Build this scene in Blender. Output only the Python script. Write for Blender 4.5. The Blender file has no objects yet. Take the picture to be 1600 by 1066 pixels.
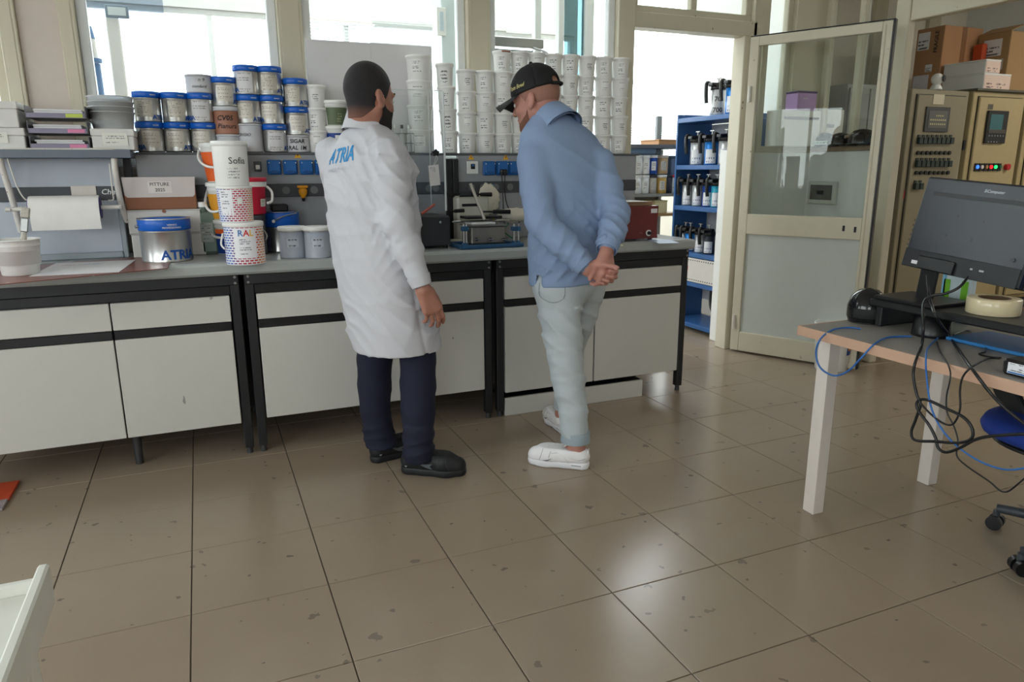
import bpy, math, random
import numpy as np
from mathutils import Matrix, Vector
random.seed(7)
sc = bpy.context.scene
COL = sc.collection
PI = math.pi
# ------------------------------------------------------------------ camera
F_PX = 1121.19
YAW, PIT, ROL = math.radians(23.082), math.radians(13.503), math.radians(-0.283)
CAM = np.array([0.541, -2.902, 1.280])
_f = np.array([math.sin(YAW)*math.cos(PIT), math.cos(YAW)*math.cos(PIT), -math.sin(PIT)])
_r = np.array([math.cos(YAW), -math.sin(YAW), 0.0])
_u = np.cross(_r, _f)
_r2 = _r*math.cos(ROL)+_u*math.sin(ROL)
_u2 = -_r*math.sin(ROL)+_u*math.cos(ROL)
cam = bpy.data.cameras.new('camera')
cam.sensor_width = 36; cam.sensor_fit = 'HORIZONTAL'
cam.lens = F_PX/1600*36
cam.clip_start = 0.05; cam.clip_end = 200
camo = bpy.data.objects.new('camera', cam); COL.objects.link(camo)
camo.matrix_world = Matrix(((_r2[0], _u2[0], -_f[0], CAM[0]), (_r2[1], _u2[1], -_f[1], CAM[1]),
                            (_r2[2], _u2[2], -_f[2], CAM[2]), (0, 0, 0, 1)))
sc.camera = camo
# ------------------------------------------------------------------ light
SKY = 8.0
w = bpy.data.worlds.new('overcast_sky'); sc.world = w; w.use_nodes = True
bg = w.node_tree.nodes['Background']
bg.inputs[0].default_value = (0.95, 0.98, 1.0, 1); bg.inputs[1].default_value = SKY
sc.view_settings.view_transform = 'Standard'; sc.view_settings.look = 'None'
sc.view_settings.exposure = 0.0; sc.view_settings.gamma = 1.0
sc.view_settings.use_curve_mapping = False
sc.cycles.use_denoising = True
sc.cycles.max_bounces = 10; sc.cycles.diffuse_bounces = 5; sc.cycles.glossy_bounces = 4
sc.cycles.transmission_bounces = 8; sc.cycles.transparent_max_bounces = 16
sc.cycles.caustics_reflective = False; sc.cycles.caustics_refractive = False
sc.cycles.sample_clamp_indirect = 6

def portal(c, d, sx, sy):
    l = bpy.data.lights.new('window_portal', 'AREA'); l.shape = 'RECTANGLE'; l.size = sx; l.size_y = sy
    l.cycles.is_portal = True
    o = bpy.data.objects.new('window_portal', l); COL.objects.link(o)
    o.location = c; o.rotation_euler = Vector(d).to_track_quat('-Z', 'Y').to_euler()
def lamp(c, d, sx, sy, e, col=(1, 1, 1)):
    l = bpy.data.lights.new('ceiling_lamp_light', 'AREA'); l.shape = 'RECTANGLE'; l.size = sx; l.size_y = sy
    l.energy = e; l.color = col
    o = bpy.data.objects.new('ceiling_lamp_light', l); COL.objects.link(o)
    o.location = c; o.rotation_euler = Vector(d).to_track_quat('-Z', 'Y').to_euler()
portal((-3.02, -2.95, 1.75), (1, 0, 0), 3.3, 1.6)
portal((-3.02, -.275, 1.45), (1, 0, 0), .95, 1.5)
portal((1.35, 4.22, 1.95), (0, -1, 0), 5.9, 1.4)
portal((5.45, 4.22, 3.2), (0, -1, 0), 2.2, 3.9)
portal((2.5, 2.7, 5.62), (0, 0, -1), 10.6, 1.4)
portal((-3.02, 2.7, 2.7), (1, 0, 0), 2.4, 3.4)
portal((-1.6, -6.02, 1.75), (0, 1, 0), 2.2, 1.6)
# ------------------------------------------------------------------ pixel helper (reads the place off the photo, once)
def ray(x, y):
    return ((x-800)/F_PX)*_r2 - ((y-533)/F_PX)*_u2 + _f
_n = np.array([math.sin(YAW), math.cos(YAW), 0.0])
def P(x, y, X=None, Y=None, Z=None, D=None):
    d = ray(x, y)
    if X is not None: t = (X-CAM[0])/d[0]
    elif Y is not None: t = (Y-CAM[1])/d[1]
    elif Z is not None: t = (Z-CAM[2])/d[2]
    else: t = D/(d@_n)
    return CAM+t*d
# ------------------------------------------------------------------ materials
def lin(c):
    if isinstance(c, str): c = tuple(int(c[i:i+2], 16) for i in (0, 2, 4))
    return tuple(((v/255)/12.92 if v/255 <= .04045 else ((v/255+.055)/1.055)**2.4) for v in c)+(1,)
MATS = {}
def M(name, col, rough=.5, metal=0, var=.06, vs=18, bump=0, bs=200, spec=.5, trans=0, ior=1.45, alpha=1, emit=None, est=1, coat=0, bd=.002):
    if name in MATS: return MATS[name]
    m = bpy.data.materials.new(name); m.use_nodes = True; MATS[name] = m
    nt = m.node_tree; N = nt.nodes; L = nt.links; b = N['Principled BSDF']
    c = lin(col)
    b.inputs['Roughness'].default_value = rough; b.inputs['Metallic'].default_value = metal
    b.inputs['Specular IOR Level'].default_value = spec; b.inputs['IOR'].default_value = ior
    b.inputs['Transmission Weight'].default_value = trans; b.inputs['Alpha'].default_value = alpha
    b.inputs['Coat Weight'].default_value = coat
    tc = N.new('ShaderNodeTexCoord')
    n = N.new('ShaderNodeTexNoise'); n.inputs['Scale'].default_value = vs; n.inputs['Detail'].default_value = 4
    L.new(tc.outputs['Object'], n.inputs['Vector'])
    mx = N.new('ShaderNodeMix'); mx.data_type = 'RGBA'
    mx.inputs[6].default_value = tuple(v*(1-var) for v in c[:3])+(1,)
    mx.inputs[7].default_value = tuple(min(1, v*(1+var)) for v in c[:3])+(1,)
    L.new(n.outputs['Fac'], mx.inputs[0]); L.new(mx.outputs[2], b.inputs['Base Color'])
    if bump:
        n2 = N.new('ShaderNodeTexNoise'); n2.inputs['Scale'].default_value = bs; n2.inputs['Detail'].default_value = 3
        L.new(tc.outputs['Object'], n2.inputs['Vector'])
        bp = N.new('ShaderNodeBump'); bp.inputs['Strength'].default_value = bump; bp.inputs['Distance'].default_value = bd
        L.new(n2.outputs['Fac'], bp.inputs['Height']); L.new(bp.outputs[0], b.inputs['Normal'])
    if emit:
        b.inputs['Emission Color'].default_value = lin(emit); b.inputs['Emission Strength'].default_value = est
    return m
def mnode(nt, op, a, b=None, c=None):
    n = nt.nodes.new('ShaderNodeMath'); n.operation = op
    for i, v in enumerate((a, b, c)):
        if v is None: continue
        if isinstance(v, (int, float)): n.inputs[i].default_value = v
        else: nt.links.new(v, n.inputs[i])
    return n.outputs[0]
def spots(m, col, scale, size, dens, rough=None, world=True, stretch=(1, 1, 1)):
    """small dried marks of their own colour scattered over a surface"""
    nt = m.node_tree; N = nt.nodes; L = nt.links; b = N['Principled BSDF']
    src = b.inputs['Base Color'].links[0].from_socket
    g = N.new('ShaderNodeNewGeometry'); mp = N.new('ShaderNodeMapping'); mp.inputs['Scale'].default_value = stretch
    L.new(g.outputs['Position'], mp.inputs['Vector'])
    nz = N.new('ShaderNodeTexNoise'); nz.inputs['Scale'].default_value = scale*2.5
    L.new(mp.outputs[0], nz.inputs['Vector'])
    add = N.new('ShaderNodeVectorMath'); add.operation = 'MULTIPLY_ADD'
    add.inputs[1].default_value = (.6/scale,)*3
    L.new(nz.outputs['Color'], add.inputs[0]); L.new(mp.outputs[0], add.inputs[2])
    v = N.new('ShaderNodeTexVoronoi'); v.inputs['Scale'].default_value = scale
    L.new(add.outputs[0], v.inputs['Vector'])
    sep = N.new('ShaderNodeSeparateColor'); L.new(v.outputs['Color'], sep.inputs[0])
    thr = mnode(nt, 'MULTIPLY', sep.outputs[1], size)
    a = mnode(nt, 'LESS_THAN', v.outputs['Distance'], thr)
    k = mnode(nt, 'LESS_THAN', sep.outputs[0], dens)
    f = mnode(nt, 'MULTIPLY', mnode(nt, 'MULTIPLY', a, k), mnode(nt, 'MULTIPLY_ADD', sep.outputs[2], .6, .3))
    mx = N.new('ShaderNodeMix'); mx.data_type = 'RGBA'; mx.inputs[7].default_value = lin(col)
    L.new(f, mx.inputs[0]); L.new(src, mx.inputs[6]); L.new(mx.outputs[2], b.inputs['Base Color'])
def mprint(name, bgc, ink, rows=6, dens=.5, freq=30, rough=.5, margin=.12, seed=0, metal=0):
    """flat print: rows of small unreadable type on a label, from the label's own UVs"""
    if name in MATS: return MATS[name]
    m = M(name, bgc, rough, metal)
    nt = m.node_tree; N = nt.nodes; L = nt.links; b = N['Principled BSDF']
    src = b.inputs['Base Color'].links[0].from_socket
    uv = N.new('ShaderNodeTexCoord'); s = N.new('ShaderNodeSeparateXYZ'); L.new(uv.outputs['UV'], s.inputs[0])
    vr = mnode(nt, 'MULTIPLY', s.outputs[1], rows)
    row = mnode(nt, 'FLOOR', vr); fr = mnode(nt, 'FRACT', vr)
    inrow = mnode(nt, 'MULTIPLY', mnode(nt, 'GREATER_THAN', fr, .25), mnode(nt, 'LESS_THAN', fr, .75))
    cv = N.new('ShaderNodeCombineXYZ')
    L.new(mnode(nt, 'MULTIPLY', s.outputs[0], freq), cv.inputs[0])
    L.new(mnode(nt, 'MULTIPLY_ADD', row, 7.3, seed*3.1), cv.inputs[1])
    L.new(mnode(nt, 'MULTIPLY', fr, 1.5), cv.inputs[2])
    nz = N.new('ShaderNodeTexNoise'); nz.inputs['Scale'].default_value = 1; nz.inputs['Detail'].default_value = 1
    L.new(cv.outputs[0], nz.inputs['Vector'])
    ink_on = mnode(nt, 'GREATER_THAN', nz.outputs['Fac'], 1-dens)
    wn = N.new('ShaderNodeTexWhiteNoise'); wn.noise_dimensions = '1D'
    L.new(mnode(nt, 'ADD', row, seed*1.7+.3), wn.inputs['W'])
    rowon = mnode(nt, 'GREATER_THAN', wn.outputs[0], .3)
    lim = mnode(nt, 'MULTIPLY_ADD', wn.outputs[0], .45, .45)
    f = mnode(nt, 'MULTIPLY', mnode(nt, 'MULTIPLY', inrow, ink_on), rowon)
    f = mnode(nt, 'MULTIPLY', f, mnode(nt, 'GREATER_THAN', s.outputs[0], margin))
    f = mnode(nt, 'MULTIPLY', f, mnode(nt, 'LESS_THAN', s.outputs[0], lim))
    mx = N.new('ShaderNodeMix'); mx.data_type = 'RGBA'; mx.inputs[7].default_value = lin(ink)
    L.new(mnode(nt, 'MULTIPLY', f, .85), mx.inputs[0]); L.new(src, mx.inputs[6]); L.new(mx.outputs[2], b.inputs['Base Color'])
    return m
def glass(name, col=(235, 245, 245), rough=0.0):
    """thin window glass: clear straight through, mirror at the surface by Fresnel"""
    if name in MATS: return MATS[name]
    m = bpy.data.materials.new(name); m.use_nodes = True; MATS[name] = m
    nt = m.node_tree; N = nt.nodes; L = nt.links
    N.remove(N['Principled BSDF']); out = N['Material Output']
    t = N.new('ShaderNodeBsdfTransparent'); t.inputs[0].default_value = lin(col)
    g = N.new('ShaderNodeBsdfGlossy'); g.inputs['Roughness'].default_value = rough
    fr = N.new('ShaderNodeFresnel'); fr.inputs[0].default_value = 1.45
    mx = N.new('ShaderNodeMixShader')
    ge = N.new('ShaderNodeNewGeometry')   # reflect on the outer face only: the ray is not bent inside the pane
    fac = mnode(nt, 'MULTIPLY', fr.outputs[0], mnode(nt, 'MULTIPLY_ADD', ge.outputs['Backfacing'], -1.7, 1.7))
    mxf = mnode(nt, 'MINIMUM', fac, 1.0)
    L.new(mxf, mx.inputs[0]); L.new(t.outputs[0], mx.inputs[1]); L.new(g.outputs[0], mx.inputs[2])
    L.new(mx.outputs[0], out.inputs[0])
    return m
# ------------------------------------------------------------------ mesh accumulator
class B:
    def __init__(s): s.v = []; s.f = []; s.sm = []; s.uv = {}
    def add(s, vs, fs, smooth=False, uv=None):
        o = len(s.v)
        for p in vs: s.v.append((float(p[0]), float(p[1]), float(p[2])))
        for q in fs: s.f.append(tuple(o+i for i in q)); s.sm.append(smooth)
        if uv is not None:
            for i, c in enumerate(uv): s.uv[o+i] = c
        return s
    def obox(s, c, ax, h, b=.002):
        c = np.array(c, float); ax = np.array(ax, float); h = np.array(h, float)
        b = min(b, *(h*.45))
        vs = []; idx = {}
        for sx in (-1, 1):
            for sy in (-1, 1):
                for sz in (-1, 1):
                    for k in range(3):
                        l = np.array([sx, sy, sz])*(h-b); l[k] = (sx, sy, sz)[k]*h[k]
                        idx[(sx, sy, sz, k)] = len(vs); vs.append(c+l@ax)
        fs = []
        for k in range(3):
            i, j = [(1, 2), (2, 0), (0, 1)][k]
            for sg in (-1, 1):
                q = []
                for a, d in ((-1, -1), (1, -1), (1, 1), (-1, 1)):
                    t = [0, 0, 0]; t[k] = sg; t[i] = a; t[j] = d; q.append(idx[(*t, k)])
                fs.append(q if sg > 0 else q[::-1])
        for k in range(3):
            i, j = [(1, 2), (2, 0), (0, 1)][k]
            for a in (-1, 1):
                for d in (-1, 1):
                    t0 = [0, 0, 0]; t1 = [0, 0, 0]; t0[i] = t1[i] = a; t0[j] = t1[j] = d; t0[k] = -1; t1[k] = 1
                    q = [idx[(*t0, i)], idx[(*t0, j)], idx[(*t1, j)], idx[(*t1, i)]]
                    fs.append(q[::-1] if a*d > 0 else q)
        for a in (-1, 1):
            for d in (-1, 1):
                for e in (-1, 1):
                    q = [idx[(a, d, e, k)] for k in range(3)]
                    fs.append(q if a*d*e > 0 else q[::-1])
        return s.add(vs, fs)
    def box(s, x0, x1, y0, y1, z0, z1, b=.002):
        return s.obox(((x0+x1)/2, (y0+y1)/2, (z0+z1)/2), np.eye(3), (abs(x1-x0)/2, abs(y1-y0)/2, abs(z1-z0)/2), b)
    def cyl(s, p0, p1, r0, r1=None, n=16, smooth=True):
        return s.rings([p0, p1], [r0, r0 if r1 is None else r1], n, True, smooth)
    def rings(s, pts, rad, n=12, caps=True, smooth=True, ell=None):
        pts = [np.array(p, float) for p in pts]
        vs = []; fs = []; ref = None
        for i, p in enumerate(pts):
            t = (pts[min(i+1, len(pts)-1)]-pts[max(i-1, 0)]); t = t/(np.linalg.norm(t)+1e-12)
            if ref is None: ref = np.array([0, 0, 1.]) if abs(t[2]) < .9 else np.array([1., 0, 0])
            a = ref-t*(ref@t); a /= np.linalg.norm(a); b = np.cross(t, a); ref = a
            for k in range(n):
                th = 2*PI*k/n
                vs.append(p+rad[i]*(math.cos(th)*a+math.sin(th)*b))
        for i in range(len(pts)-1):
            for k in range(n):
                fs.append((i*n+k, i*n+(k+1) % n, (i+1)*n+(k+1) % n, (i+1)*n+k))
        s.add(vs, fs, smooth)
        if caps:
            o = len(s.v)-len(vs)
            m = len(pts)-1
            s.add(vs[:n], [tuple(range(n))[::-1]]); s.add(vs[m*n:], [tuple(range(n))])
        return s
    def lathe(s, prof, n=24, c=(0, 0, 0), a0=0, a1=2*PI, uv=False):
        full = abs(a1-a0-2*PI) < 1e-6
        vs = []; fs = []; us = []; cols = n if full else n+1
        for j, (r, z) in enumerate(prof):
            for k in range(cols):
                th = a0+(a1-a0)*k/n
                vs.append((c[0]+r*math.cos(th), c[1]+r*math.sin(th), c[2]+z))
                us.append((k/n, (z-prof[0][1])/max(1e-9, prof[-1][1]-prof[0][1])))
        for j in range(len(prof)-1):
            for k in range(n):
                k2 = (k+1) % cols if full else k+1
                fs.append((j*cols+k, j*cols+k2, (j+1)*cols+k2, (j+1)*cols+k))
        return s.add(vs, fs, True, us if uv else None)
    def tube(s, pts, r, n=8, sub=6):
        pts = [np.array(p, float) for p in pts]
        if sub > 1 and len(pts) > 2:
            q = []
            for i in range(len(pts)-1):
                p0, p1, p2, p3 = pts[max(i-1, 0)], pts[i], pts[i+1], pts[min(i+2, len(pts)-1)]
                for k in range(sub):
                    t = k/sub
                    q.append(.5*(2*p1+(p2-p0)*t+(2*p0-5*p1+4*p2-p3)*t*t+(3*p1-p0-3*p2+p3)*t**3))
            q.append(pts[-1]); pts = q
        return s.rings(pts, [r]*len(pts), n)
    def plate(s, o, u, v, su, sv, t=.001, uv=True):
        """thin rectangular sheet from corner o along u and v, print side towards u x v"""
        o = np.array(o, float); u = np.array(u, float); v = np.array(v, float); w = np.cross(u, v)
        a = [o, o+u*su, o+u*su+v*sv, o+v*sv]
        vs = [p+w*t for p in a]+a
        return s.add(vs, [(0, 1, 2, 3), (7, 6, 5, 4), (0, 4, 5, 1), (1, 5, 6, 2), (2, 6, 7, 3), (3, 7, 4, 0)], False,
                     [(0, 0), (1, 0), (1, 1), (0, 1)]*2)
    def prism(s, poly, o, u, v, t):
        o = np.array(o, float); u = np.array(u, float); v = np.array(v, float); w = np.cross(u, v); n = len(poly)
        a = [o+u*x+v*y for x, y in poly]; b = [p+w*t for p in a]
        fs = [tuple(range(n))[::-1], tuple(range(n, 2*n))]+[(i, (i+1) % n, n+(i+1) % n, n+i) for i in range(n)]
        return s.add(a+b, fs)
    def ball(s, c, r, n=12):
        r = (r,)*3 if isinstance(r, (int, float)) else r
        m = n//2
        vs = []; fs = []
        for j in range(m+1):
            ph = -PI/2+PI*j/m
            for k in range(n):
                th = 2*PI*k/n
                vs.append((c[0]+r[0]*math.cos(ph)*math.cos(th), c[1]+r[1]*math.cos(ph)*math.sin(th), c[2]+r[2]*math.sin(ph)))
        for j in range(m):
            for k in range(n): fs.append((j*n+k, j*n+(k+1) % n, (j+1)*n+(k+1) % n, (j+1)*n+k))
        return s.add(vs, fs, True)
    def shift(s, d):
        s.v = [(a[0]+d[0], a[1]+d[1], a[2]+d[2]) for a in s.v]; return s
    def mesh(s, name, mats):
        me = bpy.data.meshes.new(name); me.from_pydata(s.v, [], s.f)
        me.polygons.foreach_set('use_smooth', s.sm)
        if s.uv:
            l = me.uv_layers.new(name='UVMap')
            for lp in me.loops: l.data[lp.index].uv = s.uv.get(lp.vertex_index, (0, 0))
        for m in (mats if isinstance(mats, (list, tuple)) else [mats]): me.materials.append(m)
        me.update(); return me
def thing(name, label, cat, loc=(0, 0, 0), rz=0, group=None):
    o = bpy.data.objects.new(name, None); COL.objects.link(o)
    o.empty_display_size = .05
    o.location = [float(v) for v in loc]; o.rotation_euler = (0, 0, rz)
    if label: o['label'] = label
    if cat: o['category'] = cat
    if group: o['group'] = group
    return o
def part(name, b, mat, parent=None, label=None, world=True, kind=None):
    """one mesh object; world=True: its vertices are given in world space and moved under its (unrotated) thing"""
    if parent is not None and world:
        l = np.array(parent.get('_w', tuple(parent.location)), float)
        b.shift(-l)
    o = bpy.data.objects.new(name, b.mesh(name, mat) if isinstance(b, B) else b); COL.objects.link(o)
    if parent is not None:
        o.parent = parent
    if label: o['label'] = label
    if kind: o['kind'] = kind
    return o
def sub(name, b, mat, parent, root, label=None):
    """a sub-part: built in world space, under a part that sits at its thing's origin"""
    b.shift(-np.array(tuple(root.location), float))
    return part(name, b, mat, parent, label, world=False)
def single(name, b, mat, label, cat, group=None, kind=None):
    """a thing that is one mesh; origin moved to its base centre"""
    v = np.array(b.v); c = np.array([(v[:, 0].min()+v[:, 0].max())/2, (v[:, 1].min()+v[:, 1].max())/2, v[:, 2].min()])
    b.shift(-c); o = part(name, b, mat); o.location = c
    if label: o['label'] = label
    if cat: o['category'] = cat
    if group: o['group'] = group
    if kind: o['kind'] = kind
    return o
def struct(name, b, mat, parent=None):
    o = part(name, b, mat, parent)
    if parent is None: o['kind'] = 'structure'
    return o
def dup(o, parent=None):
    c = o.copy(); COL.objects.link(c)
    if parent is not None: c.parent = parent
    for ch in list(o.children): dup(ch, c)
    return c
_TX = {}
def text_poly(txt, bold=0.0, shear=0.0):
    k = (txt, bold, shear)
    if k in _TX: return _TX[k]
    cu = bpy.data.curves.new('t', 'FONT'); cu.body = txt; cu.size = 1; cu.offset = bold; cu.shear = shear
    cu.resolution_u = 2; cu.fill_mode = 'FRONT'; cu.extrude = 0
    o = bpy.data.objects.new('t', cu); COL.objects.link(o)
    dg = bpy.context.evaluated_depsgraph_get(); dg.update()
    me = bpy.data.meshes.new_from_object(o.evaluated_get(dg))
    vs = np.array([v.co[:2] for v in me.vertices]).reshape(-1, 2); fs = [tuple(p.vertices) for p in me.polygons]
    bpy.data.meshes.remove(me); bpy.data.objects.remove(o); bpy.data.curves.remove(cu)
    vs = vs-vs.min(0); h = vs[:, 1].max()
    _TX[k] = (vs/h, fs, vs[:, 0].max()/h); return _TX[k]
def text_plane(b, txt, o, u, v, h, bold=.01, shear=0, wmul=1.0, centre=False, lift=.0008):
    """printed lettering: thin mesh letters lying just on a surface; h = letter height"""
    vs, fs, wd = text_poly(txt, bold, shear)
    o = np.array(o, float); u = np.array(u, float); v = np.array(v, float); n = np.cross(u, v)
    if centre: o = o-u*(wd*h*wmul/2)-v*(h/2)
    return b.add([o+u*(p[0]*h*wmul)+v*(p[1]*h)+n*lift for p in vs], fs)
def text_cyl(b, txt, c, r, ang, z, h, bold=.01, wmul=1.0, r1=None, zr=None, shear=0):
    """lettering wrapped round an upright can, read from outside; ang = angle of the text's middle"""
    vs, fs, wd = text_poly(txt, bold, shear)
    out = []
    for p in vs:
        th = ang+(p[0]-wd/2)*h*wmul/r; zz = z+p[1]*h
        rr = (r if r1 is None else r+(r1-r)*((zz-c[2])/zr))+.0008
        out.append((c[0]+rr*math.cos(th), c[1]+rr*math.sin(th), zz))
    return b.add(out, fs)
# ------------------------------------------------------------------ palette
beige = M('painted_beige_metal', (200, 192, 170), .45, var=.03)
beige2 = M('painted_cream_frame', (206, 199, 178), .4, var=.04)
spots(beige2, (120, 105, 80), 25, .25, .12)
pinkwall = M('pinkish_plaster', (205, 192, 182), .7)
white_paint = M('white_wall_paint', (226, 226, 222), .7, var=.02)
white_frame = M('white_frame', (228, 230, 228), .4)
ceil_m = M('ceiling_white', (232, 232, 228), .8)
pane_m = glass('window_glass', (250, 252, 252))
dirty_m = glass('door_glass', (246, 249, 247))
teal_m = glass('tinted_glass', (150, 172, 176))
black_m = M('black_frame_paint', (30, 31, 33), .45, var=.15)
black2 = M('black_plastic', (22, 22, 24), .35, var=.1)
grey_panel = M('grey_laminate', (150, 152, 156), .45)
lgrey = M('light_grey_laminate', (178, 184, 194), .45)
wt_m = M('worktop_grey', (176, 180, 180), .22, var=.05)
cab_m = M('white_cabinet_laminate', (200, 198, 191), .42, var=.02)
spots(cab_m, (60, 55, 55), 9, .18, .14, stretch=(1, 1, .6))
spots(cab_m, (42, 38, 38), 20, .17, .10, stretch=(1, 1, .35))
white_m = M('white_plastic', (232, 232, 228), .4, var=.02)
silver = M('tin_plate', (200, 200, 198), .28, .9, var=.05)
blue_band = M('blue_band', (12, 92, 190), .35)
blue_txt = M('blue_ink', (16, 78, 160), .4)
steel = M('steel', (150, 150, 148), .35, .85)
chrome = M('chrome', (210, 210, 210), .12, 1)
# floor ceramics
tile_m = M('beige_floor_tile', (152, 136, 118), .2, var=.05, vs=7, spec=.5)
spots(tile_m, (78, 68, 62), 11, .20, .36)
spots(tile_m, (92, 82, 74), 5.5, .10, .3, stretch=(1.0, 1.6, 1))
spots(tile_m, (58, 56, 58), 24, .22, .16)
grout = M('grout', (88, 78, 68), .8)
# ------------------------------------------------------------------ floor
fl = struct('floor', B().box(-3.1, 8.2, -6.1, 4.4, -.12, -.004, 0), grout)
T = .4
def proj(X):
    d = np.array(X, float)-CAM
    z = d@_f
    return (800+F_PX*(d@_r2)/z, 533-F_PX*(d@_u2)/z, z)
cells = []
for i in range(-8, 21):
    for j in range(-9, 11):
        c = ((i+.5)*T, (j+.5)*T, 0); q = proj(c)
        seen = q[2] > .3 and -160 < q[0] < 1760 and 300 < q[1] < 1350
        cells.append((0 if seen else 1, q[2] if q[2] > 0 else 99, c))
cells.sort(key=lambda a: a[:2])
g = .0018
tb = B().box(-T/2+g, T/2-g, -T/2+g, T/2-g, -.007, 0, .0012)
tme = tb.mesh('tile', tile_m)
rest = B()
for k, (s_, d_, c) in enumerate(cells):
    if s_ == 0 and k < 295:
        o = part('tile', tme, tile_m, fl, world=False); o.location = c
    else:
        rest.box(c[0]-T/2+g, c[0]+T/2-g, c[1]-T/2+g, c[1]+T/2-g, -.007, 0, .0012)
part('tile_field', rest, tile_m, fl, kind='stuff')
# ------------------------------------------------------------------ shell
struct('ceiling', B().box(-3.2, 8.2, -6.2, 1.23, 3.0, 3.1, 0), ceil_m)
struct('ceiling_right', B().box(4.69, 8.2, 1.23, 2.66, 3.0, 3.1, 0), ceil_m)
struct('ceiling_back', B().box(-3.2, 8.2, 1.15, 2.0, 5.6, 5.7, 0), ceil_m)
struct('ceiling_back_outer', B().box(-3.2, 8.2, 3.4, 4.4, 5.6, 5.7, 0), ceil_m)
rl = bpy.data.objects.new('window_16', None); COL.objects.link(rl); rl['kind'] = 'structure'  # added skylight out of view, put in to brighten the back room
for k in range(9): part('frame_bar', B().box(-3.0+k*1.375-.03, -3.0+k*1.375+.03, 2.0, 3.4, 5.62, 5.68, .004), white_frame, rl)
for k in range(8): part('pane', B().box(-3.0+k*1.375+.0305, -3.0+(k+1)*1.375-.0305, 2.0, 3.4, 5.645, 5.651, 0), pane_m, rl)
struct('wall_back_top', B().box(-3.2, 8.2, 1.15, 1.23, 3.1, 5.6, 0), white_paint)
struct('wall_bay_side', B().box(4.645, 4.69, 1.26, 2.72, 0, 5.6, 0), white_paint)
YB = 1.15
def windows_in(x0, x1, y, z0, z1, n, axis, name, th=.06, fm=None, pm=None, hbar=None):
    """a framed window: frame, mullions and one pane per light"""
    fm = fm or beige; pm = pm or pane_m
    o = bpy.data.objects.new(name, None); COL.objects.link(o); o['kind'] = 'structure'
    fw = .045; h = th/2
    def bx(a0, a1, c0, c1):
        b = B()
        if axis == 'x': b.box(a0, a1, y-h, y+h, c0, c1, .004)
        else: b.box(y-h, y+h, a0, a1, c0, c1, .004)
        return b
    part('frame_bar', bx(x0, x1, z0, z0+fw), fm, o); part('frame_bar', bx(x0, x1, z1-fw, z1), fm, o)
    part('frame_post', bx(x0, x0+fw, z0+fw, z1-fw), fm, o); part('frame_post', bx(x1-fw, x1, z0+fw, z1-fw), fm, o)
    wdt = (x1-x0-fw)/n
    for i in range(n):
        a = x0+i*wdt
        if i: part('mullion', bx(a, a+fw, z0+fw, z1-fw), fm, o)
        b = B(); p0, p1 = a+fw+.0005, a+wdt-.0005
        if axis == 'x': b.box(p0, p1, y-.003, y+.003, z0+fw, z1-fw, 0)
        else: b.box(y-.003, y+.003, p0, p1, z0+fw, z1-fw, 0)
        part('pane', b, pm, o)
    if hbar:
        part('transom', bx(x0+fw, x1-fw, hbar-.02, hbar+.02), fm, o)
    return o
# back partition (bench stands against it); glazed above
struct('wall_back', B().box(-3.1, 3.02, YB+.001, YB+.08, 0, 1.30, .002), pinkwall)
struct('trim_1', B().box(-.135, .03, YB-.005, YB+.09, 1.3, 3.0, .002), pinkwall)
for k, (a, b_) in enumerate(((-.205, -.135), (.03, .098), (.985, 1.108), (1.998, 2.135), (2.965, 3.082))):
    o = struct('trim_%d' % (k+2), B().box(a, b_, YB-.03, YB+.09, 1.3 if a < 2.9 else 0, 3.0, .004), beige if a < 2.9 else beige2)
    if a < 2.9: part('groove_strip', B().box(a+.015, b_-.015, YB-.033, YB-.029, 1.3, 3.0, .001), beige, o)
for k, (a, b_) in enumerate(((-2.9, -.205), (.098, .985), (1.108, 1.998), (2.135, 2.965))):
    windows_in(a, b_, YB+.04, 1.30, 2.98, 1, 'x', 'window_%d' % (k+1), .05, white_frame if k else beige)
# door opening 3.115 .. 3.95, header, transom
struct('trim_7', B().box(3.082, 4.03, YB-.02, YB+.09, 2.12, 2.21, .004), beige2)
struct('trim_8', B().box(3.93, 4.08, YB-.02, YB+.09, 0, 2.12, .004), beige2)
struct('trim_9', B().box(4.0, 4.12, YB-.02, YB+.09, 2.12, 3.0, .004), beige2)
o = windows_in(3.082, 4.0, YB+.04, 2.21, 2.98, 2, 'x', 'window_5', .05, beige2)
# narrow bay right of the door, corner column
struct('wall_right_a', B().box(4.08, 4.6, YB, YB+.08, 0, 1.38, .002), white_paint).name = 'wall_bay'
struct('trim_10', B().box(4.36, 4.64, YB-.02, YB+.10, 1.38, 3.0, .004), beige)
windows_in(4.12, 4.36, YB+.04, 1.38, 2.98, 1, 'x', 'window_6', .05, beige2)
# partition along X = 4.6 : low wall, glazing, jamb, header over an opening
XR = 4.6
struct('wall_right', B().box(XR, XR+.09, .53, YB, 0, 1.385, .002), white_paint)
struct('trim_11', B().box(XR-.02, XR+.11, .52, YB-.02, 1.385, 1.42, .004), M('worn_wood_cap', (150, 126, 104), .55))
windows_in(.53, YB-.02, XR+.045, 1.42, 2.98, 2, 'y', 'window_7', .05, beige2)
struct('trim_12', B().box(XR-.03, XR+.035, .435, .53, 0, 3.0, .006), beige2)
struct('trim_13', B().box(XR-.02, XR+.05, -1.4, .4345, 2.135, 2.27, .005), beige2)
windows_in(-1.4, .4345, XR+.02, 2.27, 2.98, 2, 'y', 'window_8', .05, beige2)
struct('wall_right_near', B().box(XR, XR+.1, -6.0, -1.4, 0, 3.0, .002), white_paint)
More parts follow.
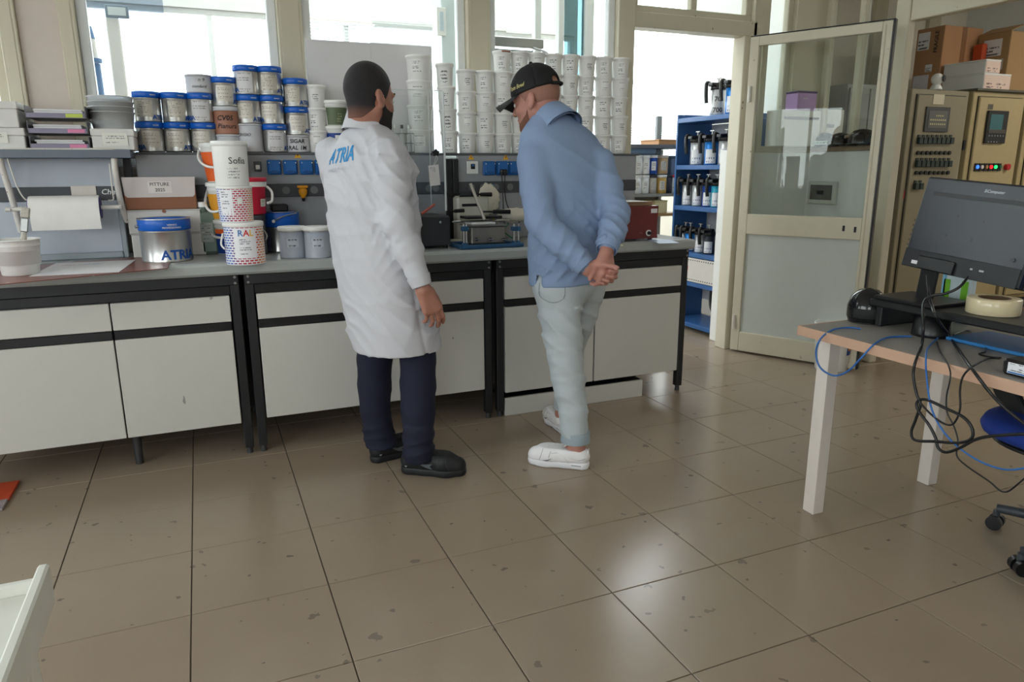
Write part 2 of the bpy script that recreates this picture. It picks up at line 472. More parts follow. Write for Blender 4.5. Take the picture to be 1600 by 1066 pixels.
# room beyond on the right
struct('wall_right_far', B().box(8.05, 8.15, -2.0, 4.3, 0, 5.6, 0), white_paint)
struct('wall_right_room', B().box(4.69, 8.05, 2.62, 2.72, 0, 5.6, 0), M('cream_wall', (236, 231, 218), .7))
for k, x in enumerate((6.4, 7.15)):
    struct('trim_%d' % (14+k), B().box(x+.3, x+.46, 2.57, 2.62, 0, 3.0, .004), beige)
struct('wall_right_room_near', B().box(4.7, 8.05, -2.1, -2.0, 0, 3.0, 0), white_paint)
# left wall with big windows, wall behind the viewer with windows
struct('wall_left', B().box(-3.1, -3.0, -6.0, 4.3, 0, .7, 0), white_paint)
struct('wall_left_sill', B().box(-3.1, -3.0, -6.0, -1.3, .7, .95, 0), white_paint)
struct('wall_left_top', B().box(-3.1, -3.0, -6.0, 1.5, 2.55, 3.1, 0), white_paint)
struct('wall_left_back_top', B().box(-3.1, -3.0, 1.15, 4.3, 4.4, 5.6, 0), white_paint)
struct('wall_left_back_end', B().box(-3.1, -3.0, 3.9, 4.3, .7, 4.4, 0), white_paint)
struct('wall_left_back_start', B().box(-3.1, -3.0, 1.15, 1.5, 3.1, 4.4, 0), white_paint)
windows_in(1.5, 3.9, -3.05, 1.0, 4.4, 2, 'y', 'window_15', .06, white_frame)  # added window out of view, lets extra light onto back room frames and walls
struct('wall_left_back_sill', B().box(-3.1, -3.0, 1.5, 3.9, .7, 1.0, 0), white_paint)
struct('wall_left_a', B().box(-3.1, -3.0, -6.0, -4.5, .95, 2.55, 0), white_paint)
struct('wall_left_b', B().box(-3.1, -3.0, -1.3, -.75, .7, 2.55, 0), white_paint)
struct('wall_left_c', B().box(-3.1, -3.0, .2, 1.5, .7, 2.55, 0), white_paint)
struct('wall_left_d', B().box(-3.1, -3.0, -.75, .2, 2.2, 2.55, 0), white_paint)
windows_in(-.75, .2, -3.05, .7, 2.2, 2, 'y', 'window_13', .06, white_frame)
windows_in(-4.5, -1.3, -3.05, .95, 2.55, 3, 'y', 'window_9', .06, white_frame)
struct('wall_front', B().box(-3.1, 4.7, -6.1, -6.0, 0, .95, 0), white_paint)
struct('wall_front_top', B().box(-3.1, 4.7, -6.1, -6.0, 2.55, 3.0, 0), white_paint)
struct('wall_front_a', B().box(-3.1, -2.7, -6.1, -6.0, .95, 2.55, 0), white_paint)
struct('wall_front_b', B().box(-.5, 4.7, -6.1, -6.0, .95, 2.55, 0), white_paint)
windows_in(-2.7, -.5, -6.05, .95, 2.55, 2, 'x', 'window_10', .06, white_frame)
# ------------------------------------------------------------------ back room shell
YE = 4.2
struct('wall_outer', B().box(-3.1, 8.15, YE, YE+.12, 0, 1.22, 0), white_paint)
struct('wall_outer_top', B().box(-3.1, 4.3, YE, YE+.12, 2.62, 5.6, 0), white_paint)
struct('wall_outer_top_right', B().box(4.3, 8.15, YE, YE+.12, 5.2, 5.6, 0), white_paint)
for k, (a, b_) in enumerate(((-3.1, -1.6), (6.6, 8.15))):
    struct('wall_outer_%s' % 'ab'[k], B().box(a, b_, YE, YE+.12, 1.22, (2.62, 5.2)[k], 0), white_paint)
windows_in(-1.6, 4.3, YE+.06, 1.22, 2.62, 5, 'x', 'window_11', .06, white_frame)
windows_in(4.3, 6.6, YE+.06, 1.22, 5.2, 1, 'x', 'window_14', .06, white_frame)
struct('ground_outside', B().box(-40, 40, 4.5, 60, -.4, -.3, 0), M('concrete_yard', (190, 190, 186), .8))
struct('ground_outside_left', B().box(-60, -3.3, -30, 4.4, -.4, -.3, 0), MATS['concrete_yard'])
# blinds on the outer windows: cords of thin slats
def blind(name, x0, x1, z0, z1, y, n, label):
    r = thing(name, label, 'blind', ((x0+x1)/2, y, z0))
    for i in range(n):
        z = z0+(z1-z0)*(i+.5)/n
        part('slat', B().obox(((x0+x1)/2, y, z), [[1, 0, 0], [0, .8, .6], [0, -.6, .8]], ((x1-x0)/2, .011, .0006), 0), blind_m, r)
    zt = 2.64 if x0 < 4.3 else 5.2
    part('head_rail', B().box(x0, x1, y-.02, y+.058, zt-.035, zt, .003), white_frame, r)
    for f in (.12, .88):
        x = x0+(x1-x0)*f; part('cord', B().cyl((x, y, z0), (x, y, zt-.036), .0015, n=6), white_frame, r)
blind_m = M('blind_slat', (214, 218, 220), .5)
blind('venetian_blind', 1.35, 3.1, 2.36, 2.60, YE-.06, 9, 'raised white venetian blind under the lintel behind the grey board')
blind('venetian_blind', 4.75, 5.95, 1.30, 1.72, YE-.06, 17, 'white venetian blind low in the far window seen through the doorway')
blind('venetian_blind', 3.52, 3.78, 1.5, 2.42, YE-.06, 36, 'narrow white venetian blind hanging behind the tinted glass leaf')
# sheer mesh blind hanging in the far window at left
mesh_bl = glass('sheer_mesh', (205, 214, 224))
r = thing('roller_blind', 'sheer pale mesh roller blind hanging at left of the window', 'blind', (-.05, 3.9, 1.0))
part('fabric', B().box(-.62, .42, 3.898, 3.902, 1.0, 2.7, 0), mesh_bl, r)
part('roller', B().cyl((-.64, 3.9, 2.73), (.44, 3.9, 2.73), .03), white_frame, r)
# sloping rail outside the far window
single('awning_rail', B().cyl((5.2, 6.5, 2.25), (8.6, 6.5, 2.9), .03).cyl((6.6, 6.5, -.3), (6.6, 6.5, 2.5), .02), M('rail_grey', (150, 160, 165), .5), 'grey sloping rail outside the far window beyond the doorway', 'rail')
# interior column, tinted leaf and glazed posts of the back room
a = P(690, 60, Y=2.4); b_ = P(724, 60, Y=2.4)
cz = struct('trim_20', B().box(a[0], b_[0], 2.4, 2.62, 0, 3.0, .004), M('pale_green_column', (205, 216, 216), .5))
sp = thing('switchboard', 'white switch panel high on the pale column behind the grey board', 'panel', (a[0]+.03, 2.39, 1.95))
p0 = P(683, 55, Y=2.38); p1 = P(696, 12, Y=2.38)
part('plate', B().box(p0[0], p1[0], 2.375, 2.4, p0[2], p1[2], .003), white_m, sp)
part('cover', B().box(p0[0]+.02, p1[0]-.02, 2.368, 2.374, p0[2]+.03, p1[2]-.03, .002), M('pale_cover', (190, 205, 212), .3), sp)
lf = bpy.data.objects.new('door_2', None); COL.objects.link(lf); lf['kind'] = 'structure'
a = P(766, 60, Y=1.95); b_ = P(833, 60, Y=1.95)
part('pane', B().box(a[0], b_[0], 1.948, 1.956, .02, 2.08, .001), M('tinted_board', (168, 178, 180), .35), lf)
part('closer', B().box(a[0], b_[0]+.06, 1.90, 1.945, 2.09, 2.15, .004), steel, lf)
part('closer_arm', B().tube([(b_[0]-.02, 1.9, 2.09), (b_[0]+.05, 1.82, 2.05), (b_[0]+.02, 1.8, 2.02)], .008), steel, lf)
for k, (xa, xb) in enumerate(((836, 846), (873, 881), (914, 928), (966, 976))):
    a = P(xa, 60, Y=2.2); b_ = P(xb, 60, Y=2.2)
    struct('trim_%d' % (21+k), B().box(a[0], b_[0], 2.2, 2.26, 0, 3.0, .004), white_frame)
a = P(881, 60, Y=2.23); b_ = P(914, 60, Y=2.23); c_ = P(928, 60, Y=2.23); d_ = P(966, 60, Y=2.23)
wq = bpy.data.objects.new('window_12', None); COL.objects.link(wq); wq['kind'] = 'structure'
part('pane', B().box(a[0], b_[0], 2.22, 2.23, .9, 2.98, 0), teal_m, wq); part('pane', B().box(c_[0], d_[0], 2.22, 2.23, .9, 2.98, 0), pane_m, wq)
# white post standing in the doorway view, low wall end beside the rack
a = P(1090, 120, Y=2.6); b_ = P(1103, 120, Y=2.6)
struct('trim_25', B().box(a[0], b_[0], 2.6, 2.66, 0, 3.0, .004), white_frame)
struct('wall_stub', B().box(4.03, 4.055, YB+.1, 1.43, 0, 1.40, .003), white_paint)
# ceiling fittings of the two rooms
for k, (x, y, e) in enumerate(((7.3, -.4, 32), (2.0, -3.6, 14))):
    r = thing('ceiling_light', ('fluorescent ceiling fitting above the control cabinets', 'fluorescent ceiling fitting behind the viewpoint')[k], 'light', (x, y, 2.93))
    part('housing', B().box(x-.62, x+.62, y-.09, y+.09, 2.96, 3.0, .004), white_m, r)
    part('tube', B().cyl((x-.58, y, 2.94), (x+.58, y, 2.94), .016), M('lit_tube', (255, 244, 225), .4, emit=(255, 240, 215), est=9), r)
    lamp((x, y, 2.91), (0, 0, -1), 1.2, .12, e, (1, .95, .86))
# ------------------------------------------------------------------ bench: worktop, frames, cabinets
ZT = .89
YF = .44
wt = thing('worktop', 'long pale grey laboratory worktop with rounded front edge', 'worktop', (1.25, .75, ZT-.05))
part('top_panel', B().box(-1.2, 3.075, .45, 1.13, ZT-.05, ZT, .004), wt_m, wt)
part('front_edge', B().box(-1.2, 3.075, .405, .4495, ZT-.052, ZT, .014), M('worktop_edge', (166, 170, 168), .3), wt)
def frame(x0, x1, label):
    r = thing('workbench', label, 'workbench', ((x0+x1)/2, .7, 0), group=None)
    for x in (x0, x1):
        for y in (YF+.02, 1.08):
            p = part('leg', B().box(x-.019, x+.019, y-.02, y+.02, .03, .835, .003), black_m, r)
            sub('foot', B().cyl((x, y, 0), (x, y, .032), .014, .012, 12), M('foot_metal', (70, 70, 72), .5, .5), p, r)
    part('front_rail', B().box(x0-.018, x1+.018, YF-.006, YF+.03, .79, .838, .003), black_m, r)
    part('dark_gap_strip', B().box(x0+.02, x1-.02, YF+.004, YF+.03, .748, .789, .002), black2, r)  # black strip put in for the dark gap above the drawers
    part('back_rail', B().box(x0+.02, x1-.02, 1.06, 1.1, .78, .835, .003), black_m, r)
    for x in (x0, x1):
        part('side_rail', B().box(x-.015, x+.015, YF+.041, 1.059, .78, .835, .003), black_m, r)
    for x in (x0-.003, x1+.003):
        for z in (.80, .826):
            part('bolt', B().cyl((x, YF-.011, z), (x, YF-.006, z), .006, n=8), steel, r)
def unit(name, x0, x1, zb, label, drawers=True, foot=False):
    r = thing(name, label, 'cabinet', ((x0+x1)/2, .75, zb))
    y = YF-.004
    part('carcass', B().box(x0+.004, x1-.004, y+.021, 1.04, zb, .745, .002), M('carcass_board', (150, 150, 148), .6), r)
    dr = part('drawer', B().box(x0+.003, x1-.003, y, y+.02, .63, .745, .002), cab_m, r)
    sub('handle_strip', B().box(x0+.003, x1-.003, y+.003, y+.022, .59, .629, .003), black2, dr, r)
    part('door', B().box(x0+.003, x1-.003, y, y+.02, zb, .589, .002), cab_m, r)
    if foot:
        part('foot', B().cyl((x0+.025, y+.09, 0), (x0+.025, y+.09, zb), .016, .02, 12), M('foot_metal', (70, 70, 72), .5, .5), r)
frame(-.60, .645, 'black steel bench frame at the left under the brown mat')
frame(.705, 1.835, 'black steel bench frame behind the man in the white coat')
frame(1.90, 3.035, 'black steel bench frame behind the man in the blue sweater')
unit('base_cabinet', -.575, .155, .155, 'white drawer and door cabinet at the far left end of the bench')
unit('base_cabinet', .155, .622, .155, 'white cabinet left of the double black post with scuffed lower edge', foot=True)
unit('base_cabinet', .728, 1.812, .165, 'wide white cabinet with paint chips behind the white coat')
unit('base_cabinet', 1.923, 2.452, .13, 'white cabinet behind the man in light jeans')
unit('base_cabinet', 2.456, 3.012, .13, 'white cabinet with scratched door at the right end of bench')
pl = thing('plinth', 'white kick board standing under the right end of bench', 'plinth', (2.34, .46, 0))
part('board', B().box(1.924, 2.78, .44, .458, 0, .098, .002), cab_m, pl)
part('ledge', B().box(1.924, 2.78, .4585, .62, .082, .098, .002), black2, pl)
# back board of the bench
YBB = .93
bb = thing('bench_back_panel', 'grey panel with sockets along the rear of the bench', 'panel', (1.6, 1.0, ZT))
SH = 1.365
def bpan(x0, x1, z0, z1, m, y=YBB, t=.02): return B().box(x0, x1, y, y+t, z0, z1, .003), m
for k, (x0, x1) in enumerate(((.285, 1.785), (1.855, 3.0))):
    part('panel', *bpan(x0, x1, ZT+.005, SH-.0115, grey_panel), bb)
    part('duct_strip', B().box(x0+.002, x1-.002, YBB-.008, YBB-.0005, 1.148, 1.212, .002), M('dark_duct', (68, 70, 74), .5), bb)
for x in (.25, 1.802, 1.838):
    part('post', B().box(x-.016, x+.016, YBB-.02, YBB+.03, ZT+.001, SH-.0315, .003), black_m, bb)
part('shelf', B().box(.29, 3.02, YBB-.005, 1.118, SH-.011, SH-.0005, .002), M('shelf_dark', (92, 94, 98), .5), bb)
for px_ in (399, 447, 491, 670, 681, 737, 755, 775, 797):
    a = P(px_, 298 if px_ < 600 else 290, Y=YBB-.009)
    part('duct_plug', B().cyl((a[0], YBB-.010, 1.180), (a[0], YBB-.0082, 1.180), .019, n=16), M('duct_plug', (112, 114, 116), .5), bb)
# sockets
sock_m = M('socket_blue', (28, 98, 168), .4)
def socket(xa, xb, ya, yb, label):
    p0 = P(xa, yb, Y=YBB); p1 = P(xb, ya, Y=YBB)
    r = thing('power_socket', label, 'socket', ((p0[0]+p1[0])/2, YBB-.001, p0[2]), group=None)
    part('base', B().box(p0[0], p1[0], YBB-.02, YBB-.001, p0[2], p1[2], .006), sock_m, r)
    part('lid', B().box(p0[0]+.006, p1[0]-.006, YBB-.034, YBB-.0205, p0[2]+.012, p1[2]-.006, .006), sock_m, r)
    part('latch', B().box(p0[0]+.018, p1[0]-.018, YBB-.037, YBB-.0345, p0[2]+.006, p0[2]+.02, .002), M('socket_blue_dark', (20, 78, 140), .4), r)
    for f in (.006, None):
        xx = p0[0]+.008 if f else p1[0]-.008
        part('screw', B().cyl((xx, YBB-.0365, p1[2]-.014), (xx, YBB-.0342, p1[2]-.014), .003, n=8), white_m, r)
for k, (xa, xb) in enumerate(((418, 438), (443, 463), (469, 488), (492, 510))):
    socket(xa, xb, 250, 273, 'blue hinged power socket, %s of four left of the white coat' % ('first', 'second', 'third', 'last')[k])
for k, (xa, xb) in enumerate(((754, 772), (774, 792), (793, 811))):
    socket(xa, xb, 252, 274, ('blue hinged power socket right of the black double post', 'blue power socket with two black leads plugged in', 'blue power socket half hidden by the blue sweater')[k])
def tri(x, y, label):
    a = P(x, y, Y=YBB)
    r = thing('warning_sticker', label, 'sticker', (a[0], YBB-.001, a[2]-.012))
    part('triangle', B().prism([(-.017, -.012), (.017, -.012), (0, .018)], (a[0], YBB-.0005, a[2]), (1, 0, 0), (0, 0, 1), .0012), M('warning_yellow', (228, 170, 40), .5), r)
    part('bolt_mark', B().prism([(-.002, -.009), (.0, -.002), (.004, -.002), (.001, .009), (-.004, 0), (0, 0)], (a[0], YBB-.0019, a[2]), (1, 0, 0), (0, 0, 1), .0006), black2, r)
tri(465, 243, 'yellow triangle warning sticker above the left row of sockets')
tri(736, 246, 'yellow triangle warning sticker above the white switch plate')
tri(790, 246, 'yellow triangle warning sticker above the plugged blue socket')
p0 = P(729, 272, Y=YBB); p1 = P(746, 252, Y=YBB)
r = thing('switch_plate', 'white switch plate with a blue and black rocker', 'switch', ((p0[0]+p1[0])/2, YBB-.001, p0[2]))
part('plate', B().box(p0[0], p1[0], YBB-.012, YBB-.001, p0[2], p1[2], .003), white_m, r)
xm = (p0[0]+p1[0])/2; zm = (p0[2]+p1[2])/2+.006
part('rocker', B().box(xm-.012, xm+.012, YBB-.018, YBB-.0125, zm-.014, zm+.014, .002), black2, r)
part('button', B().box(xm-.006, xm+.006, YBB-.021, YBB-.0185, zm+.001, zm+.011, .001), sock_m, r)
p0 = P(399, 268, Y=YBB); p1 = P(405, 254, Y=YBB)
r = thing('isolator_switch', 'small dark isolator plate right of the orange pail', 'switch', (p0[0], YBB-.001, p0[2]))
part('plate', B().box(p0[0]-.005, p1[0]+.008, YBB-.014, YBB-.001, p0[2], p1[2]+.005, .003), M('dark_grey_plate', (80, 80, 84), .5), r)
part('toggle', B().box(p0[0]+.002, p1[0], YBB-.02, YBB-.0145, p0[2]+.01, p1[2]-.012, .002), white_m, r)
# yellow gas tap on the duct
a = P(473, 300, Y=YBB-.03)
r = thing('gas_tap', 'yellow gas tap hanging on the dark duct strip', 'tap', (a[0], YBB-.04, a[2]-.04))
part('body', B().lathe([(0, .018), (.014, .018), (.021, .012), (.021, -.006), (.012, -.024), (.009, -.03), (0, -.03)], 16, (a[0], YBB-.037, a[2])), M('tap_yellow', (222, 152, 28), .35), r)
part('lever', B().box(a[0]-.026, a[0]+.026, YBB-.045, YBB-.029, a[2]+.019, a[2]+.032, .004), MATS['tap_yellow'], r)
part('nozzle', B().cyl((a[0], YBB-.037, a[2]-.046), (a[0], YBB-.037, a[2]-.0302), .006, .009, 12), black2, r)
# ------------------------------------------------------------------ left unit: panel and document shelf
XL = .215
lp = thing('bench_side_panel', 'pale blue-grey panel with slotted shelf edge behind the paper roll', 'panel', (-.4, .85, ZT))
part('panel', B().box(-1.2, XL-.02, .862, .88, ZT+.02, SH-.03, .003), lgrey, lp)
part('side_frame', B().box(XL-.0195, XL, .845, .90, ZT+.001, SH-.03, .003), M('panel_frame_grey', (150, 158, 164), .4), lp)
part('bottom_rail', B().box(-1.2, XL-.02, .84, .861, ZT+.001, ZT+.03, .004), MATS['panel_frame_grey'], lp)
part('duct_strip', B().box(-1.2, XL-.021, .855, .8615, 1.15, 1.212, .002), MATS['dark_duct'], lp)
a = P(111, 298, Y=.853); b_ = P(152, 310, Y=.853)
part('duct_cover', B().box(a[0], b_[0], .8505, .8545, 1.149, 1.216, .001), M('cream_cover', (214, 206, 196), .5), lp, 'cream blanking cover')
b = B(); a = P(160, 308, Y=.853); text_plane(b, 'Chem', (a[0], .8545, 1.176), (1, 0, 0), (0, 0, 1), .024, .01, .2)
part('lettering', b, white_m, lp, 'white script lettering on the dark strip')
sh = thing('document_shelf', 'dark grey shelf carrying document trays at top left', 'shelf', (-.4, .75, SH-.03))
part('board', B().box(-1.2, .285, .70, 1.118, SH-.029, SH, .004), M('shelf_blue_grey', (98, 106, 118), .45), sh)
part('edge_lip', B().box(-1.2, .285, .692, .6995, SH-.032, SH+.002, .003), MATS['shelf_blue_grey'], sh)
def carton(name, x0, x1, y0, y1, z0, z1, m, label, cat='box', group=None, lid=.03, lm=None, prnt=None, pm=None):
    r = thing(name, label, cat, ((x0+x1)/2, (y0+y1)/2, z0), group=group)
    part('body', B().box(x0, x1, y0, y1, z0, z1-lid, .003), m, r)
    part('lid', B().box(x0-.003, x1+.003, y0-.003, y1+.003, z1-lid+.0003, z1, .003), lm or m, r)
    if prnt:
        u0, u1, v0, v1 = prnt
        part('printed_label', B().plate((x0+(x1-x0)*u0, y0-.0035, z0+(z1-z0)*v0), (1, 0, 0), (0, 0, 1), (x1-x0)*(u1-u0), (z1-z0)*(v1-v0), .0008), pm, r)
    return r
boxw = M('white_card', (214, 212, 208), .6)
lab1 = mprint('label_small_print', (224, 222, 214), (70, 70, 80), 6, .5, 22)
z0 = SH+.003
xa = P(36, 200, Y=.73)[0]; xb = P(139, 190, Y=.74)[0]; xc = P(208, 210, Y=.73)[0]
carton('archive_box', xa-.29, xa, .73, 1.05, z0, z0+.085, boxw, 'lower white archive box at the left end of shelf', prnt=(.3, .8, .3, .8), pm=lab1)
carton('archive_box', xa-.30, xa-.012, .73, 1.05, z0+.086, z0+.19, boxw, 'upper white archive box at the left end of shelf', prnt=(.3, .75, .3, .8), pm=lab1)
carton('sample_box', xb+.002, xc, .74, 1.0, z0, z0+.088, boxw, 'white box with printed label under the clear tub', prnt=(.25, .85, .2, .8), pm=lab1)
# three letter trays with papers
tr = thing('letter_tray', 'dark grey three tier letter tray full of papers', 'tray', ((xa+xb)/2, .86, z0))
tm = M('tray_grey', (96, 94, 100), .4)
x0, x1 = xa+.012, xb-.008
for k in range(3):
    z = z0+.004+k*.062
    t_ = part('tier', B().box(x0, x1, .742, 1.0, z, z+.004, .001).box(x0, x0+.004, .742, 1.0, z+.0042, z+.05, .001).box(x1-.004, x1, .742, 1.0, z+.0042, z+.05, .001), tm, tr)
    sub('front_lip', B().box(x0+.0045, x1-.0045, .738, .7415, z, z+.02, .001), M('tray_lip', (128, 122, 142), .4), t_, tr)
    sub('index_card', B().box(x1-.075, x1-.012, .736, .7378, z+.003, z+.018, .0005), M(('card_pink', 'card_pink', 'card_lime')[k], ((214, 130, 165), (214, 130, 165), (190, 205, 90))[k], .6), t_, tr, ('pink index card', 'pink index card', 'lime index card')[k])
pap = M('paper_white', (222, 220, 222), .7)
for k in range(3):
    z = z0+.0085+k*.062
    b = B()
    for j in range(4):
        b.obox(((x0+x1)/2+random.uniform(-.006, .006), .872, z+.004+j*.0082), np.array(Matrix.Rotation(random.uniform(-.02, .02), 3, 'Z')), ((x1-x0)/2-.022, .11, .0038), .001)
    single('paper_stack', b, pap, 'sheaf of white papers in the %s letter tray' % ('bottom', 'middle', 'top')[k], 'paper')
# translucent stacked tubs on the sample box
tubm = M('frosted_plastic', (244, 246, 246), .35, trans=.55, var=.02)
c = P(176, 187, Y=.87)
for k in range(4):
    r = thing('plastic_tub', ('lowest', 'second', 'third', 'topmost')[k]+' frosted plastic tub of the nested stack on white box', 'tub', (c[0], .87, z0+.090+k*.022), group=None)
    part('wall', B().lathe([(.080, 0), (.090, .07), (.094, .07), (.094, .074), (.088, .074), (.078, .004), (0, .004)], 28, (c[0], .87, z0+.090+k*.022)), tubm, r)
# ------------------------------------------------------------------ paper roll holder fixed under the shelf
hm = M('holder_white', (216, 212, 204), .4)
spots(hm, (150, 110, 90), 60, .3, .3)
r = thing('paper_roll_holder', 'white tubular paper towel holder hung below the left shelf', 'holder', (.03, .75, 1.03))
yr = .71
pp = [P(x, y, Y=.73) for x, y in ((25, 365), (14, 310), (0, 250), (4, 239), (14, 236), (90, 236), (168, 236), (177, 241), (180, 270), (188, 320), (196, 348))]
for i in range(2): pp[0][1] = .83; pp[-1][1] = .83
pp[1][1] = pp[-2][1] = .78
part('tube_frame', B().tube(pp, .0125, 10, 4), hm, r)
for xq in (62, 145):
    a = P(xq, 236, Y=.716); part('bolt', B().cyl((a[0], .713, a[2]), (a[0], .719, a[2]), .006, n=8), steel, r)
a = P(8, 326, Y=yr); b_ = P(190, 325, Y=yr); zb = (a[2]+b_[2])/2
part('spindle', B().cyl((a[0], yr, zb), (b_[0], yr, zb), .009, n=12), hm, r)
for q in (((8, 236), (26, 290), (40, 312)), ((171, 256), (176, 300), (177, 312))):
    part('wire_arm', B().tube([P(x, y, Y=.722) for x, y in q]+[P(q[-1][0]+(12 if q[-1][0] < 100 else -8), 313, Y=.722)], .003, 6, 3), hm, r)
for q in ((14, 325), (188, 324)):
    a = P(*q, Y=yr-.013); part('pin', B().cyl((a[0], yr-.014, zb), (a[0], yr-.009, zb), .005, n=8), steel, r)
xa_, xb_ = P(48, 330, Y=yr)[0], P(157, 330, Y=yr)[0]
r = thing('paper_roll', 'white paper towel roll with purple end discs on the holder', 'paper roll', ((xa_+xb_)/2, yr, 1.03))
R_ = .052
part('roll', B().cyl((xa_, yr, zb), (xb_, yr, zb), R_, n=32), M('tissue', (232, 230, 226), .85, bump=.15, bs=300), r)
for x in (xa_-.004, xb_+.001):
    o = part('end_disc', B().lathe([(.012, 0), (.045, 0), (.047, .002), (.045, .004), (.012, .004)], 24, (0, 0, 0)), M('purple_disc', (62, 56, 122), .4), r, world=False)
    o.rotation_euler = (0, PI/2, 0); o.location = (x-(xa_+xb_)/2, 0, zb-1.03)
vs = []; nf = 14
for i in range(nf+1):
    t = i/nf
    if t < .35:
        th = PI/2+t/.35*(PI/2); y = yr+(R_+.001)*math.cos(th); z = zb+(R_+.001)*math.sin(th)
    else:
        q = (t-.35)/.65; y = yr-(R_+.001)-.006*math.sin(q*3); z = zb-q*.088
    for j in range(9):
        s_ = j/8; vs.append((xa_+.004+(xb_-xa_-.002)*s_+.006*max(0, t-.35)*0, y+.0015*math.sin(s_*9)*t, z))
part('hanging_sheet', B().add(vs, [(i*9+j, i*9+j+1, (i+1)*9+j+1, (i+1)*9+j) for i in range(nf) for j in range(8)], True), MATS['tissue'], r)
# ------------------------------------------------------------------ things on the left of the worktop
mat_m = M('brown_mat', (128, 74, 62), .3, var=.15); spots(mat_m, (190, 170, 160), 20, .3, .2)
def poly_sheet(pts, z, t): return B().prism([(p[0], p[1]) for p in pts], (0, 0, z), (1, 0, 0), (0, 1, 0), t)
ps = [P(x, y, Z=ZT) for x, y in ((-60, 452), (262, 420), (268, 406), (212, 403), (-60, 424))]
single('bench_mat', poly_sheet(ps, ZT+.0005, .003), mat_m, 'brown protective mat on the left of the worktop', 'mat')
ps = [P(x, y, Z=ZT) for x, y in ((46, 434), (186, 427), (212, 408), (88, 413))]
r = thing('printed_sheet', 'white printed sheet lying on the brown mat', 'paper', ((ps[0][0]+ps[2][0])/2, ps[0][1], ZT+.004))
part('sheet', poly_sheet(ps, ZT+.004, .0012), pap, r)
u = ps[1]-ps[0]; u /= np.linalg.norm(u); u[2] = 0; v = np.array([-u[1], u[0], 0])
b = B(); q = P(96, 417.5, Z=ZT); text_plane(b, 'colore', (q[0], q[1], ZT+.0055), u, v, .014, .02); part('red_lettering', b, M('red_ink', (190, 60, 60), .6), r)
b = B(); q = P(122, 416.5, Z=ZT); text_plane(b, 'ATRIA studio', (q[0], q[1], ZT+.0055), u, v, .012, .02); part('blue_lettering', b, blue_txt, r)
# bucket with brush
c = P(23, 432, Z=ZT+.0035); c[1] += .06; c[0] += .01
def pail(name, c, r0, r1, h, label, m=None, cat='bucket', lid=None, grp=None, rim=.004):
    r = thing(name, label, cat, c, group=grp)
    z = c[2]
    prof = [(0, 0), (r0-.002, 0), (r0, .002), (r1-.003, h*.80), (r1-.001, h*.81), (r1, h*.83), (r1-.001, h*.97), (r1+rim, h*.975), (r1+rim, h), (r1-.004, h)]
    prof += [(r1-.006, h*.3), (0, h*.3)] if lid is None else []
    part('wall', B().lathe(prof, 28, c), m or white_m, r)
    if lid: part('lid', B().lathe([(r1+rim+.001, h*.93), (r1+rim+.002, h+.001), (r1+rim-.001, h+.006), (r1-.006, h+.006), (r1-.008, h+.003), (0, h+.003)], 28, c), lid, r)
    return r
r = pail('paint_bucket', c, .062, .078, .135, 'white bucket holding a paint-crusted brush at left edge')
q0 = np.array([c[0]+.01, c[1], c[2]+.05]); q1 = P(40, 325, Y=c[1]+.02)
r = thing('paint_brush', 'paint-crusted brush standing in the white bucket', 'brush', q0)
d_ = (q1-q0)/np.linalg.norm(q1-q0); L_ = np.linalg.norm(q1-q0); s_ = np.cross(d_, [0, 1, 0]); s_ /= np.linalg.norm(s_); n_ = np.cross(s_, d_)
crust = M('crusted_handle', (186, 180, 170), .8, var=.35, vs=90, bump=.6, bs=120)
part('handle', B().rings([q0, q0+d_*L_*.3, q0+d_*L_*.55], [.011, .012, .009], 10), crust, r)
part('ferrule', B().obox(q0+d_*L_*.68, [s_, n_, d_], (.013, .007, L_*.13), .003), steel, r)
part('bristles', B().obox(q0+d_*L_*.91, [s_, n_, d_], (.015, .008, L_*.097), .004), crust, r)
# big tin with blue band
def tin(name, c, r, h, label, cat='paint tin', band=True, txt=None, tang=-1.9, grp=None, band_h=None, labelm=None, la=(-2.2, -1.2), lv=(.15, .62), lid=None, tm_=None, toph=None):
    t = thing(name, label, cat, c, group=grp)
    bh = band_h or h*.20
    lm = lid or (blue_band if band else silver)
    part('body', B().lathe([(0, 0), (r-.004, 0), (r, .003), (r-.001, .006), (r-.001, h-bh-.004), (r+.0005, h-bh-.002), (0, h-bh-.002)], 30, c), tm_ or silver, t)
    part('lid', B().lathe([(r, h-bh), (r+.002, h-bh+.002), (r+.002, h-.004), (r, h), (r-.006, h), (r-.008, h-.005), (0, h-.005)], 30, c), lm, t)
    if labelm:
        part('printed_label', B().lathe([(r+.0004, h*lv[0]), (r+.0004, h*lv[1])], 10, c, la[0], la[1], True), labelm, t)
    if txt:
        b = B(); text_cyl(b, txt, c, r, tang, c[2]+h*.05, h*.19, .03); part('lettering', b, blue_txt, t)
    return t
c = P(257, 411, Z=ZT); c[1] += .10; c[0] += .012
t = tin('paint_tin', c, .105, .185, 'large silver paint tin with blue band on brown mat edge', band_h=.048, txt=None)
b = B(); text_cyl(b, 'ATRIA', c, .105, -1.02, c[2]+.012, .042, .03); part('lettering', b, blue_txt, t)
b = B(); text_cyl(b, 'VERNICI', c, .107, -1.25, c[2]+.158, .008, .01); text_cyl(b, 'PROFESSIONALI', c, .107, -1.25, c[2]+.146, .008, .01); part('band_lettering', b, white_m, t)
part('handle_lug', B().cyl((c[0]-.1, c[1]-.04, c[2]+.155), (c[0]-.112, c[1]-.045, c[2]+.155), .008, n=10), chrome, t)
part('rim', B().lathe([(.107, .183), (.109, .188), (.104, .188), (.104, .178), (0, .178)], 30, c), silver, t)
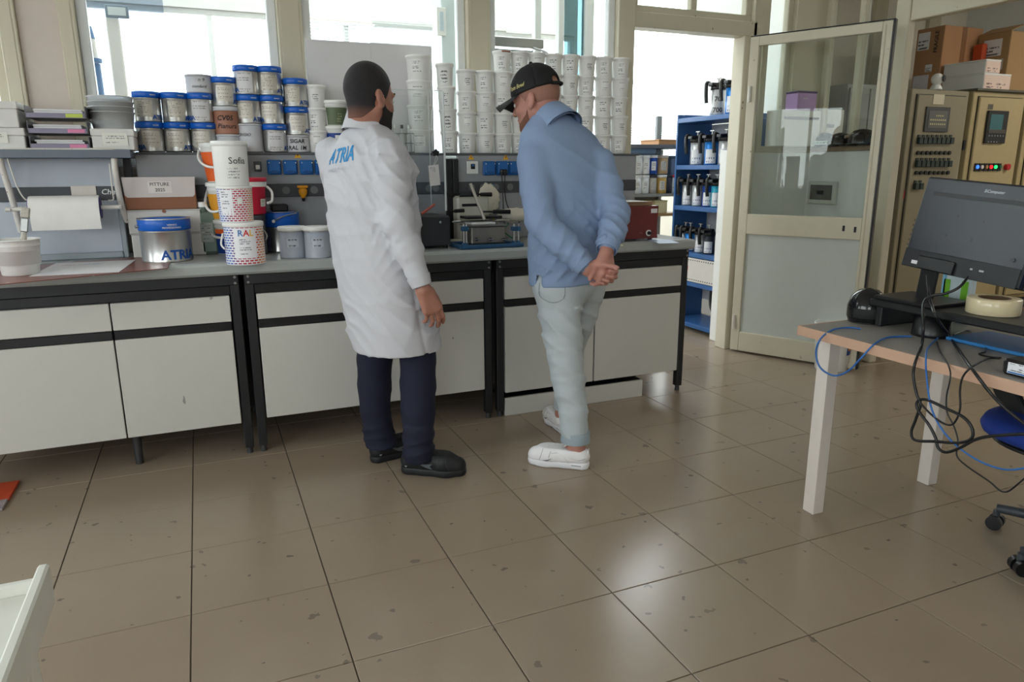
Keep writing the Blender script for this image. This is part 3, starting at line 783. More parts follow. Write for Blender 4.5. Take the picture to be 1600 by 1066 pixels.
# cartons PITTURE
brown = M('brown_card', (146, 98, 72), .75)
def px_box(l, r_, t_, b_, Y): 
    a = P(l, b_, Y=Y); c_ = P(r_, t_, Y=Y); return a[0], c_[0], a[2], c_[2]
x0, x1, _, _ = px_box(212, 316, 335, 404, .80)
carton('storage_carton', x0-.006, x1, .80, .905, ZT+.001, ZT+.108, boxw, 'lowest white carton behind the large silver tin', lid=.004)
t = carton('storage_carton', x0-.012, x1-.008, .80, .905, ZT+.109, ZT+.215, boxw, 'middle white carton marked PITTURE behind the silver tin', lid=.004)
b = B(); text_plane(b, 'PITTURE', ((x0+x1)/2-.02, .7975, ZT+.17), (1, 0, 0), (0, 0, 1), .017, .01, centre=True); part('lettering', b, black2, t)
part('thumb_notch', B().cyl(((x0+x1)/2-.01, .7955, ZT+.208), ((x0+x1)/2-.01, .798, ZT+.208), .008, n=12), brown, t)
t = thing('storage_carton', 'brown carton with white flap marked PITTURE 2025 on top', 'box', ((x0+x1)/2, .86, ZT+.216))
part('body', B().box(x0-.014, x1-.018, .81, .905, ZT+.216, ZT+.36, .003), brown, t)
fl_ = [(0, .065), (.01, .055), (x1-x0-.02, .055), (x1-x0-.01, .065), (x1-x0-.004, .145), (-.006, .145)]
part('flap', B().prism(fl_, (x0-.012, .8095, ZT+.216), (1, 0, 0), (0, 0, 1), .004), M('white_card_front', (210, 200, 194), .6), t)
part('printed_label', B().plate((x0+.085, .8045, ZT+.290), (1, 0, 0), (0, 0, 1), .098, .052, .0005), M('label_plain', (226, 218, 210), .6), t)
b = B(); xm = x0+.134
text_plane(b, 'PITTURE', (xm, .8038, ZT+.329), (1, 0, 0), (0, 0, 1), .015, .005, centre=True)
text_plane(b, '2025', (xm, .8038, ZT+.304), (1, 0, 0), (0, 0, 1), .015, .005, centre=True); part('lettering', b, black2, t)
# green-grey canister
x0, x1, z0_, z1_ = px_box(313, 345, 325, 399, .80)
t = thing('canister', 'green-grey plastic canister with printed label behind the pails', 'canister', ((x0+x1)/2, .83, ZT))
gm = M('canister_green', (104, 122, 112), .45)
part('body', B().box(x0+.004, x1-.022, .80, .89, ZT+.001, ZT+.20, .014), gm, t)
part('neck', B().cyl((x0+.03, .83, ZT+.2), (x0+.03, .83, ZT+.222), .018, n=16), gm, t)
part('cap', B().cyl((x0+.03, .83, ZT+.222), (x0+.03, .83, ZT+.245), .021, .02, 16), white_m, t)
part('handle', B().tube([(x0+.045, .84, ZT+.19), (x0+.05, .84, ZT+.225), (x1-.035, .84, ZT+.225), (x1-.03, .84, ZT+.19)], .009), gm, t)
part('printed_label', B().plate((x0+.012, .7993, ZT+.06), (1, 0, 0), (0, 0, 1), .055, .09, .0006), mprint('label_canister', (150, 156, 150), (60, 66, 62), 9, .5, 18), t)
# ------------------------------------------------------------------ stack of pails
orange = M('pail_orange', (226, 98, 38), .4); yel = M('pail_yellow', (214, 150, 40), .4); redm = M('pail_red', (204, 30, 62), .4); dblue = M('pail_blue', (24, 60, 140), .4)
def big_pail(c, r0, r1, h, band, v0, v1, label, lid=None, handle=True, hang=-2.6, drop=.06):
    t = pail('plastic_pail', c, r0, r1, h, label, lid=lid or white_m)
    f = lambda v: r0+(r1-r0)*min(v, .8)/.8
    part('print_band', B().lathe([(f(v0)+.0008, h*v0), (f(v1)+.0008, h*v1)], 28, c, -PI, 0, True), band, t)
    if handle:
        a0 = hang; pts = []
        for k in range(9):
            s_ = k/8; th = a0+(s_-.5)*2.9
            rr = r1+.012
            pts.append((c[0]+rr*math.cos(th), c[1]+rr*math.sin(th), c[2]+h*.84-drop*math.sin(PI*s_)))
        part('handle', B().tube(pts, .006, 8, 3), white_m, t)
    return t
cy = .83; cx = P(359, 340, Y=cy)[0]
t = big_pail(np.array([cx, cy, ZT+.001]), .068, .078, .155, dblue, .02, .62, 'blue and orange pail at the bottom of the rear stack', hang=-2.2, drop=.05)
part('orange_band', B().lathe([(.0770, .097), (.0782, .118)], 28, (cx, cy, ZT+.001), -PI, 0), orange, t)
t = big_pail(np.array([cx-.004, cy, ZT+.163]), .072, .085, .165, yel, .02, .72, 'yellow pail with white rim in the middle of rear stack', hang=-2.3, drop=.10)
t = big_pail(np.array([cx-.004, cy, ZT+.335]), .076, .096, .17, orange, .03, .80, 'orange pail with white lid on top of the stack', hang=-2.0, drop=.075)
b = B(); q = np.array([cx-.004, cy, ZT+.335])
def fr(v): return .076+.020*min(v, .8)/.8+.0016
for (a0, v0, a1, v1) in ((-2.15, .06, -1.75, .52), (-1.95, .5, -1.5, .06)):
    o_ = []
    for s_ in range(9):
        t_ = s_/8; a_ = a0+(a1-a0)*t_; v_ = v0+(v1-v0)*t_
        for dd in (-.035, .035):
            o_.append((q[0]+fr(v_)*math.cos(a_+dd), q[1]+fr(v_)*math.sin(a_+dd), q[2]+.17*v_))
    b.add(o_, [(2*i, 2*i+1, 2*i+3, 2*i+2) for i in range(8)])
part('white_stripe', b, white_m, t, 'white slanting stripe printed on the pail')
b = B().lathe([(fr(.35)+.0003, .17*.35), (fr(.66)+.0003, .17*.66)], 6, q, -1.75, -1.45); part('blue_mark', b, M('mark_cyan', (40, 140, 190), .4), t)
# red pail behind the front cans
c1 = P(395, 340, Y=.715)
c = np.array([c1[0], .715, ZT+.190])
t = pail('plastic_pail', c, .062, .070, .16, 'red pail with red and white lid behind the chip-printed tins', m=redm, lid=redm)
part('rim_band', B().lathe([(.073, .125), (.074, .147)], 28, c), white_m, t)
part('handle', B().tube([(c[0]+.072, c[1]-.01, c[2]+.125), (c[0]+.092, c[1]-.02, c[2]+.10), (c[0]+.088, c[1]-.04, c[2]+.06), (c[0]+.066, c[1]-.05, c[2]+.05)], .006), white_m, t)
part('printed_label', B().lathe([(.0665, .035), (.0685, .07)], 8, c, -1.0, -.5, True), lab1, t)
t = tin('paint_tin', np.array([c1[0], .715, ZT+.001]), .055, .186, 'plain dark tin under the red pail', tm_=M('dark_tin', (90, 92, 98), .35, .6), lid=M('dark_tin_lid', (60, 62, 70), .4))
# RAL cans
def ral_mat(name, seed):
    if name in MATS: return MATS[name]
    m = M(name, (226, 226, 232), .35)
    nt = m.node_tree; N = nt.nodes; L = nt.links; b = N['Principled BSDF']
    tc = N.new('ShaderNodeTexCoord'); s = N.new('ShaderNodeSeparateXYZ'); L.new(tc.outputs['UV'], s.inputs[0])
    br = N.new('ShaderNodeTexBrick'); br.inputs['Scale'].default_value = 1; br.inputs['Mortar Size'].default_value = .12
    br.inputs['Brick Width'].default_value = 1; br.inputs['Row Height'].default_value = .55; br.inputs['Mortar Smooth'].default_value = 0
    mp = N.new('ShaderNodeMapping'); mp.inputs['Scale'].default_value = (26, 8, 1); L.new(tc.outputs['UV'], mp.inputs[0]); L.new(mp.outputs[0], br.inputs[0])
    cr = N.new('ShaderNodeValToRGB'); L.new(s.outputs[0], cr.inputs[0])
    e = cr.color_ramp; e.interpolation = 'LINEAR'
    cols = [(0, (40, 60, 160)), (.10, (60, 110, 190)), (.17, (120, 40, 90)), (.22, (170, 30, 60)), (.33, (200, 50, 50)), (.39, (224, 140, 60)), (1, (220, 190, 80))]
    e.elements[0].position = 0; e.elements[0].color = lin(cols[0][1]); e.elements[1].position = 1; e.elements[1].color = lin(cols[-1][1])
    for p_, c_ in cols[1:-1]: el = e.elements.new(p_); el.color = lin(c_)
    br.inputs['Mortar'].default_value = lin((228, 228, 232))
    L.new(cr.outputs[0], br.inputs['Color1']); L.new(cr.outputs[0], br.inputs['Color2']); L.new(br.outputs[0], b.inputs['Base Color'])
    return m
ralm = ral_mat('colour_chip_print', 0)
ralp = M('ral_panel', (228, 228, 232), .35)
cf = P(387, 415, Z=ZT); cf[1] += .080
C0 = cf.copy()
t = thing('paint_tin', 'tin printed with colour chips and three coloured letters, bottom of front stack', 'paint tin', C0)
part('body', B().lathe([(0, 0), (.078, 0), (.080, .003)], 30, C0).lathe([(.080, .003), (.080, .158)], 30, C0, -PI, PI, True), ralm, t)
part('lid', B().lathe([(.080, .158), (.083, .160), (.083, .176), (.08, .178), (0, .176)], 30, C0), white_m, t)
part('panel_print', B().lathe([(.0806, .03), (.0806, .155)], 14, C0, -2.15, -1.02), ralp, t)
b = B()
for k, (ch, mm) in enumerate((('R', M('ral_blue', (50, 110, 170), .4)), ('A', M('ral_red', (205, 50, 60), .4)), ('L', M('ral_yellow', (224, 180, 60), .4)))):
    b = B(); text_cyl(b, ch, C0, .0808, -1.78+k*.27, C0[2]+.122, .026, .02); part('letter', b, mm, t)
part('small_print', B().lathe([(.0812, .036), (.0812, .112)], 12, C0, -1.95, -1.22, True), mprint('ral_small_print', (228, 228, 232), (90, 90, 100), 9, .55, 16, margin=.1), t)
part('handle', B().tube([(C0[0]-.083, C0[1], C0[2]+.13), (C0[0]-.094, C0[1]-.03, C0[2]+.09), (C0[0]-.082, C0[1]-.05, C0[2]+.07)], .004), white_m, t)
part('handle', B().tube([(C0[0]+.08, C0[1]-.02, C0[2]+.14), (C0[0]+.09, C0[1]-.04, C0[2]+.12), (C0[0]+.083, C0[1]-.05, C0[2]+.10)], .003), steel, t)
C1 = C0+np.array([-.022, 0, .1785])
t = thing('paint_tin', 'tin printed with red colour chips under the plain white can', 'paint tin', C1)
part('body', B().lathe([(0, 0), (.066, 0), (.067, .003)], 30, C1).lathe([(.067, .003), (.071, .136)], 30, C1, -PI, PI, True), ralm, t)
part('lid', B().lathe([(.071, .136), (.072, .137), (.072, .146), (.070, .148), (0, .147)], 30, C1), white_m, t)
part('panel_print', B().lathe([(.0677, .03), (.0713, .133)], 10, C1, -2.6, -1.75), ralp, t)
part('round_badge', B().lathe([(.0698, .075), (.0709, .10)], 6, C1, -1.5, -1.2), white_m, t)
part('small_print', B().lathe([(.0684, .045), (.0714, .128)], 8, C1, -2.5, -1.9, True), MATS['ral_small_print'], t)
C2 = C1+np.array([-.004, 0, .1485])
t = thing('paint_tin', 'white can with black lettering on top of the front stack', 'paint tin', C2)
part('body', B().lathe([(0, 0), (.065, 0), (.066, .003), (.069, .158)], 30, C2), white_m, t)
part('lid', B().lathe([(.069, .158), (.0725, .159), (.0725, .176), (.070, .179), (0, .176)], 30, C2), white_m, t)
b = B(); text_cyl(b, 'Sofia', C2, .0685, -1.22, C2[2]+.088, .026, .0); part('lettering', b, black2, t)
part('small_print', B().lathe([(.0668, .015), (.0682, .075)], 10, C2, -1.9, -.9, True), mprint('sofia_print', (232, 232, 228), (110, 110, 115), 5, .5, 18, margin=.05, seed=3), t)
# blue/silver tin and black box behind, two grey cans
q = P(443, 397, Y=.82)
c = np.array([q[0], .82, ZT+.001])
t = tin('paint_tin', c, .085, .19, 'silver tin with blue upper band behind the grey cans', band_h=.07)
part('rim', B().lathe([(.087, .19), (.089, .193), (.083, .193), (.083, .186)], 30, c), silver, t)
part('handle', B().tube([(c[0]-.04, c[1]-.08, c[2]+.15), (c[0]+.0, c[1]-.098, c[2]+.172), (c[0]+.07, c[1]-.06, c[2]+.185)], .003), steel, t)
part('lug', B().cyl((c[0]-.04, c[1]-.076, c[2]+.15), (c[0]-.042, c[1]-.084, c[2]+.15), .008, n=10), white_m, t)
single('black_case', B().box(c[0]-.045, c[0]+.035, .77, .86, ZT+.194, ZT+.228, .006), black2, 'small black case lying on the blue-banded tin', 'case')
gcan = M('grey_can', (172, 178, 190), .35)
for k, px_ in enumerate((461, 500)):
    q = P(px_, 404, Z=ZT); c = np.array([q[0], q[1]+.052, ZT+.0005])
    t = thing('paint_tin', ('grey can with white lid right of the chip-printed stack', 'grey can with white lid beside the white coat')[k], 'paint tin', c)
    part('body', B().lathe([(0, 0), (.056, 0), (.058, .003), (.057, .006), (.057, .122), (0, .122)], 28, c), gcan, t)
    part('lid', B().lathe([(.059, .122), (.062, .124), (.062, .138), (.06, .141), (0, .139)], 28, c), white_m, t)
    part('ring', B().lathe([(.0585, .118), (.0605, .1195), (.0585, .121)], 28, c), silver, t)
    part('printed_label', B().lathe([(.0574, .05), (.0574, .09)], 8, c, -2.1, -1.2, True), mprint('greycan_print', (186, 192, 202), (60, 60, 70), 3, .55, 10, margin=.1, seed=2), t)
# ------------------------------------------------------------------ tins on the long shelf
labT = [mprint('tin_label_%d' % k, ((196, 190, 178), (206, 200, 190), (214, 212, 214), (188, 180, 166))[k], (118, 114, 110), 9, .5, 14+3*k, margin=.08, seed=k+4, metal=.3 if k != 2 else 0) for k in range(4)]
whitecan = M('white_paper_can', (206, 206, 210), .5)
copper = M('copper_label', (168, 116, 94), .45)
hand_m = M('marker_ink', (32, 30, 34), .6)
YC = .995
ordn = ['bottom', 'second', 'third', 'fourth', 'top']
def pos(px_): 
    a = P(px_, 237, Y=YC); return a[0]
colname = ['first', 'second', 'third', 'fourth', 'fifth', 'sixth', 'seventh']
cols = [(239, 'ss'), (281, 'ss'), (321, 'slw'), (358, 'wcs'), (394, 'Wsl'), (430, 'lss'), (467, 'ws s'.replace(' ', ''))]
n = 0
for ci, (px_, kinds) in enumerate(cols):
    x = pos(px_); z = SH
    for li, kd in enumerate(kinds):
        lvl = 'bottom' if li == 0 else ('top' if li == len(kinds)-1 else 'middle')
        h = {'s': .134, 'l': .134, 'w': .083, 'W': .134, 'c': .128}[kd]
        dx = random.uniform(-.004, .004); c = np.array([x+dx, YC+random.uniform(-.004, .004), z+.0006])
        desc = {'s': 'silver tin with blue band', 'l': 'pale labelled tin with blue band', 'w': 'short white paper-wrapped tin', 'W': 'tall plain white tin', 'c': 'copper-brown tin with handwriting'}[kd]
        lb = '%s, %s of the %s shelf stack from left' % (desc, lvl, colname[ci])
        ca = math.atan2(CAM[1]-c[1], CAM[0]-c[0])
        if kd in 'sl':
            off = (.15, -.2, -.1, .2, -.15, .1)[n % 6]; n += 1
            t = tin('paint_tin', c, .060, h, lb, band_h=.027, grp='tins on the left shelf', labelm=labT[2] if kd == 'l' else labT[n % 2], la=(ca-.75+off, ca+.55+off), lv=(.06, .74) if kd == 'l' else (.16, .70))
            b = B(); text_cyl(b, 'ATRIA', c, .0606, ca+off+(1.15 if (ci+li) % 3 else .75 if ci == 1 else -1.2), c[2]+.010, .021, .03)
            part('lettering', b, blue_txt, t)
            b = B(); text_cyl(b, 'VERNICI', c, .0622, ca+.45, c[2]+h-.018, .0055, .01); part('band_lettering', b, white_m, t)
        else:
            mm = {'w': whitecan, 'W': whitecan, 'c': copper}[kd]
            t = tin('paint_tin', c, .060, h, lb, band=False, band_h=.008 if kd != 'c' else .02, tm_=mm, lid=whitecan, grp='tins on the left shelf')
            b = B()
            if kd == 'c':
                text_cyl(b, 'CV05', c, .0604, ca-.05, c[2]+.062, .024, .02, shear=.2); text_cyl(b, 'Pianura', c, .0604, ca+.05, c[2]+.026, .022, .01, shear=.3)
            elif kd == 'w' and ci == 6:
                text_cyl(b, 'SIGAR', c, .0604, ca, c[2]+.044, .02, .015, shear=.1); text_cyl(b, 'RAL 1M', c, .0604, ca, c[2]+.012, .02, .015, shear=.1)
            elif kd == 'W':
                text_cyl(b, 'GRIGIO', c, .0604, ca-.5, c[2]+.075, .014, .0, shear=.2)
            elif ci == 2:
                text_cyl(b, 'n 9', c, .0604, ca+.2, c[2]+.05, .016, 0, shear=.2); text_cyl(b, 'standard', c, .0604, ca, c[2]+.022, .013, 0, shear=.2)
            else:
                text_cyl(b, 'campione', c, .0604, ca+.2, c[2]+.04, .010, 0, shear=.2)
            part('handwriting', b, hand_m, t)
        z += h+.0007
# ------------------------------------------------------------------ white tubs
tubw = M('tub_white', (240, 239, 236), .42, var=.02)
labW = [mprint('tub_label_%d' % k, (240, 239, 237), (36, 36, 40), (5, 6, 7, 4)[k], .52, (11, 13, 9, 12)[k], margin=.06, seed=k*5+1) for k in range(4)]
def tub_proto(r0, r1, h, lm, la, lv):
    t = thing('plastic_tub', None, 'tub', (0, 0, 0))
    part('wall', B().lathe([(0, 0), (r0-.002, 0), (r0, .002), (r1-.002, h*.82), (r1-.0015, h*.83), (r1+.001, h*.84), (r1+.001, h*.9)], 24), tubw, t)
    part('lid', B().lathe([(r1+.002, h*.885), (r1+.0035, h*.895), (r1+.0035, h*.985), (r1+.001, h), (r1-.004, h), (r1-.006, h-.003), (0, h-.003)], 24), tubw, t)
    f = lambda v: r0+(r1-.002-r0)*v/.82+.0006
    part('printed_label', B().lathe([(f(lv[0]), h*lv[0]), (f(lv[1]), h*lv[1])], 9, (0, 0, 0), la[0], la[1], True), lm, t)
    return t
protos = {}
def tub(key, args, c, label, grp):
    if key not in protos:
        t = tub_proto(*args); protos[key] = t
    else: t = dup(protos[key])
    t.location = [float(v) for v in c]; t['label'] = label; t['group'] = grp
    return t
HT = .1085
cx_ = [730, 758.5, 786, 812, 838, 863, 889, 914, 940, 965]
tn = ['first', 'second', 'third', 'fourth', 'fifth', 'sixth', 'seventh', 'eighth', 'ninth', 'tenth']
va = [(-2.5, -1.55), (-2.2, -1.35), (-2.45, -1.45), (-2.1, -1.2)]
vv = [(.2, .72), (.3, .75), (.12, .7), (.25, .6)]
for ci, px_ in enumerate(cx_):
    x = P(px_, 240, Y=YC)[0]
    for li in range(4 if ci < 2 else 5):
        k = (ci*3+li*5+ci//3) % 4
        c = (x+random.uniform(-.0025, .0025), YC+random.uniform(-.003, .003), SH+.0006+li*(HT+.0004))
        if ci > 6: lab = 'white plastic tub, %s in the %s stack from the door frame' % (('lowest', 'second up', 'middle', 'fourth up', 'topmost')[li], ('third', 'second', 'first')[ci-7])
        elif ci < 4: lab = 'white plastic tub, %s in the %s stack right of the black post' % (('lowest', 'second up', 'third up', 'fourth up', 'topmost')[li], tn[ci])
        else: lab = 'white plastic tub behind the man in blue, %s of the %s tub stack' % (('lowest', 'second up', 'middle', 'fourth up', 'topmost')[li], tn[ci])
        t = tub(('w', k), (.044, .0515, HT, labW[k], va[k], vv[k]), c, lab, 'white tubs stacked on the right shelf')
        if ci == 2 and li == 4:
            part('brown_smear', B().lathe([(.0556, HT*.90), (.0556, HT*.975)], 8, (0, 0, 0), -2.0, -1.0), M('brown_paint', (150, 92, 70), .5), t, 'brown paint smear on the lid rim', world=False)
x = pos(498)
for li in range(3):
    tub(('w', (li+1) % 4), None, (x, YC, SH+.0006+li*(HT+.0004)), 'white plastic tub beside the tins, %s of three' % ('lowest', 'middle', 'topmost')[li], 'white tubs beside the tins')
x = P(660, 240, Y=YC)[0]
for li in range(4):
    tub(('b', li % 2), (.058, .066, .124, labW[li % 2+1], va[2], vv[1]), (x, YC+.02, SH+.0006+li*.1245), 'large white tub seen through the clear guard, %s of four' % ('lowest', 'second', 'third', 'topmost')[li], 'large tubs behind the clear guard')
x = P(702, 240, Y=YC-.01)[0]
for li in range(4):
    tub(('n', li % 2), (.040, .046, .1145, labW[(li+2) % 4], (-2.5, -1.3), (.1, .7)), (x-.006*li, YC-.02, SH+.0006+li*.115), 'narrow white tub above the black double post, %s of four' % ('lowest', 'second', 'third', 'topmost')[li], 'narrow tubs above the black post')
# green-label tub on blue-label tub
x = P(528, 237, Y=YC)[0]
c = np.array([x, YC, SH+.0006])
t = pail('plastic_tub', c, .050, .062, .125, 'white tub with blue printed wrap under the green tub', cat='tub', lid=white_m)
part('print_band', B().lathe([(.0505, .01), (.0602, .095)], 20, c, -PI, 0), dblue, t)
part('white_motif', B().lathe([(.0536, .028), (.0602, .085)], 8, c, -1.9, -1.2), white_m, t)
b = B(); text_cyl(b, 'A', c, .0575, -1.72, c[2]+.035, .035, .02); part('lettering', b, blue_txt, t)
c = np.array([x-.002, YC, SH+.1325])
t = pail('plastic_tub', c, .052, .060, .118, 'white tub with olive green label standing on the blue tub', cat='tub', lid=white_m)
part('green_label', B().lathe([(.0525, .004), (.0590, .088)], 20, c, -2.6, -.3), M('olive_green', (92, 106, 78), .5), t)
part('small_print', B().lathe([(.0535, .015), (.0592, .075)], 8, c, -1.7, -.9, True), mprint('green_print', (92, 106, 78), (180, 180, 150), 5, .5, 10, seed=8), t)
# wire basket with glass bottles behind the guard
a = P(596, 238, Y=.95); b_ = P(648, 238, Y=.95)
t = thing('wire_basket', 'grey mesh basket holding small bottles behind the clear guard', 'basket', ((a[0]+b_[0])/2, .97, SH))
w0, w1 = a[0], b_[0]
for z in (.004, .05, .10): part('wire_ring', B().tube([(w0, .955, SH+z), (w1, .955, SH+z), (w1, 1.05, SH+z), (w0, 1.05, SH+z), (w0, .955, SH+z)], .002, 6, 1), steel, t)
for k in range(12):
    xx = w0+(w1-w0)*k/11; part('wire', B().cyl((xx, .955, SH+.003), (xx, .955, SH+.10), .0014, n=6), steel, t)
for k in range(5):
    xx = w0+.014+(w1-w0-.028)*k/4
    r = thing('glass_bottle', '%s small bottle in the mesh basket' % ('first', 'second', 'third', 'fourth', 'fifth')[k], 'bottle', (xx, 1.0, SH+.001), group='bottles in the mesh basket')
    part('glass_body', B().lathe([(0, 0), (.012, 0), (.013, .003), (.013, .09), (.006, .105), (.006, .125), (0, .125)], 14, (xx, 1.0, SH+.001)), M('pale_bottle', (205, 208, 208), .25, var=.05), r)
    part('cap', B().cyl((xx, 1.0, SH+.127), (xx, 1.0, SH+.145), .008, n=12), (white_m, black2)[k % 2], r)
# grey boards leaning in front of the window
gb = M('grey_board', (220, 218, 219), .6, var=.02)
for k, (xa, xb, ya, yb) in enumerate(((477, 578.0, 61, 67), (578.1, 674, 66, 73.5))):
    p0 = P(xa, ya, Y=1.10); p1 = P(xb, yb, Y=1.10)
    single('grey_board', B().box(p0[0], p1[0], 1.095, 1.108, SH+.0005, (p0[2]+p1[2])/2, .001), gb, ('left', 'right')[k]+' grey board standing in front of the window behind the heads', 'board')
# ------------------------------------------------------------------ guarded mixer
acr = glass('clear_acrylic', (252, 253, 253))
acre = M('acrylic_edge', (214, 220, 220), .2)
yf, yb_ = .60, .84
R1 = P(696, 320, Y=yf); T1 = P(697, 143, Y=yf)
xr = R1[0]; xl = P(612, 150, Y=yf)[0]; zb, zt = R1[2]-.03, T1[2]
gd = thing('machine_guard', 'tall clear acrylic guard box above the dark mixer', 'guard', ((xl+xr)/2, .72, zb))
part('pane', B().box(xl, xr, yf, yf+.005, zb, zt, .0005), acr, gd); part('pane', B().box(xl, xr, yb_, yb_+.005, zb, zt, .0005), acr, gd)
part('pane', B().box(xl, xl+.005, yf+.0055, yb_-.0005, zb, zt, .0005), acr, gd)
part('edge_strip', B().box(xr-.002, xr+.007, yf-.004, yf+.005, zb, zt, .002), acre, gd)
part('edge_strip', B().box(xr-.001, xr+.002, yb_+.001, yb_+.006, zb, zt, .001), acre, gd)
part('edge_strip', B().box(xl, xr, yf-.002, yf+.004, zt+.0005, zt+.004, .001), acre, gd)
a = P(681, 239, Y=yf-.012)
poly = [((.019 if i % 2 == 0 else .013)*math.sin(i*PI/5), (.019 if i % 2 == 0 else .013)*math.cos(i*PI/5)) for i in range(10)]
part('star_knob', B().prism(poly, (a[0], yf-.001, a[2]), (1, 0, 0), (0, 0, 1), .016), black2, gd)
tg = thing('hanging_tag', 'white paper tag hanging by a loop on the clear guard', 'tag', (a[0], yf-.02, a[2]-.12))
q = [P(*p_, Y=yf-.018) for p_ in ((669, 259), (685, 257), (688, 289), (672, 291))]
q = [p_-np.array([0, 0, 0]) for p_ in q]
part('card', B().prism([(p_[0]-q[3][0], p_[2]-q[3][2]) for p_ in (q[3], q[2], q[1], q[0])], (q[3][0], yf-.0185, q[3][2]), (1, 0, 0), (0, 0, 1), .001), pap, tg)
part('loop', B().tube([(a[0], yf-.0185, a[2]-.012), (a[0]-.008, yf-.0185, a[2]-.04), ((q[0][0]+q[1][0])/2, yf-.0185, q[0][2]-.002), (a[0]+.006, yf-.0185, a[2]-.03), (a[0], yf-.0185, a[2]-.012)], .0008, 5), white_m, tg)
b = B(); uu = np.array([0, 0, -1.0]); 
for k in range(3): text_plane(b, ('verificare', 'campione', 'data')[k], (q[0][0]+.024-.009*k+.004, yf-.0196, q[0][2]-.006), (.1, 0, -.995), (1, 0, .1), .005, .01, .2)
part('handwriting', b, hand_m, tg)
R2 = P(704, 386, Z=ZT); yb2 = .58
x1 = P(704, 360, Y=yb2)[0]; x0 = x1-.16; z1 = P(690, 338, Y=yb2)[2]
dm = M('charcoal_enamel', (50, 52, 56), .4)
t = thing('mixer_base', 'charcoal mixer housing with key switch beside the white coat', 'machine', ((x0+x1)/2, .7, ZT+.001))
part('housing', B().box(x0, x1, yb2, .86, ZT+.012, z1, .006), dm, t)
for fx in (x0+.02, x1-.02):
    for fy in (yb2+.03, .83): part('foot', B().cyl((fx, fy, ZT+.001), (fx, fy, ZT+.012), .012, n=12), black2, t)
a = P(687, 347, Y=yb2)
part('key_switch', B().cyl((a[0], yb2-.001, a[2]), (a[0], yb2-.012, a[2]), .009, .007, 14), chrome, t)
part('key', B().box(a[0]-.002, a[0]+.002, yb2-.022, yb2-.0125, a[2]-.007, a[2]+.004, .001), steel, t)
a = P(701, 383, Y=yb2); part('screw', B().cyl((a[0], yb2-.004, a[2]), (a[0], yb2-.0005, a[2]), .005, n=10), chrome, t)
part('side_bracket', B().box(x0-.012, x0-.001, yb2-.02, yb2+.02, ZT+.02, z1+.03, .003), M('red_handle', (170, 40, 40), .4), t, 'red bracket edge')
a = P(668, 320, Y=.70)
single('red_pen', B().cyl((a[0]-.03, .70, z1+.008), (a[0]+.04, .72, z1+.05), .007, n=10).cyl((a[0]+.04, .72, z1+.05), (a[0]+.052, .7235, z1+.057), .005, .001, 10), M('pen_red', (190, 90, 70), .4), 'reddish pen leaning inside the clear guard', 'pen')
# beige instrument with slots
ins = M('instrument_beige', (196, 194, 180), .45)
a = P(716, 378, Y=.82); b_ = P(760, 306, Y=.82)
t = thing('balance_instrument', 'beige bench instrument with two dark slots behind the steel rollers', 'instrument', ((a[0]+b_[0])/2, .86, ZT+.001))
part('body', B().box(a[0], b_[0]+.02, .82, .905, ZT+.001, b_[2], .012), ins, t)
for (xx0, xx1, yy0, yy1) in ((718, 748, 301, 308), (722, 750, 318, 323)):
    p0 = P(xx0, yy1, Y=.817); p1 = P(xx1, yy0, Y=.817)
    part('slot', B().box(p0[0], p1[0], .815, .8195, p0[2], p1[2], .001), black2, t)
a = P(712, 325, Y=.80)
part('side_dial', B().lathe([(0, 0), (.04, 0), (.045, .012), (.04, .02), (0, .02)], 20, (a[0]+.01, .80, ZT+.001)), ins, t)
# steel roller/scrub machine
blu = M('machine_blue', (40, 84, 122), .45)
t = thing('scrub_tester', 'steel paint scrub tester with knobs on a blue base', 'machine', (2.0, .62, ZT+.001))
L0 = P(722, 391, Z=ZT); R0 = P(826, 389, Z=ZT); yf = L0[1]+.01
x0, x1 = L0[0], R0[0]+.02
part('base_bar', B().box(x0, x1, yf, yf+.03, ZT+.001, ZT+.02, .004), blu, t); part('base_bar', B().box(x0, x1, yf+.20, yf+.23, ZT+.001, ZT+.02, .004), blu, t)
part('base_bar', B().box(x0, x0+.03, yf+.0305, yf+.1995, ZT+.001, ZT+.018, .004), blu, t); part('base_bar', B().box(x1-.03, x1, yf+.0305, yf+.1995, ZT+.001, ZT+.018, .004), blu, t)
st2 = M('brushed_steel', (150, 146, 140), .4, .75, var=.1)
bx0 = P(737, 370, Y=yf+.05)[0]; bx1 = P(790, 370, Y=yf+.05)[0]; bz1 = P(760, 354, Y=yf+.05)[2]
part('tank', B().box(bx0, bx1, yf+.05, yf+.20, ZT+.020, bz1, .006), st2, t)
part('tank_rim', B().box(bx0-.01, bx1+.01, yf+.045, yf+.205, bz1+.0005, bz1+.008, .002), steel, t)
part('white_tray', B().box(bx0+.004, bx1-.05, yf+.06, yf+.19, bz1+.009, bz1+.02, .003), white_m, t)
part('lid_frame', B().box(bx0-.01, bx1, yf+.09, yf+.20, bz1+.035, bz1+.048, .003), black2, t)
for px_ in (743, 765, 786):
    a = P(px_, 374, Y=yf+.05)
    k_ = part('knob', B().cyl((a[0], yf+.0495, a[2]), (a[0], yf+.035, a[2]), .008, .009, 12), dm, t)
    sub('wing', B().box(a[0]-.012, a[0]+.012, yf+.028, yf+.0345, a[2]-.003, a[2]+.003, .001), chrome, k_, t)
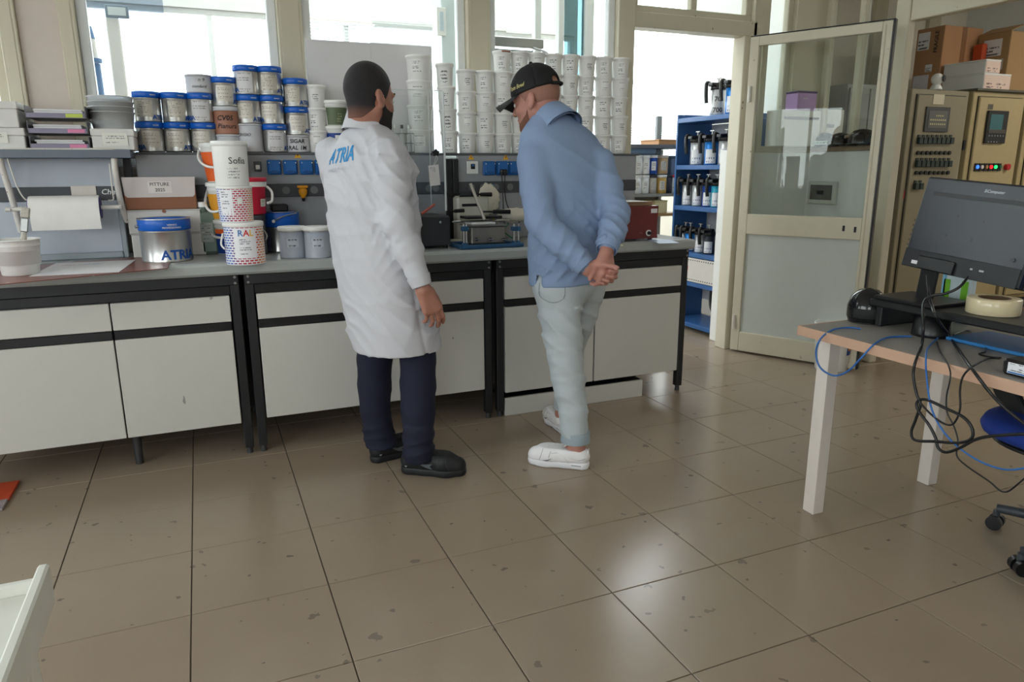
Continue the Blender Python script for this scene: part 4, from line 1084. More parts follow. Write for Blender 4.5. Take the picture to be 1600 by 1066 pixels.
for px_ in (725, 729, 803, 810):
    a = P(px_, 385, Y=yf+.02); zt_ = P(px_, 350, Y=yf+.02)[2]
    cl = part('column', B().cyl((a[0], yf+.02, ZT+.02), (a[0], yf+.02, zt_), .005, n=10), chrome, t)
    sub('clamp', B().box(a[0]-.012, a[0]+.012, yf+.008, yf+.035, zt_-.035, zt_-.012, .004), blu, cl, t)
    sub('collar', B().cyl((a[0], yf+.02, ZT+.0205), (a[0], yf+.02, ZT+.032), .013, .009, 12), blu, cl, t)
part('guide_rod', B().cyl((x0+.01, yf+.16, bz1+.02), (x1-.01, yf+.16, bz1+.02), .005, n=10), chrome, t)
p0 = P(735, 287, Y=yf+.1); p1 = P(757, 345, Y=yf+.04); p1[2] = bz1+.036
part('lever_rod', B().cyl(p1, p0, .008, n=12), M('lever_steel', (186, 182, 172), .4, .5), t)
# black handled applicators with white cloths
clothm = M('cream_cloth', (214, 208, 192), .9, bump=.2, bs=120)
def blob(c, r, seed, sq=(1, 1, 1)):
    rng = random.Random(seed); ph = [rng.uniform(0, 6) for _ in range(9)]
    b = B().ball((0, 0, 0), 1, 28)
    out = []
    for v in b.v:
        x, y, z = v
        k = 1+.16*math.sin(3*x+ph[0]+2*math.sin(2*y+ph[1]))+.12*math.sin(5*y+ph[2]+2*z)+.10*abs(math.sin(6*z+ph[3]+3*x))+.06*math.sin(13*x+9*z+ph[4])
        out.append((c[0]+x*k*r*sq[0], c[1]+y*k*r*sq[1], c[2]+z*k*r*sq[2]))
    b.v = out; return b
a = P(760, 309, Y=.80); zc = a[2]
t = thing('applicator', 'upper black handled applicator lying across the beige instrument', 'tool', (a[0], .80, zc))
p0 = P(699, 303, Y=.80); p1 = P(768, 304, Y=.80)
part('shaft', B().cyl(p0, p1, .005, n=10), black2, t); part('grip', B().cyl(P(751, 304, Y=.80), p1, .010, .012, 12), black2, t)
part('clamp', B().obox(P(727, 303, Y=.80), np.eye(3), (.03, .009, .009), .002), dm, t); part('fork', B().obox(p0, np.eye(3), (.018, .008, .008), .002), black2, t)
single('cloth', blob(P(764, 309, Y=.86), .066, 3, (.95, .45, 1.0)), clothm, 'crumpled cream cloth hanging behind the upper black handle', 'cloth')
a = P(764, 291, Y=.90); single('tape_roll', B().lathe([(.014, -.01), (.02, -.01), (.02, .01), (.014, .01), (.014, -.01)], 20, (a[0], .885, a[2])), M('teal_tape', (70, 170, 190), .4), 'small teal tape roll hooked above the cream cloth', 'tape')
t = thing('applicator', 'lower black handled applicator with white cloth above the scrub tester', 'tool', P(776, 331, Y=.70))
p0 = P(752, 331, Y=.72); p1 = P(797, 331, Y=.70)
part('shaft', B().cyl(p0, p1, .005, n=10), black2, t); part('grip', B().cyl(P(771, 331, Y=.71), p1, .011, .012, 12), black2, t)
t = thing('applicator', 'short black handled applicator next to the black double post', 'tool', P(712, 330, Y=.72))
p0 = P(699, 331, Y=.72); p1 = P(725, 329, Y=.72)
part('shaft', B().cyl(p0, p1, .006, n=10), black2, t); part('grip', B().cyl(P(710, 330, Y=.72), p1, .010, .010, 12), black2, t)
single('cloth', blob(P(808, 336, Y=.74), .06, 9, (1.4, .6, .62)), clothm, 'white cloth pad beside the blue sweater', 'cloth')
single('cable', B().tube([P(766, 338, Y=.79), P(772, 345, Y=.78), P(764, 352, Y=.78), P(775, 358, Y=.79), P(790, 362, Y=.80)], .004), M('cable_yellow', (190, 180, 40), .5), 'yellow cable coil behind the scrub tester', 'cable')
single('cable', B().tube([P(781, 345, Y=.80), P(788, 342, Y=.79), P(794, 350, Y=.79), P(786, 360, Y=.80), P(800, 372, Y=.80)], .004), M('cable_green', (40, 120, 80), .5), 'green cable behind the lower black handle', 'cable')
for k, q in enumerate((((784, 272), (785, 290), (786, 310), (787, 335), (789, 352)), ((789, 272), (789, 300), (793, 322), (803, 336), (812, 348)))):
    r = thing('power_lead', ('straight', 'curving')[k]+' black lead hanging from the middle right blue socket', 'lead', P(785, 335, Y=.88))
    part('lead', B().tube([P(x, y, Y=.885-.02*i) for i, (x, y) in enumerate(q)], .003, 7), black2, r)
    a = P(q[0][0], 268, Y=.885); part('plug', B().box(a[0]-.009, a[0]+.009, .87, .892, a[2]-.02, a[2]+.012, .004), black2, r)
# red machine on the right end of the bench
redc = M('oxblood_enamel', (104, 34, 32), .4)
q = P(1030, 376, Z=ZT); yf = q[1]+.03
x1 = P(1028, 350, Y=yf)[0]; x0 = x1-.30; z1 = P(1010, 322, Y=yf)[2]
t = thing('shaker_machine', 'dark red shaker machine at the right end of the bench', 'machine', ((x0+x1)/2, yf+.12, ZT+.001))
part('body', B().prism([(0, 0), (x1-x0, 0), (x1-x0-.006, .05), (x1-x0, z1-ZT-.012), (.0, z1-ZT-.012)], (x0, yf+.22, ZT+.012), (1, 0, 0), (0, 0, 1), .22), redc, t)
for fx in (x0+.03, x1-.03):
    for fy in (yf+.03, yf+.19): part('foot', B().cyl((fx, fy, ZT+.001), (fx, fy, ZT+.012), .013, n=12), black2, t)
a = P(1013, 364, Y=yf)
part('dial_ring', B().cyl((a[0], yf-.0005, a[2]), (a[0], yf-.005, a[2]), .017, n=20), white_m, t)
kn = part('dial', B().cyl((a[0], yf-.0055, a[2]), (a[0], yf-.02, a[2]), .011, .009, 16), black2, t)
p0 = P(1017, 333, Y=yf); p1 = P(1027, 326, Y=yf)
part('sticker', B().plate((p0[0], yf-.0005, p0[2]), (1, 0, 0), (0, 0, 1), p1[0]-p0[0], p1[2]-p0[2], .0006), pap, t)
b = B(); a = P(999, 365, Y=yf); text_plane(b, 'speed', (a[0], yf-.0005, a[2]), (1, 0, 0), (0, 0, 1), .007, 0); part('lettering', b, M('dial_print', (170, 140, 130), .5), t)
single('wood_board', B().box(x0+.05, x1-.02, yf+.03, yf+.2, z1+.001, z1+.022, .002), M('board_wood', (150, 120, 92), .6, var=.15, vs=40), 'brown wooden board resting on the dark red machine', 'board')
single('paper_sheet', B().box(x0+.02, x1-.07, yf+.01, yf+.19, z1+.0225, z1+.0255, .0005), pap, 'white papers lying on the brown board', 'paper')
ps = [P(x, y, Z=ZT) for x, y in ((1006, 373), (1030, 381), (1062, 380), (1046, 375))]
single('paper_sheet', poly_sheet([ps[0], ps[1], ps[2], ps[3]], ZT+.0006, .001), M('paper_bluish', (196, 212, 236), .6), 'bluish paper sheet at the right end of the worktop', 'paper')
ps = [P(x, y, Z=ZT) for x, y in ((957, 383), (972, 385), (974, 384), (959, 381.5))]
single('wooden_stick', poly_sheet(ps, ZT+.0006, .004), M('stick', (220, 208, 180), .6), 'pale stirring stick lying near the blue sweater cuff', 'stick')
# ------------------------------------------------------------------ back room through the doorway
YS = 2.35
xl = P(972, 300, Y=YS)[0]; xr = P(1072, 300, Y=YS)[0]
sg = M('shelf_steel_grey', (150, 150, 142), .5)
t = thing('steel_shelving', 'grey steel shelving with paint pots seen through the doorway', 'shelving', ((xl+xr)/2, YS+.2, 0))
zs = [P(1020, 303, Y=YS)[2], P(1020, 334, Y=YS)[2], P(1020, 226, Y=YS)[2], .25]
part('shelf', B().box(xl, xr, YS, YS+.4, zs[0]-.025, zs[0], .002), sg, t)
part('shelf', B().box(xl, xr, YS, YS+.4, zs[1]-.025, zs[1], .002), M('shelf_plank', (176, 142, 96), .6), t, 'wooden plank shelf')
part('shelf', B().box(xl, xr, YS-.02, YS+.4, zs[2]-.03, zs[2], .002), M('shelf_top_dark', (96, 98, 100), .5), t, 'dark top shelf')
part('shelf', B().box(xl, xr, YS, YS+.4, zs[3]-.025, zs[3], .002), sg, t)
part('back_sheet', B().box(xl, xr, YS+.405, YS+.41, .05, zs[2]-.04, .001), M('shelving_back', (140, 138, 130), .6), t)
part('side_sheet', B().box(xl-.04, xl-.002, YS-.02, YS+.4, 0, P(985, 238, Y=YS)[2], .002), white_paint, t)
for xx in (xl+.02, xr-.02): part('upright', B().box(xx-.018, xx+.018, YS+.36, YS+.395, 0, zs[2]-.032, .002), sg, t)
part('upright', B().box(P(1033, 0, Y=YS+.38)[0], P(1041, 0, Y=YS+.38)[0], YS+.36, YS+.395, zs[0], P(1037, 182, Y=YS+.38)[2], .002), M('upright_grey', (120, 128, 132), .5), t)
part('roller_tube', B().cyl((xl+.02, YS+.1, P(1010, 236, Y=YS+.1)[2]), (P(1032, 236, Y=YS)[0], YS+.1, P(1010, 236, Y=YS+.1)[2]), .035, n=16), M('tube_bluegrey', (140, 162, 182), .5), t)
part('strut', B().box(P(1031, 0, Y=YS)[0], P(1038, 0, Y=YS)[0], YS+.33, YS+.355, zs[0]+.25, zs[2]-.031, .002), M('strut_blue', (40, 86, 150), .5), t)
pots = [(995, 0, 'white'), (1007, 0, 'white'), (1019, 0, 'grey'), (1033, 0, 'gold'), (1043, 0, 'dark'), (1053, 0, 'white'), (1007, 1, 'white'), (1019, 1, 'blue'), (1034, 1, 'tan'), (996, 1, 'white')]
pm = {'white': white_m, 'grey': M('pot_grey', (176, 170, 158), .5), 'gold': M('pot_gold', (200, 164, 90), .5), 'dark': M('pot_dark', (40, 44, 56), .5), 'blue': M('pot_blue', (34, 74, 160), .4), 'tan': M('pot_tan', (190, 160, 120), .5)}
lidc = {'white': white_m, 'grey': M('pot_lid_dark', (50, 52, 60), .5), 'gold': white_m, 'dark': M('pot_lid_dark', (50, 52, 60), .5), 'blue': white_m, 'tan': M('pot_lid_tan', (206, 190, 170), .5)}
ph = .155
for k, (px_, lv, kd) in enumerate(pots):
    xx = P(px_, 290, Y=YS+.06)[0]; rr = .037 if kd not in ('gold', 'tan') else .044
    c = np.array([xx, YS+.06, zs[0]+.0006+lv*(ph+.008)])
    nm = {'white': 'white', 'grey': 'grey-labelled', 'gold': 'gold', 'dark': 'dark', 'blue': 'blue', 'tan': 'tan'}[kd]
    lb = '%s paint pot, %s row of the shelving beyond the doorway' % (nm, 'upper' if lv else 'lower')
    if kd == 'white': lb = '%s white paint pot in the %s row beyond the doorway' % ({995: 'leftmost', 996: 'leftmost', 1007: 'second', 1053: 'rightmost'}[px_], 'upper' if lv else 'lower')
    t = thing('paint_pot', lb, 'pot', c, group='paint pots on the steel shelving')
    part('body', B().lathe([(0, 0), (rr-.004, 0), (rr, .004), (rr, ph-.022), (0, ph-.022)], 18, c), pm[kd], t)
    part('lid', B().lathe([(rr+.001, ph-.022), (rr+.003, ph-.02), (rr+.003, ph-.002), (rr, ph), (0, ph)], 18, c), lidc[kd] if px_ != 1053 else redm, t)
    if kd != 'dark': part('printed_label', B().lathe([(rr+.0006, .03), (rr+.0006, .105)], 8, c, -2.5, -1.4, True), (lab1 if kd in ('white', 'blue') else labT[k % 2]), t)
a = P(1052, 270, Y=YS+.15)
t = thing('storage_crate', 'blue-grey plastic crate right of the upper paint pots', 'crate', (a[0]+.02, YS+.2, zs[0]+.17))
z_ = zs[0]+.001
part('body', B().box(a[0]-.05, a[0]+.06, YS+.12, YS+.32, z_, z_+.30, .006), M('crate_blue', (88, 112, 142), .5), t)
part('rim', B().box(a[0]-.056, a[0]+.066, YS+.114, YS+.326, z_+.3005, z_+.318, .004), MATS['crate_blue'], t)
p0 = P(1023, 330, Y=YS+.02); p1 = P(1043, 313, Y=YS+.02)
carton('cream_box', p0[0], p1[0], YS+.02, YS+.25, zs[1]+.001, p1[2], M('cream_card', (222, 208, 160), .6), 'cream box on the wooden plank shelf beyond the doorway', lid=.012)
a = P(1045, 212, Y=YS+.1); carton('wood_case', P(1030, 0, Y=YS+.1)[0], P(1062, 0, Y=YS+.1)[0], YS+.02, YS+.3, zs[2]+.001, zs[2]+.045, M('case_wood', (176, 128, 80), .6), 'flat wooden case on top of the grey shelving', lid=.01)
# blue tinting rack, faces -X
rk = M('rack_blue', (48, 92, 148), .4); spots(rk, (170, 170, 170), 40, .2, .12)
XK = 4.06; ya, yb_ = 1.27, 2.02
t = thing('tinting_rack', 'blue steel rack of tinting cans inside the doorway', 'rack', (XK+.17, 1.56, 0))
lv = [P(1085, 183, X=XK)[2], P(1085, 258, X=XK)[2], P(1085, 323, X=XK)[2], P(1085, 396, X=XK)[2], P(1085, 442, X=XK)[2], P(1085, 507, X=XK)[2]]
for z in lv: part('shelf', B().box(XK, XK+.33, ya+.021, yb_-.021, z-.035, z, .003), rk, t)
part('side_sheet', B().box(XK+.002, XK+.33, yb_-.02, yb_, .03, lv[0]+.03, .002), rk, t); part('side_sheet', B().box(XK+.002, XK+.33, ya, ya+.02, .03, lv[0]-.04, .002), rk, t)
part('back_sheet', B().box(XK+.331, XK+.335, ya, yb_, .2, lv[0]-.04, .001), M('rack_back', (196, 200, 204), .5), t)
part('drawer_front', B().box(XK-.004, XK+.014, ya+.025, yb_-.025, lv[4]+.004, lv[3]-.04, .002), M('rack_drawer', (206, 202, 196), .5), t, 'white perforated drawer front')
holes = B()
for k in range(26):
    yy = ya+.04+k*(yb_-ya-.08)/25
    for z in (lv[4]+.022, lv[3]-.055): holes.cyl((XK-.0045, yy, z), (XK-.0065, yy, z), .005, n=6)
part('perforation', holes, black2, t, kind='stuff')
part('yellow_smear', B().plate((XK-.0045, yb_-.06, lv[4]+.06), (0, -1, 0), (0, 0, 1), .06, .07, .001), M('smear_yellow', (206, 170, 60), .6), t)
part('red_smear', B().plate((XK-.0045, yb_-.17, lv[4]+.09), (0, -1, 0), (0, 0, 1), .08, .035, .001), M('smear_red', (200, 110, 120), .6), t)
for yy in (ya+.03, yb_-.03): part('foot', B().cyl((XK+.04, yy, 0), (XK+.04, yy, lv[5]-.036), .02, n=12), black2, t)
single('hose', B().tube([(XK+.1, 1.60, lv[4]-.04), (XK+.09, 1.59, lv[4]-.15), (XK+.08, 1.55, lv[5]+.12), (XK+.1, 1.50, lv[5]+.03)], .012), black2, 'black hose hanging in the lowest bay of the blue rack', 'hose')
cs = M('canister_silver', (196, 198, 200), .3, .6); cb = M('canister_blue', (30, 120, 200), .3, .3); ct = M('canister_teal', (40, 160, 190), .35)
def tcan(y, z, h, r, mm, label, txt=None, lm=None, x=None):
    x = x or XK+.075
    c = np.array([x, y, z+.0006])
    t = thing('tinting_can', label, 'can', c, group='tinting cans on the blue rack')
    part('body', B().lathe([(0, 0), (r-.003, 0), (r, .003), (r, h), (0, h)], 20, c), mm, t)
    part('lid', B().lathe([(r+.001, h-.022), (r+.007, h-.018), (r+.007, h+.006), (r-.004, h+.016), (0, h+.016)], 20, c), black2, t)
    part('handle', B().tube([(c[0]-r*.6, c[1]+r*.6, c[2]+h+.012), (c[0]-r-.02, c[1]+r*.8, c[2]+h+.03), (c[0]-r-.026, c[1]+r*.8, c[2]+h-.03), (c[0]-r-.018, c[1]+r*.8, c[2]+h*.45)], .014, 8), black2, t)
    part('spout', B().obox((c[0]-r-.006, c[1]-r*.3, c[2]+h+.014), np.eye(3), (.03, .024, .012), .004).obox((c[0], c[1], c[2]+h+.022), np.eye(3), (.02, r*.95, .010), .004), black2, t)
    part('stirrer', B().cyl((c[0], c[1], c[2]+h+.033), (c[0], c[1], c[2]+h+.058), .006, n=8).obox((c[0], c[1], c[2]+h+.06), np.eye(3), (.004, .024, .004), .001), steel, t)
    ca = math.atan2(CAM[1]-c[1], CAM[0]-c[0])
    if lm: part('printed_label', B().lathe([(r+.0006, .01), (r+.0006, h*.6)], 8, c, ca-.9, ca+.7, True), lm, t)
    if txt:
        part('plate', B().lathe([(r+.0007, .008), (r+.0007, h-.02)], 8, c, ca-.55, ca+.75), M('label_grey', (196, 196, 196), .5), t)
        b = B(); text_cyl(b, '70', c, r+.0012, ca+.0, c[2]+h*.48, .036, .02); text_cyl(b, '700', c, r+.0012, ca+.05, c[2]+.02, .036, .02); part('lettering', b, black2, t)
lw = mprint('tcan_label', (226, 228, 232), (30, 60, 130), 4, .5, 8, seed=6)
def yat(px_, z): return P(px_, 300, X=XK+.075)[1]
row = [(0, [(1113, cs, '70', 1.06), (1136, cb, None, 1.06)]), (1, [(1086, cs, None, 1), (1108, cb, None, 1), (1130, cs, None, 1)]), (2, [(1074, cs, None, .95), (1090, cs, None, .95), (1106, dblue, None, .95), (1120, ct, None, .95)]), (3, [(1068, cs, None, .85), (1082, cb, None, .85), (1098, cs, None, .85), (1112, pm['dark'], None, .85)])]
for ri, items in row:
    for k, (px_, mm, tx, s_) in enumerate(items):
        y = min(max(yat(px_, lv[ri]), ya+.085), yb_-.085)
        nm = {cs.name: 'silver', cb.name: 'blue', ct.name: 'teal', dblue.name: 'dark blue', pm['dark'].name: 'black'}[mm.name]
        tcan(y, lv[ri], (.19 if ri else .19)*s_, (.052 if ri < 2 else .042), mm, '%s tinting can with black lid, %s on the %s shelf of blue rack' % (nm, ('first', 'second', 'third', 'fourth')[k], ('top', 'second', 'third', 'fourth')[ri]), tx, None if tx else lw)
# blue stirrer and stand seen through the left window
a = P(150, 120, Y=2.0); zt_ = P(150, 42, Y=2.0)[2]
sb = M('stirrer_blue', (92, 130, 178), .4)
t = thing('lab_stirrer', 'blue laboratory stirrer column standing behind the left window', 'stirrer', (a[0], 2.0, 0))
part('stand', B().box(a[0]-.25, a[0]+.07, 1.8, 2.3, 0, 1.2, .004), white_paint, t)
part('column', B().cyl((a[0]+.01, 2.0, 1.2), (a[0]+.005, 2.0, P(152, 100, Y=2)[2]), .026, n=16), sb, t)
part('clamp', B().cyl((a[0], 2.0, P(152, 98, Y=2)[2]), (a[0], 2.0, P(152, 92, Y=2)[2]), .042, n=10), sb, t)
part('shaft', B().cyl((a[0]-.005, 2.0, P(152, 92, Y=2)[2]), (a[0]-.01, 2.0, P(150, 62, Y=2)[2]), .03, n=16), white_m, t)
part('motor', B().cyl((a[0]-.012, 2.0, P(150, 62, Y=2)[2]), (a[0]-.016, 2.0, zt_), .034, .026, 16), sb, t)
a = P(186, 120, Y=2.1); b_ = P(200, 28, Y=2.1)
t = thing('lamp_stand', 'white post with small grey framed plate behind the left window', 'stand', (a[0], 2.1, 0))
part('post', B().box(a[0]-.035, a[0]+.035, 2.1, 2.16, 0, b_[2], .006), white_paint, t)
p0 = P(165, 27, Y=2.08); p1 = P(200, 9, Y=2.08)
fr_ = part('plate_frame', B().box(p0[0], p1[0], 2.075, 2.09, p0[2], p1[2], .004), M('frame_slate', (120, 138, 154), .5), t)
sub('plate', B().box(p0[0]+.015, p1[0]-.015, 2.071, 2.0745, p0[2]+.013, p1[2]-.013, .001), M('plate_pale', (206, 218, 222), .4), fr_, t)
# ------------------------------------------------------------------ door leaf, standing open
H0 = np.array([3.95, 1.085, 0]); E0 = np.array([4.327, .327, 0]); LW = np.linalg.norm(E0-H0)
ds = (E0-H0)/LW; dn = np.array([ds[1], -ds[0], 0.])   # towards the viewer
if dn@(CAM-H0) < 0: dn = -dn
AX = [ds, dn, np.array([0, 0, 1.])]
def leafp(x, y, off=.02):
    d = ray(x, y); o = H0+dn*off; t = ((o-CAM)@dn)/(d@dn); p = CAM+t*d
    return (p-H0)@ds, p[2]
dr = bpy.data.objects.new('door_1', None); COL.objects.link(dr); dr['kind'] = 'structure'
def lb(s0, s1, z0, z1, t=.02, b=.003, n0=0): return B().obox(H0+ds*(s0+s1)/2+dn*n0+np.array([0, 0, (z0+z1)/2]), AX, ((s1-s0)/2, t, (z1-z0)/2), b)
zt_ = leafp(1175, 58)[1]; zm1 = leafp(1260, 338)[1]; zm0 = leafp(1260, 371)[1]; zb1 = leafp(1240, 531)[1]; ztr = leafp(1180, 72)[1]
s1_ = leafp(1352, 300)[0]
part('stile', lb(0, .06, .015, zt_), beige2, dr); part('stile', lb(s1_, LW, .015, zt_), beige2, dr)
part('rail', lb(.0605, s1_-.0005, ztr, zt_), beige2, dr); part('rail', lb(.0605, s1_-.0005, zm0, zm1), beige2, dr); part('rail', lb(.0605, s1_-.0005, .015, zb1), beige2, dr)
part('pane', lb(.0605, s1_-.0005, zm1+.0005, ztr-.0005, .003, 0), dirty_m, dr); part('pane', lb(.0605, s1_-.0005, zb1+.0005, zm0-.0005, .003, 0), M('frosted_panel', (196, 200, 194), .18, var=.04), dr, 'grey lower infill panel')
part('edge_seal', lb(LW+.0005, LW+.012, .015, zt_+.008, .022, .002), black2, dr); part('edge_seal', lb(0, LW, zt_+.0005, zt_+.008, .018, .002), black2, dr)
part('bead', lb(s1_+.012, s1_+.02, .05, zt_-.02, .024, .002), beige, dr)
for q in ((1318, 357), (1336, 359)):
    s_, z_ = leafp(*q); part('lock_hole', lb(s_-.008, s_+.008, z_-.018, z_+.018, .0215, .002), black2, dr)
for z_ in (1.75, .22): part('hinge', B().cyl((H0[0]-.012, H0[1]-.03, z_-.05), (H0[0]-.012, H0[1]-.03, z_+.05), .012, n=12), M('hinge_white', (206, 202, 190), .4), dr)
# fuse box on the low wall, seen through the glass
a = P(1268, 283, X=XR-.003); b_ = P(1307, 320, X=XR-.003)
t = thing('fuse_box', 'small grey fuse box with dark window on the low wall', 'fuse box', (XR-.02, (a[1]+b_[1])/2, b_[2]))
part('housing', B().box(XR-.03, XR-.001, b_[1], a[1], b_[2], a[2], .005), M('fuse_grey', (196, 196, 188), .45), t)
part('window', B().box(XR-.034, XR-.0305, b_[1]+.025, a[1]-.025, b_[2]+.03, a[2]-.025, .002), M('fuse_window', (90, 88, 82), .2), t)
part('breaker', B().box(XR-.037, XR-.0345, (a[1]+b_[1])/2-.03, (a[1]+b_[1])/2+.03, (a[2]+b_[2])/2-.012, (a[2]+b_[2])/2+.016, .001), black2, t)
# white block shaped to imitate bright reflected windows, purple box on top
a = P(1219, 171, Y=1.0); b_ = P(1284, 171, Y=1.0)
t = thing('reflection_block', 'white block imitating a window reflection, dark strip across, under the purple box', 'cabinet', ((a[0]+b_[0])/2, 1.06, 1.42))
part('body', B().box(a[0], b_[0], 1.0, 1.125, 1.42, a[2], .004), white_m, t)
part('dark_strip', B().box(a[0]+.04, b_[0]-.02, .994, .9995, a[2]-.06, a[2]-.045, .001), M('strip_grey', (120, 122, 126), .4), t)
p0 = P(1242, 165, Y=1.03); p1 = P(1272, 140, Y=1.03)
t = carton('purple_box', p0[0], p0[0]+.17, 1.01, 1.12, a[2]+.001, a[2]+.125, M('purple_card', (192, 152, 208), .5), 'small purple box standing on the white block', lid=.012, lm=M('purple_dark', (88, 62, 110), .5))
b = B(); text_plane(b, 'gloves', (p0[0]+.05, 1.0095, a[2]+.07), (1, 0, 0), (0, 0, 1), .014, .01); part('lettering', b, pap, t)
# black visors on the low wall cap
gl = M('black_gloss', (22, 23, 25), .12)
for k, (px_, r_) in enumerate(((1292, .085), (1318, .08), (1352, .095))):
    a = P(px_, 226, X=XR+.0); yy = a[1]
    t = thing('safety_visor', ('black domed visor with pale cloth on the low wall cap', 'middle black domed visor on the low wall cap', 'black domed visor with chrome clip nearest the door edge')[k], 'visor', (XR+.03, yy, 1.421))
    part('dome', B().lathe([(r_, 0), (r_*1.02, r_*.25), (r_*.9, r_*.65), (r_*.6, r_*.95), (r_*.25, r_*1.06), (0, r_*1.08)], 24, (XR-.03, yy, 1.421)), gl, t)
    part('brim', B().lathe([(r_*.99, .0), (r_*1.05, .002), (r_*1.05, .008), (r_*1.0, .01)], 24, (XR-.03, yy, 1.421)), black2, t)
    if k == 2: part('clip', B().obox((XR-.13, yy+.02, 1.48), [[.3, .8, .5], [.8, -.5, .3], [.3, .3, -.9]], (.004, .03, .01), .002), chrome, t)
    if k == 0: part('cloth', B().lathe([(r_*1.04, .003), (r_*1.0, r_*.35), (r_*.8, r_*.75)], 8, (XR-.03, yy, 1.421), -PI*.99, -PI*.55), M('pale_cloth', (190, 208, 202), .8), t)
# tall block imitating a bright window reflection, steel cabinet behind the glass
a = P(1268, 170, Y=1.31); b_ = P(1321, 166, Y=1.31)
t = thing('reflection_tall_block', 'tall white block imitating a window reflection behind the low wall glazing', 'cabinet', ((a[0]+b_[0])/2, 1.9, 0))
part('body', B().box(a[0], b_[0], 1.31, 1.7, 0, a[2], .006), white_m, t); part('strip', B().box(a[0]+.02, b_[0]-.1, 1.304, 1.3095, a[2]-.13, a[2]-.105, .001), MATS['strip_grey'], t)
a = P(1328, 130, Y=1.31); b_ = P(1396, 128, Y=1.31)
gcab = M('steel_cabinet_grey', (150, 150, 148), .5)
t = thing('steel_cabinet', 'grey steel cabinet with two doors behind the glazed partition', 'cabinet', ((a[0]+b_[0])/2, 1.5, 0))
part('body', B().box(a[0], b_[0], 1.33, 1.75, 0, a[2], .004), gcab, t); xm = (a[0]+b_[0])/2
for (u0, u1) in ((a[0]+.02, xm-.004), (xm+.004, b_[0]-.02)):
    d_ = part('door', B().box(u0, u1, 1.314, 1.3295, .08, a[2]-.03, .003), gcab, t)
    sub('handle', B().box((u1 if u1 < xm else u0)-.012, (u1 if u1 < xm else u0)+.012, 1.29, 1.3135, 1.0, 1.12, .003), steel, d_, t)
# ------------------------------------------------------------------ control cabinets
cbm = M('control_cabinet_olive', (142, 134, 110), .45); cbd = M('control_door_olive', (136, 128, 104), .42); cbl = M('control_cabinet_beige', (170, 154, 114), .42)
def ctrl(xa, xb, top_px, y, m, dm_, label, seam):
    a = P(xa, top_px, Y=y); b_ = P(xb, top_px, Y=y)
    t = thing('control_cabinet', label, 'control cabinet', ((a[0]+b_[0])/2, y+.4, 0))
    part('body', B().box(a[0], b_[0], y, y+.8, .1, a[2], .006), m, t); part('plinth', B().box(a[0]+.01, b_[0]-.01, y+.02, y+.78, 0, .0995, .003), black_m, t)
    part('door', B().box(a[0]+.055, b_[0]-.05, y-.022, y-.001, .14, a[2]-.045, .005), dm_, t)
    part('door_seal', B().box(a[0]+.048, b_[0]-.043, y-.006, y-.0008, .133, a[2]-.038, .002), black2, t)
    return t, a[0], b_[0], a[2]
Y1 = 1.3
t, x0, x1, zt_ = ctrl(1426, 1516, 138, Y1, cbm, cbd, 'olive control cabinet with rows of black switches, left one', True)
def px_plate(nm, xa, xb, ya, yb, y, th, m, root, b=.003):
    p0 = P(xa, yb, Y=y); p1 = P(xb, ya, Y=y); return part(nm, B().box(p0[0], p1[0], y-th, y-.0005, p0[2], p1[2], b), m, root), p0, p1
yd = Y1-.0225
px_plate('name_plate', 1457, 1476, 148, 163, yd, .003, M('plate_cream', (200, 192, 168), .5), t)
fr_, p0, p1 = px_plate('display_frame', 1442, 1484, 168, 206, yd, .012, M('panel_dark', (60, 60, 60), .4), t)
sub('display', B().box(p0[0]+.03, p1[0]-.03, yd-.0145, yd-.0125, p0[2]+.03, p1[2]-.03, .001), M('panel_mid', (92, 92, 90), .4), fr_, t)
kb = B(); 
for r_ in range(3):
    for c_ in range(8 if r_ < 2 else 4):
        xx = p0[0]+.055+c_*(p1[0]-p0[0]-.11)/7+(.06 if r_ == 2 else 0); zz = p0[2]+.06+.032*r_
        kb.box(xx-.006, xx+.006, yd-.0165, yd-.0148, zz-.006, zz+.006, .001)
sub('keypad', kb, M('key_cream', (206, 196, 150), .4), fr_, t)
for (yy, kind) in ((218, 's'), (239, 'b'), (254, 's'), (270, 'b'), (289, 's')):
    n_ = 8 if yy < 280 else 2
    for c_ in range(n_):
        px_ = 1435+c_*7.0-(yy-218)*.08
        a = P(px_, yy, Y=yd)
        if kind == 's': part('switch', B().box(a[0]-.020, a[0]+.020, yd-.03, yd-.0005, a[2]-.035, a[2]+.015, .003).box(a[0]-.015, a[0]+.015, yd-.008, yd-.0005, a[2]+.018, a[2]+.036, .001), M('switch_green_black', (34, 48, 44), .4), t)
        else: part('button', B().cyl((a[0], yd-.014, a[2]), (a[0], yd-.0005, a[2]), .016, n=12), black2, t)
px_plate('red_label', 1411, 1424, 297, 310, yd+.022, .003, M('label_red', (206, 90, 90), .5), t, .001)
px_plate('slot', 1410, 1416, 312, 342, yd+.022, .003, black2, t, .001)
for zz in (1.45, .7): part('hinge', B().cyl((x1-.025, Y1-.03, zz-.04), (x1-.025, Y1-.03, zz+.04), .012, n=10), black2, t)
Y2 = 1.28
t, x0, x1, zt2 = ctrl(1523, 1604, 142, Y2, cbl, cbl, 'beige control cabinet with dark display and coloured lamps, right one', True)
part('top_cap', B().box(x0-.005, x1+.004, Y2-.03, Y2+.8, zt2+.0005, zt2+.02, .003), M('cap_dark', (84, 82, 72), .5), t)
yd = Y2-.0225
sc_, p0, p1 = px_plate('operator_panel', 1535, 1574, 174, 224, yd, .02, black2, t, .008)
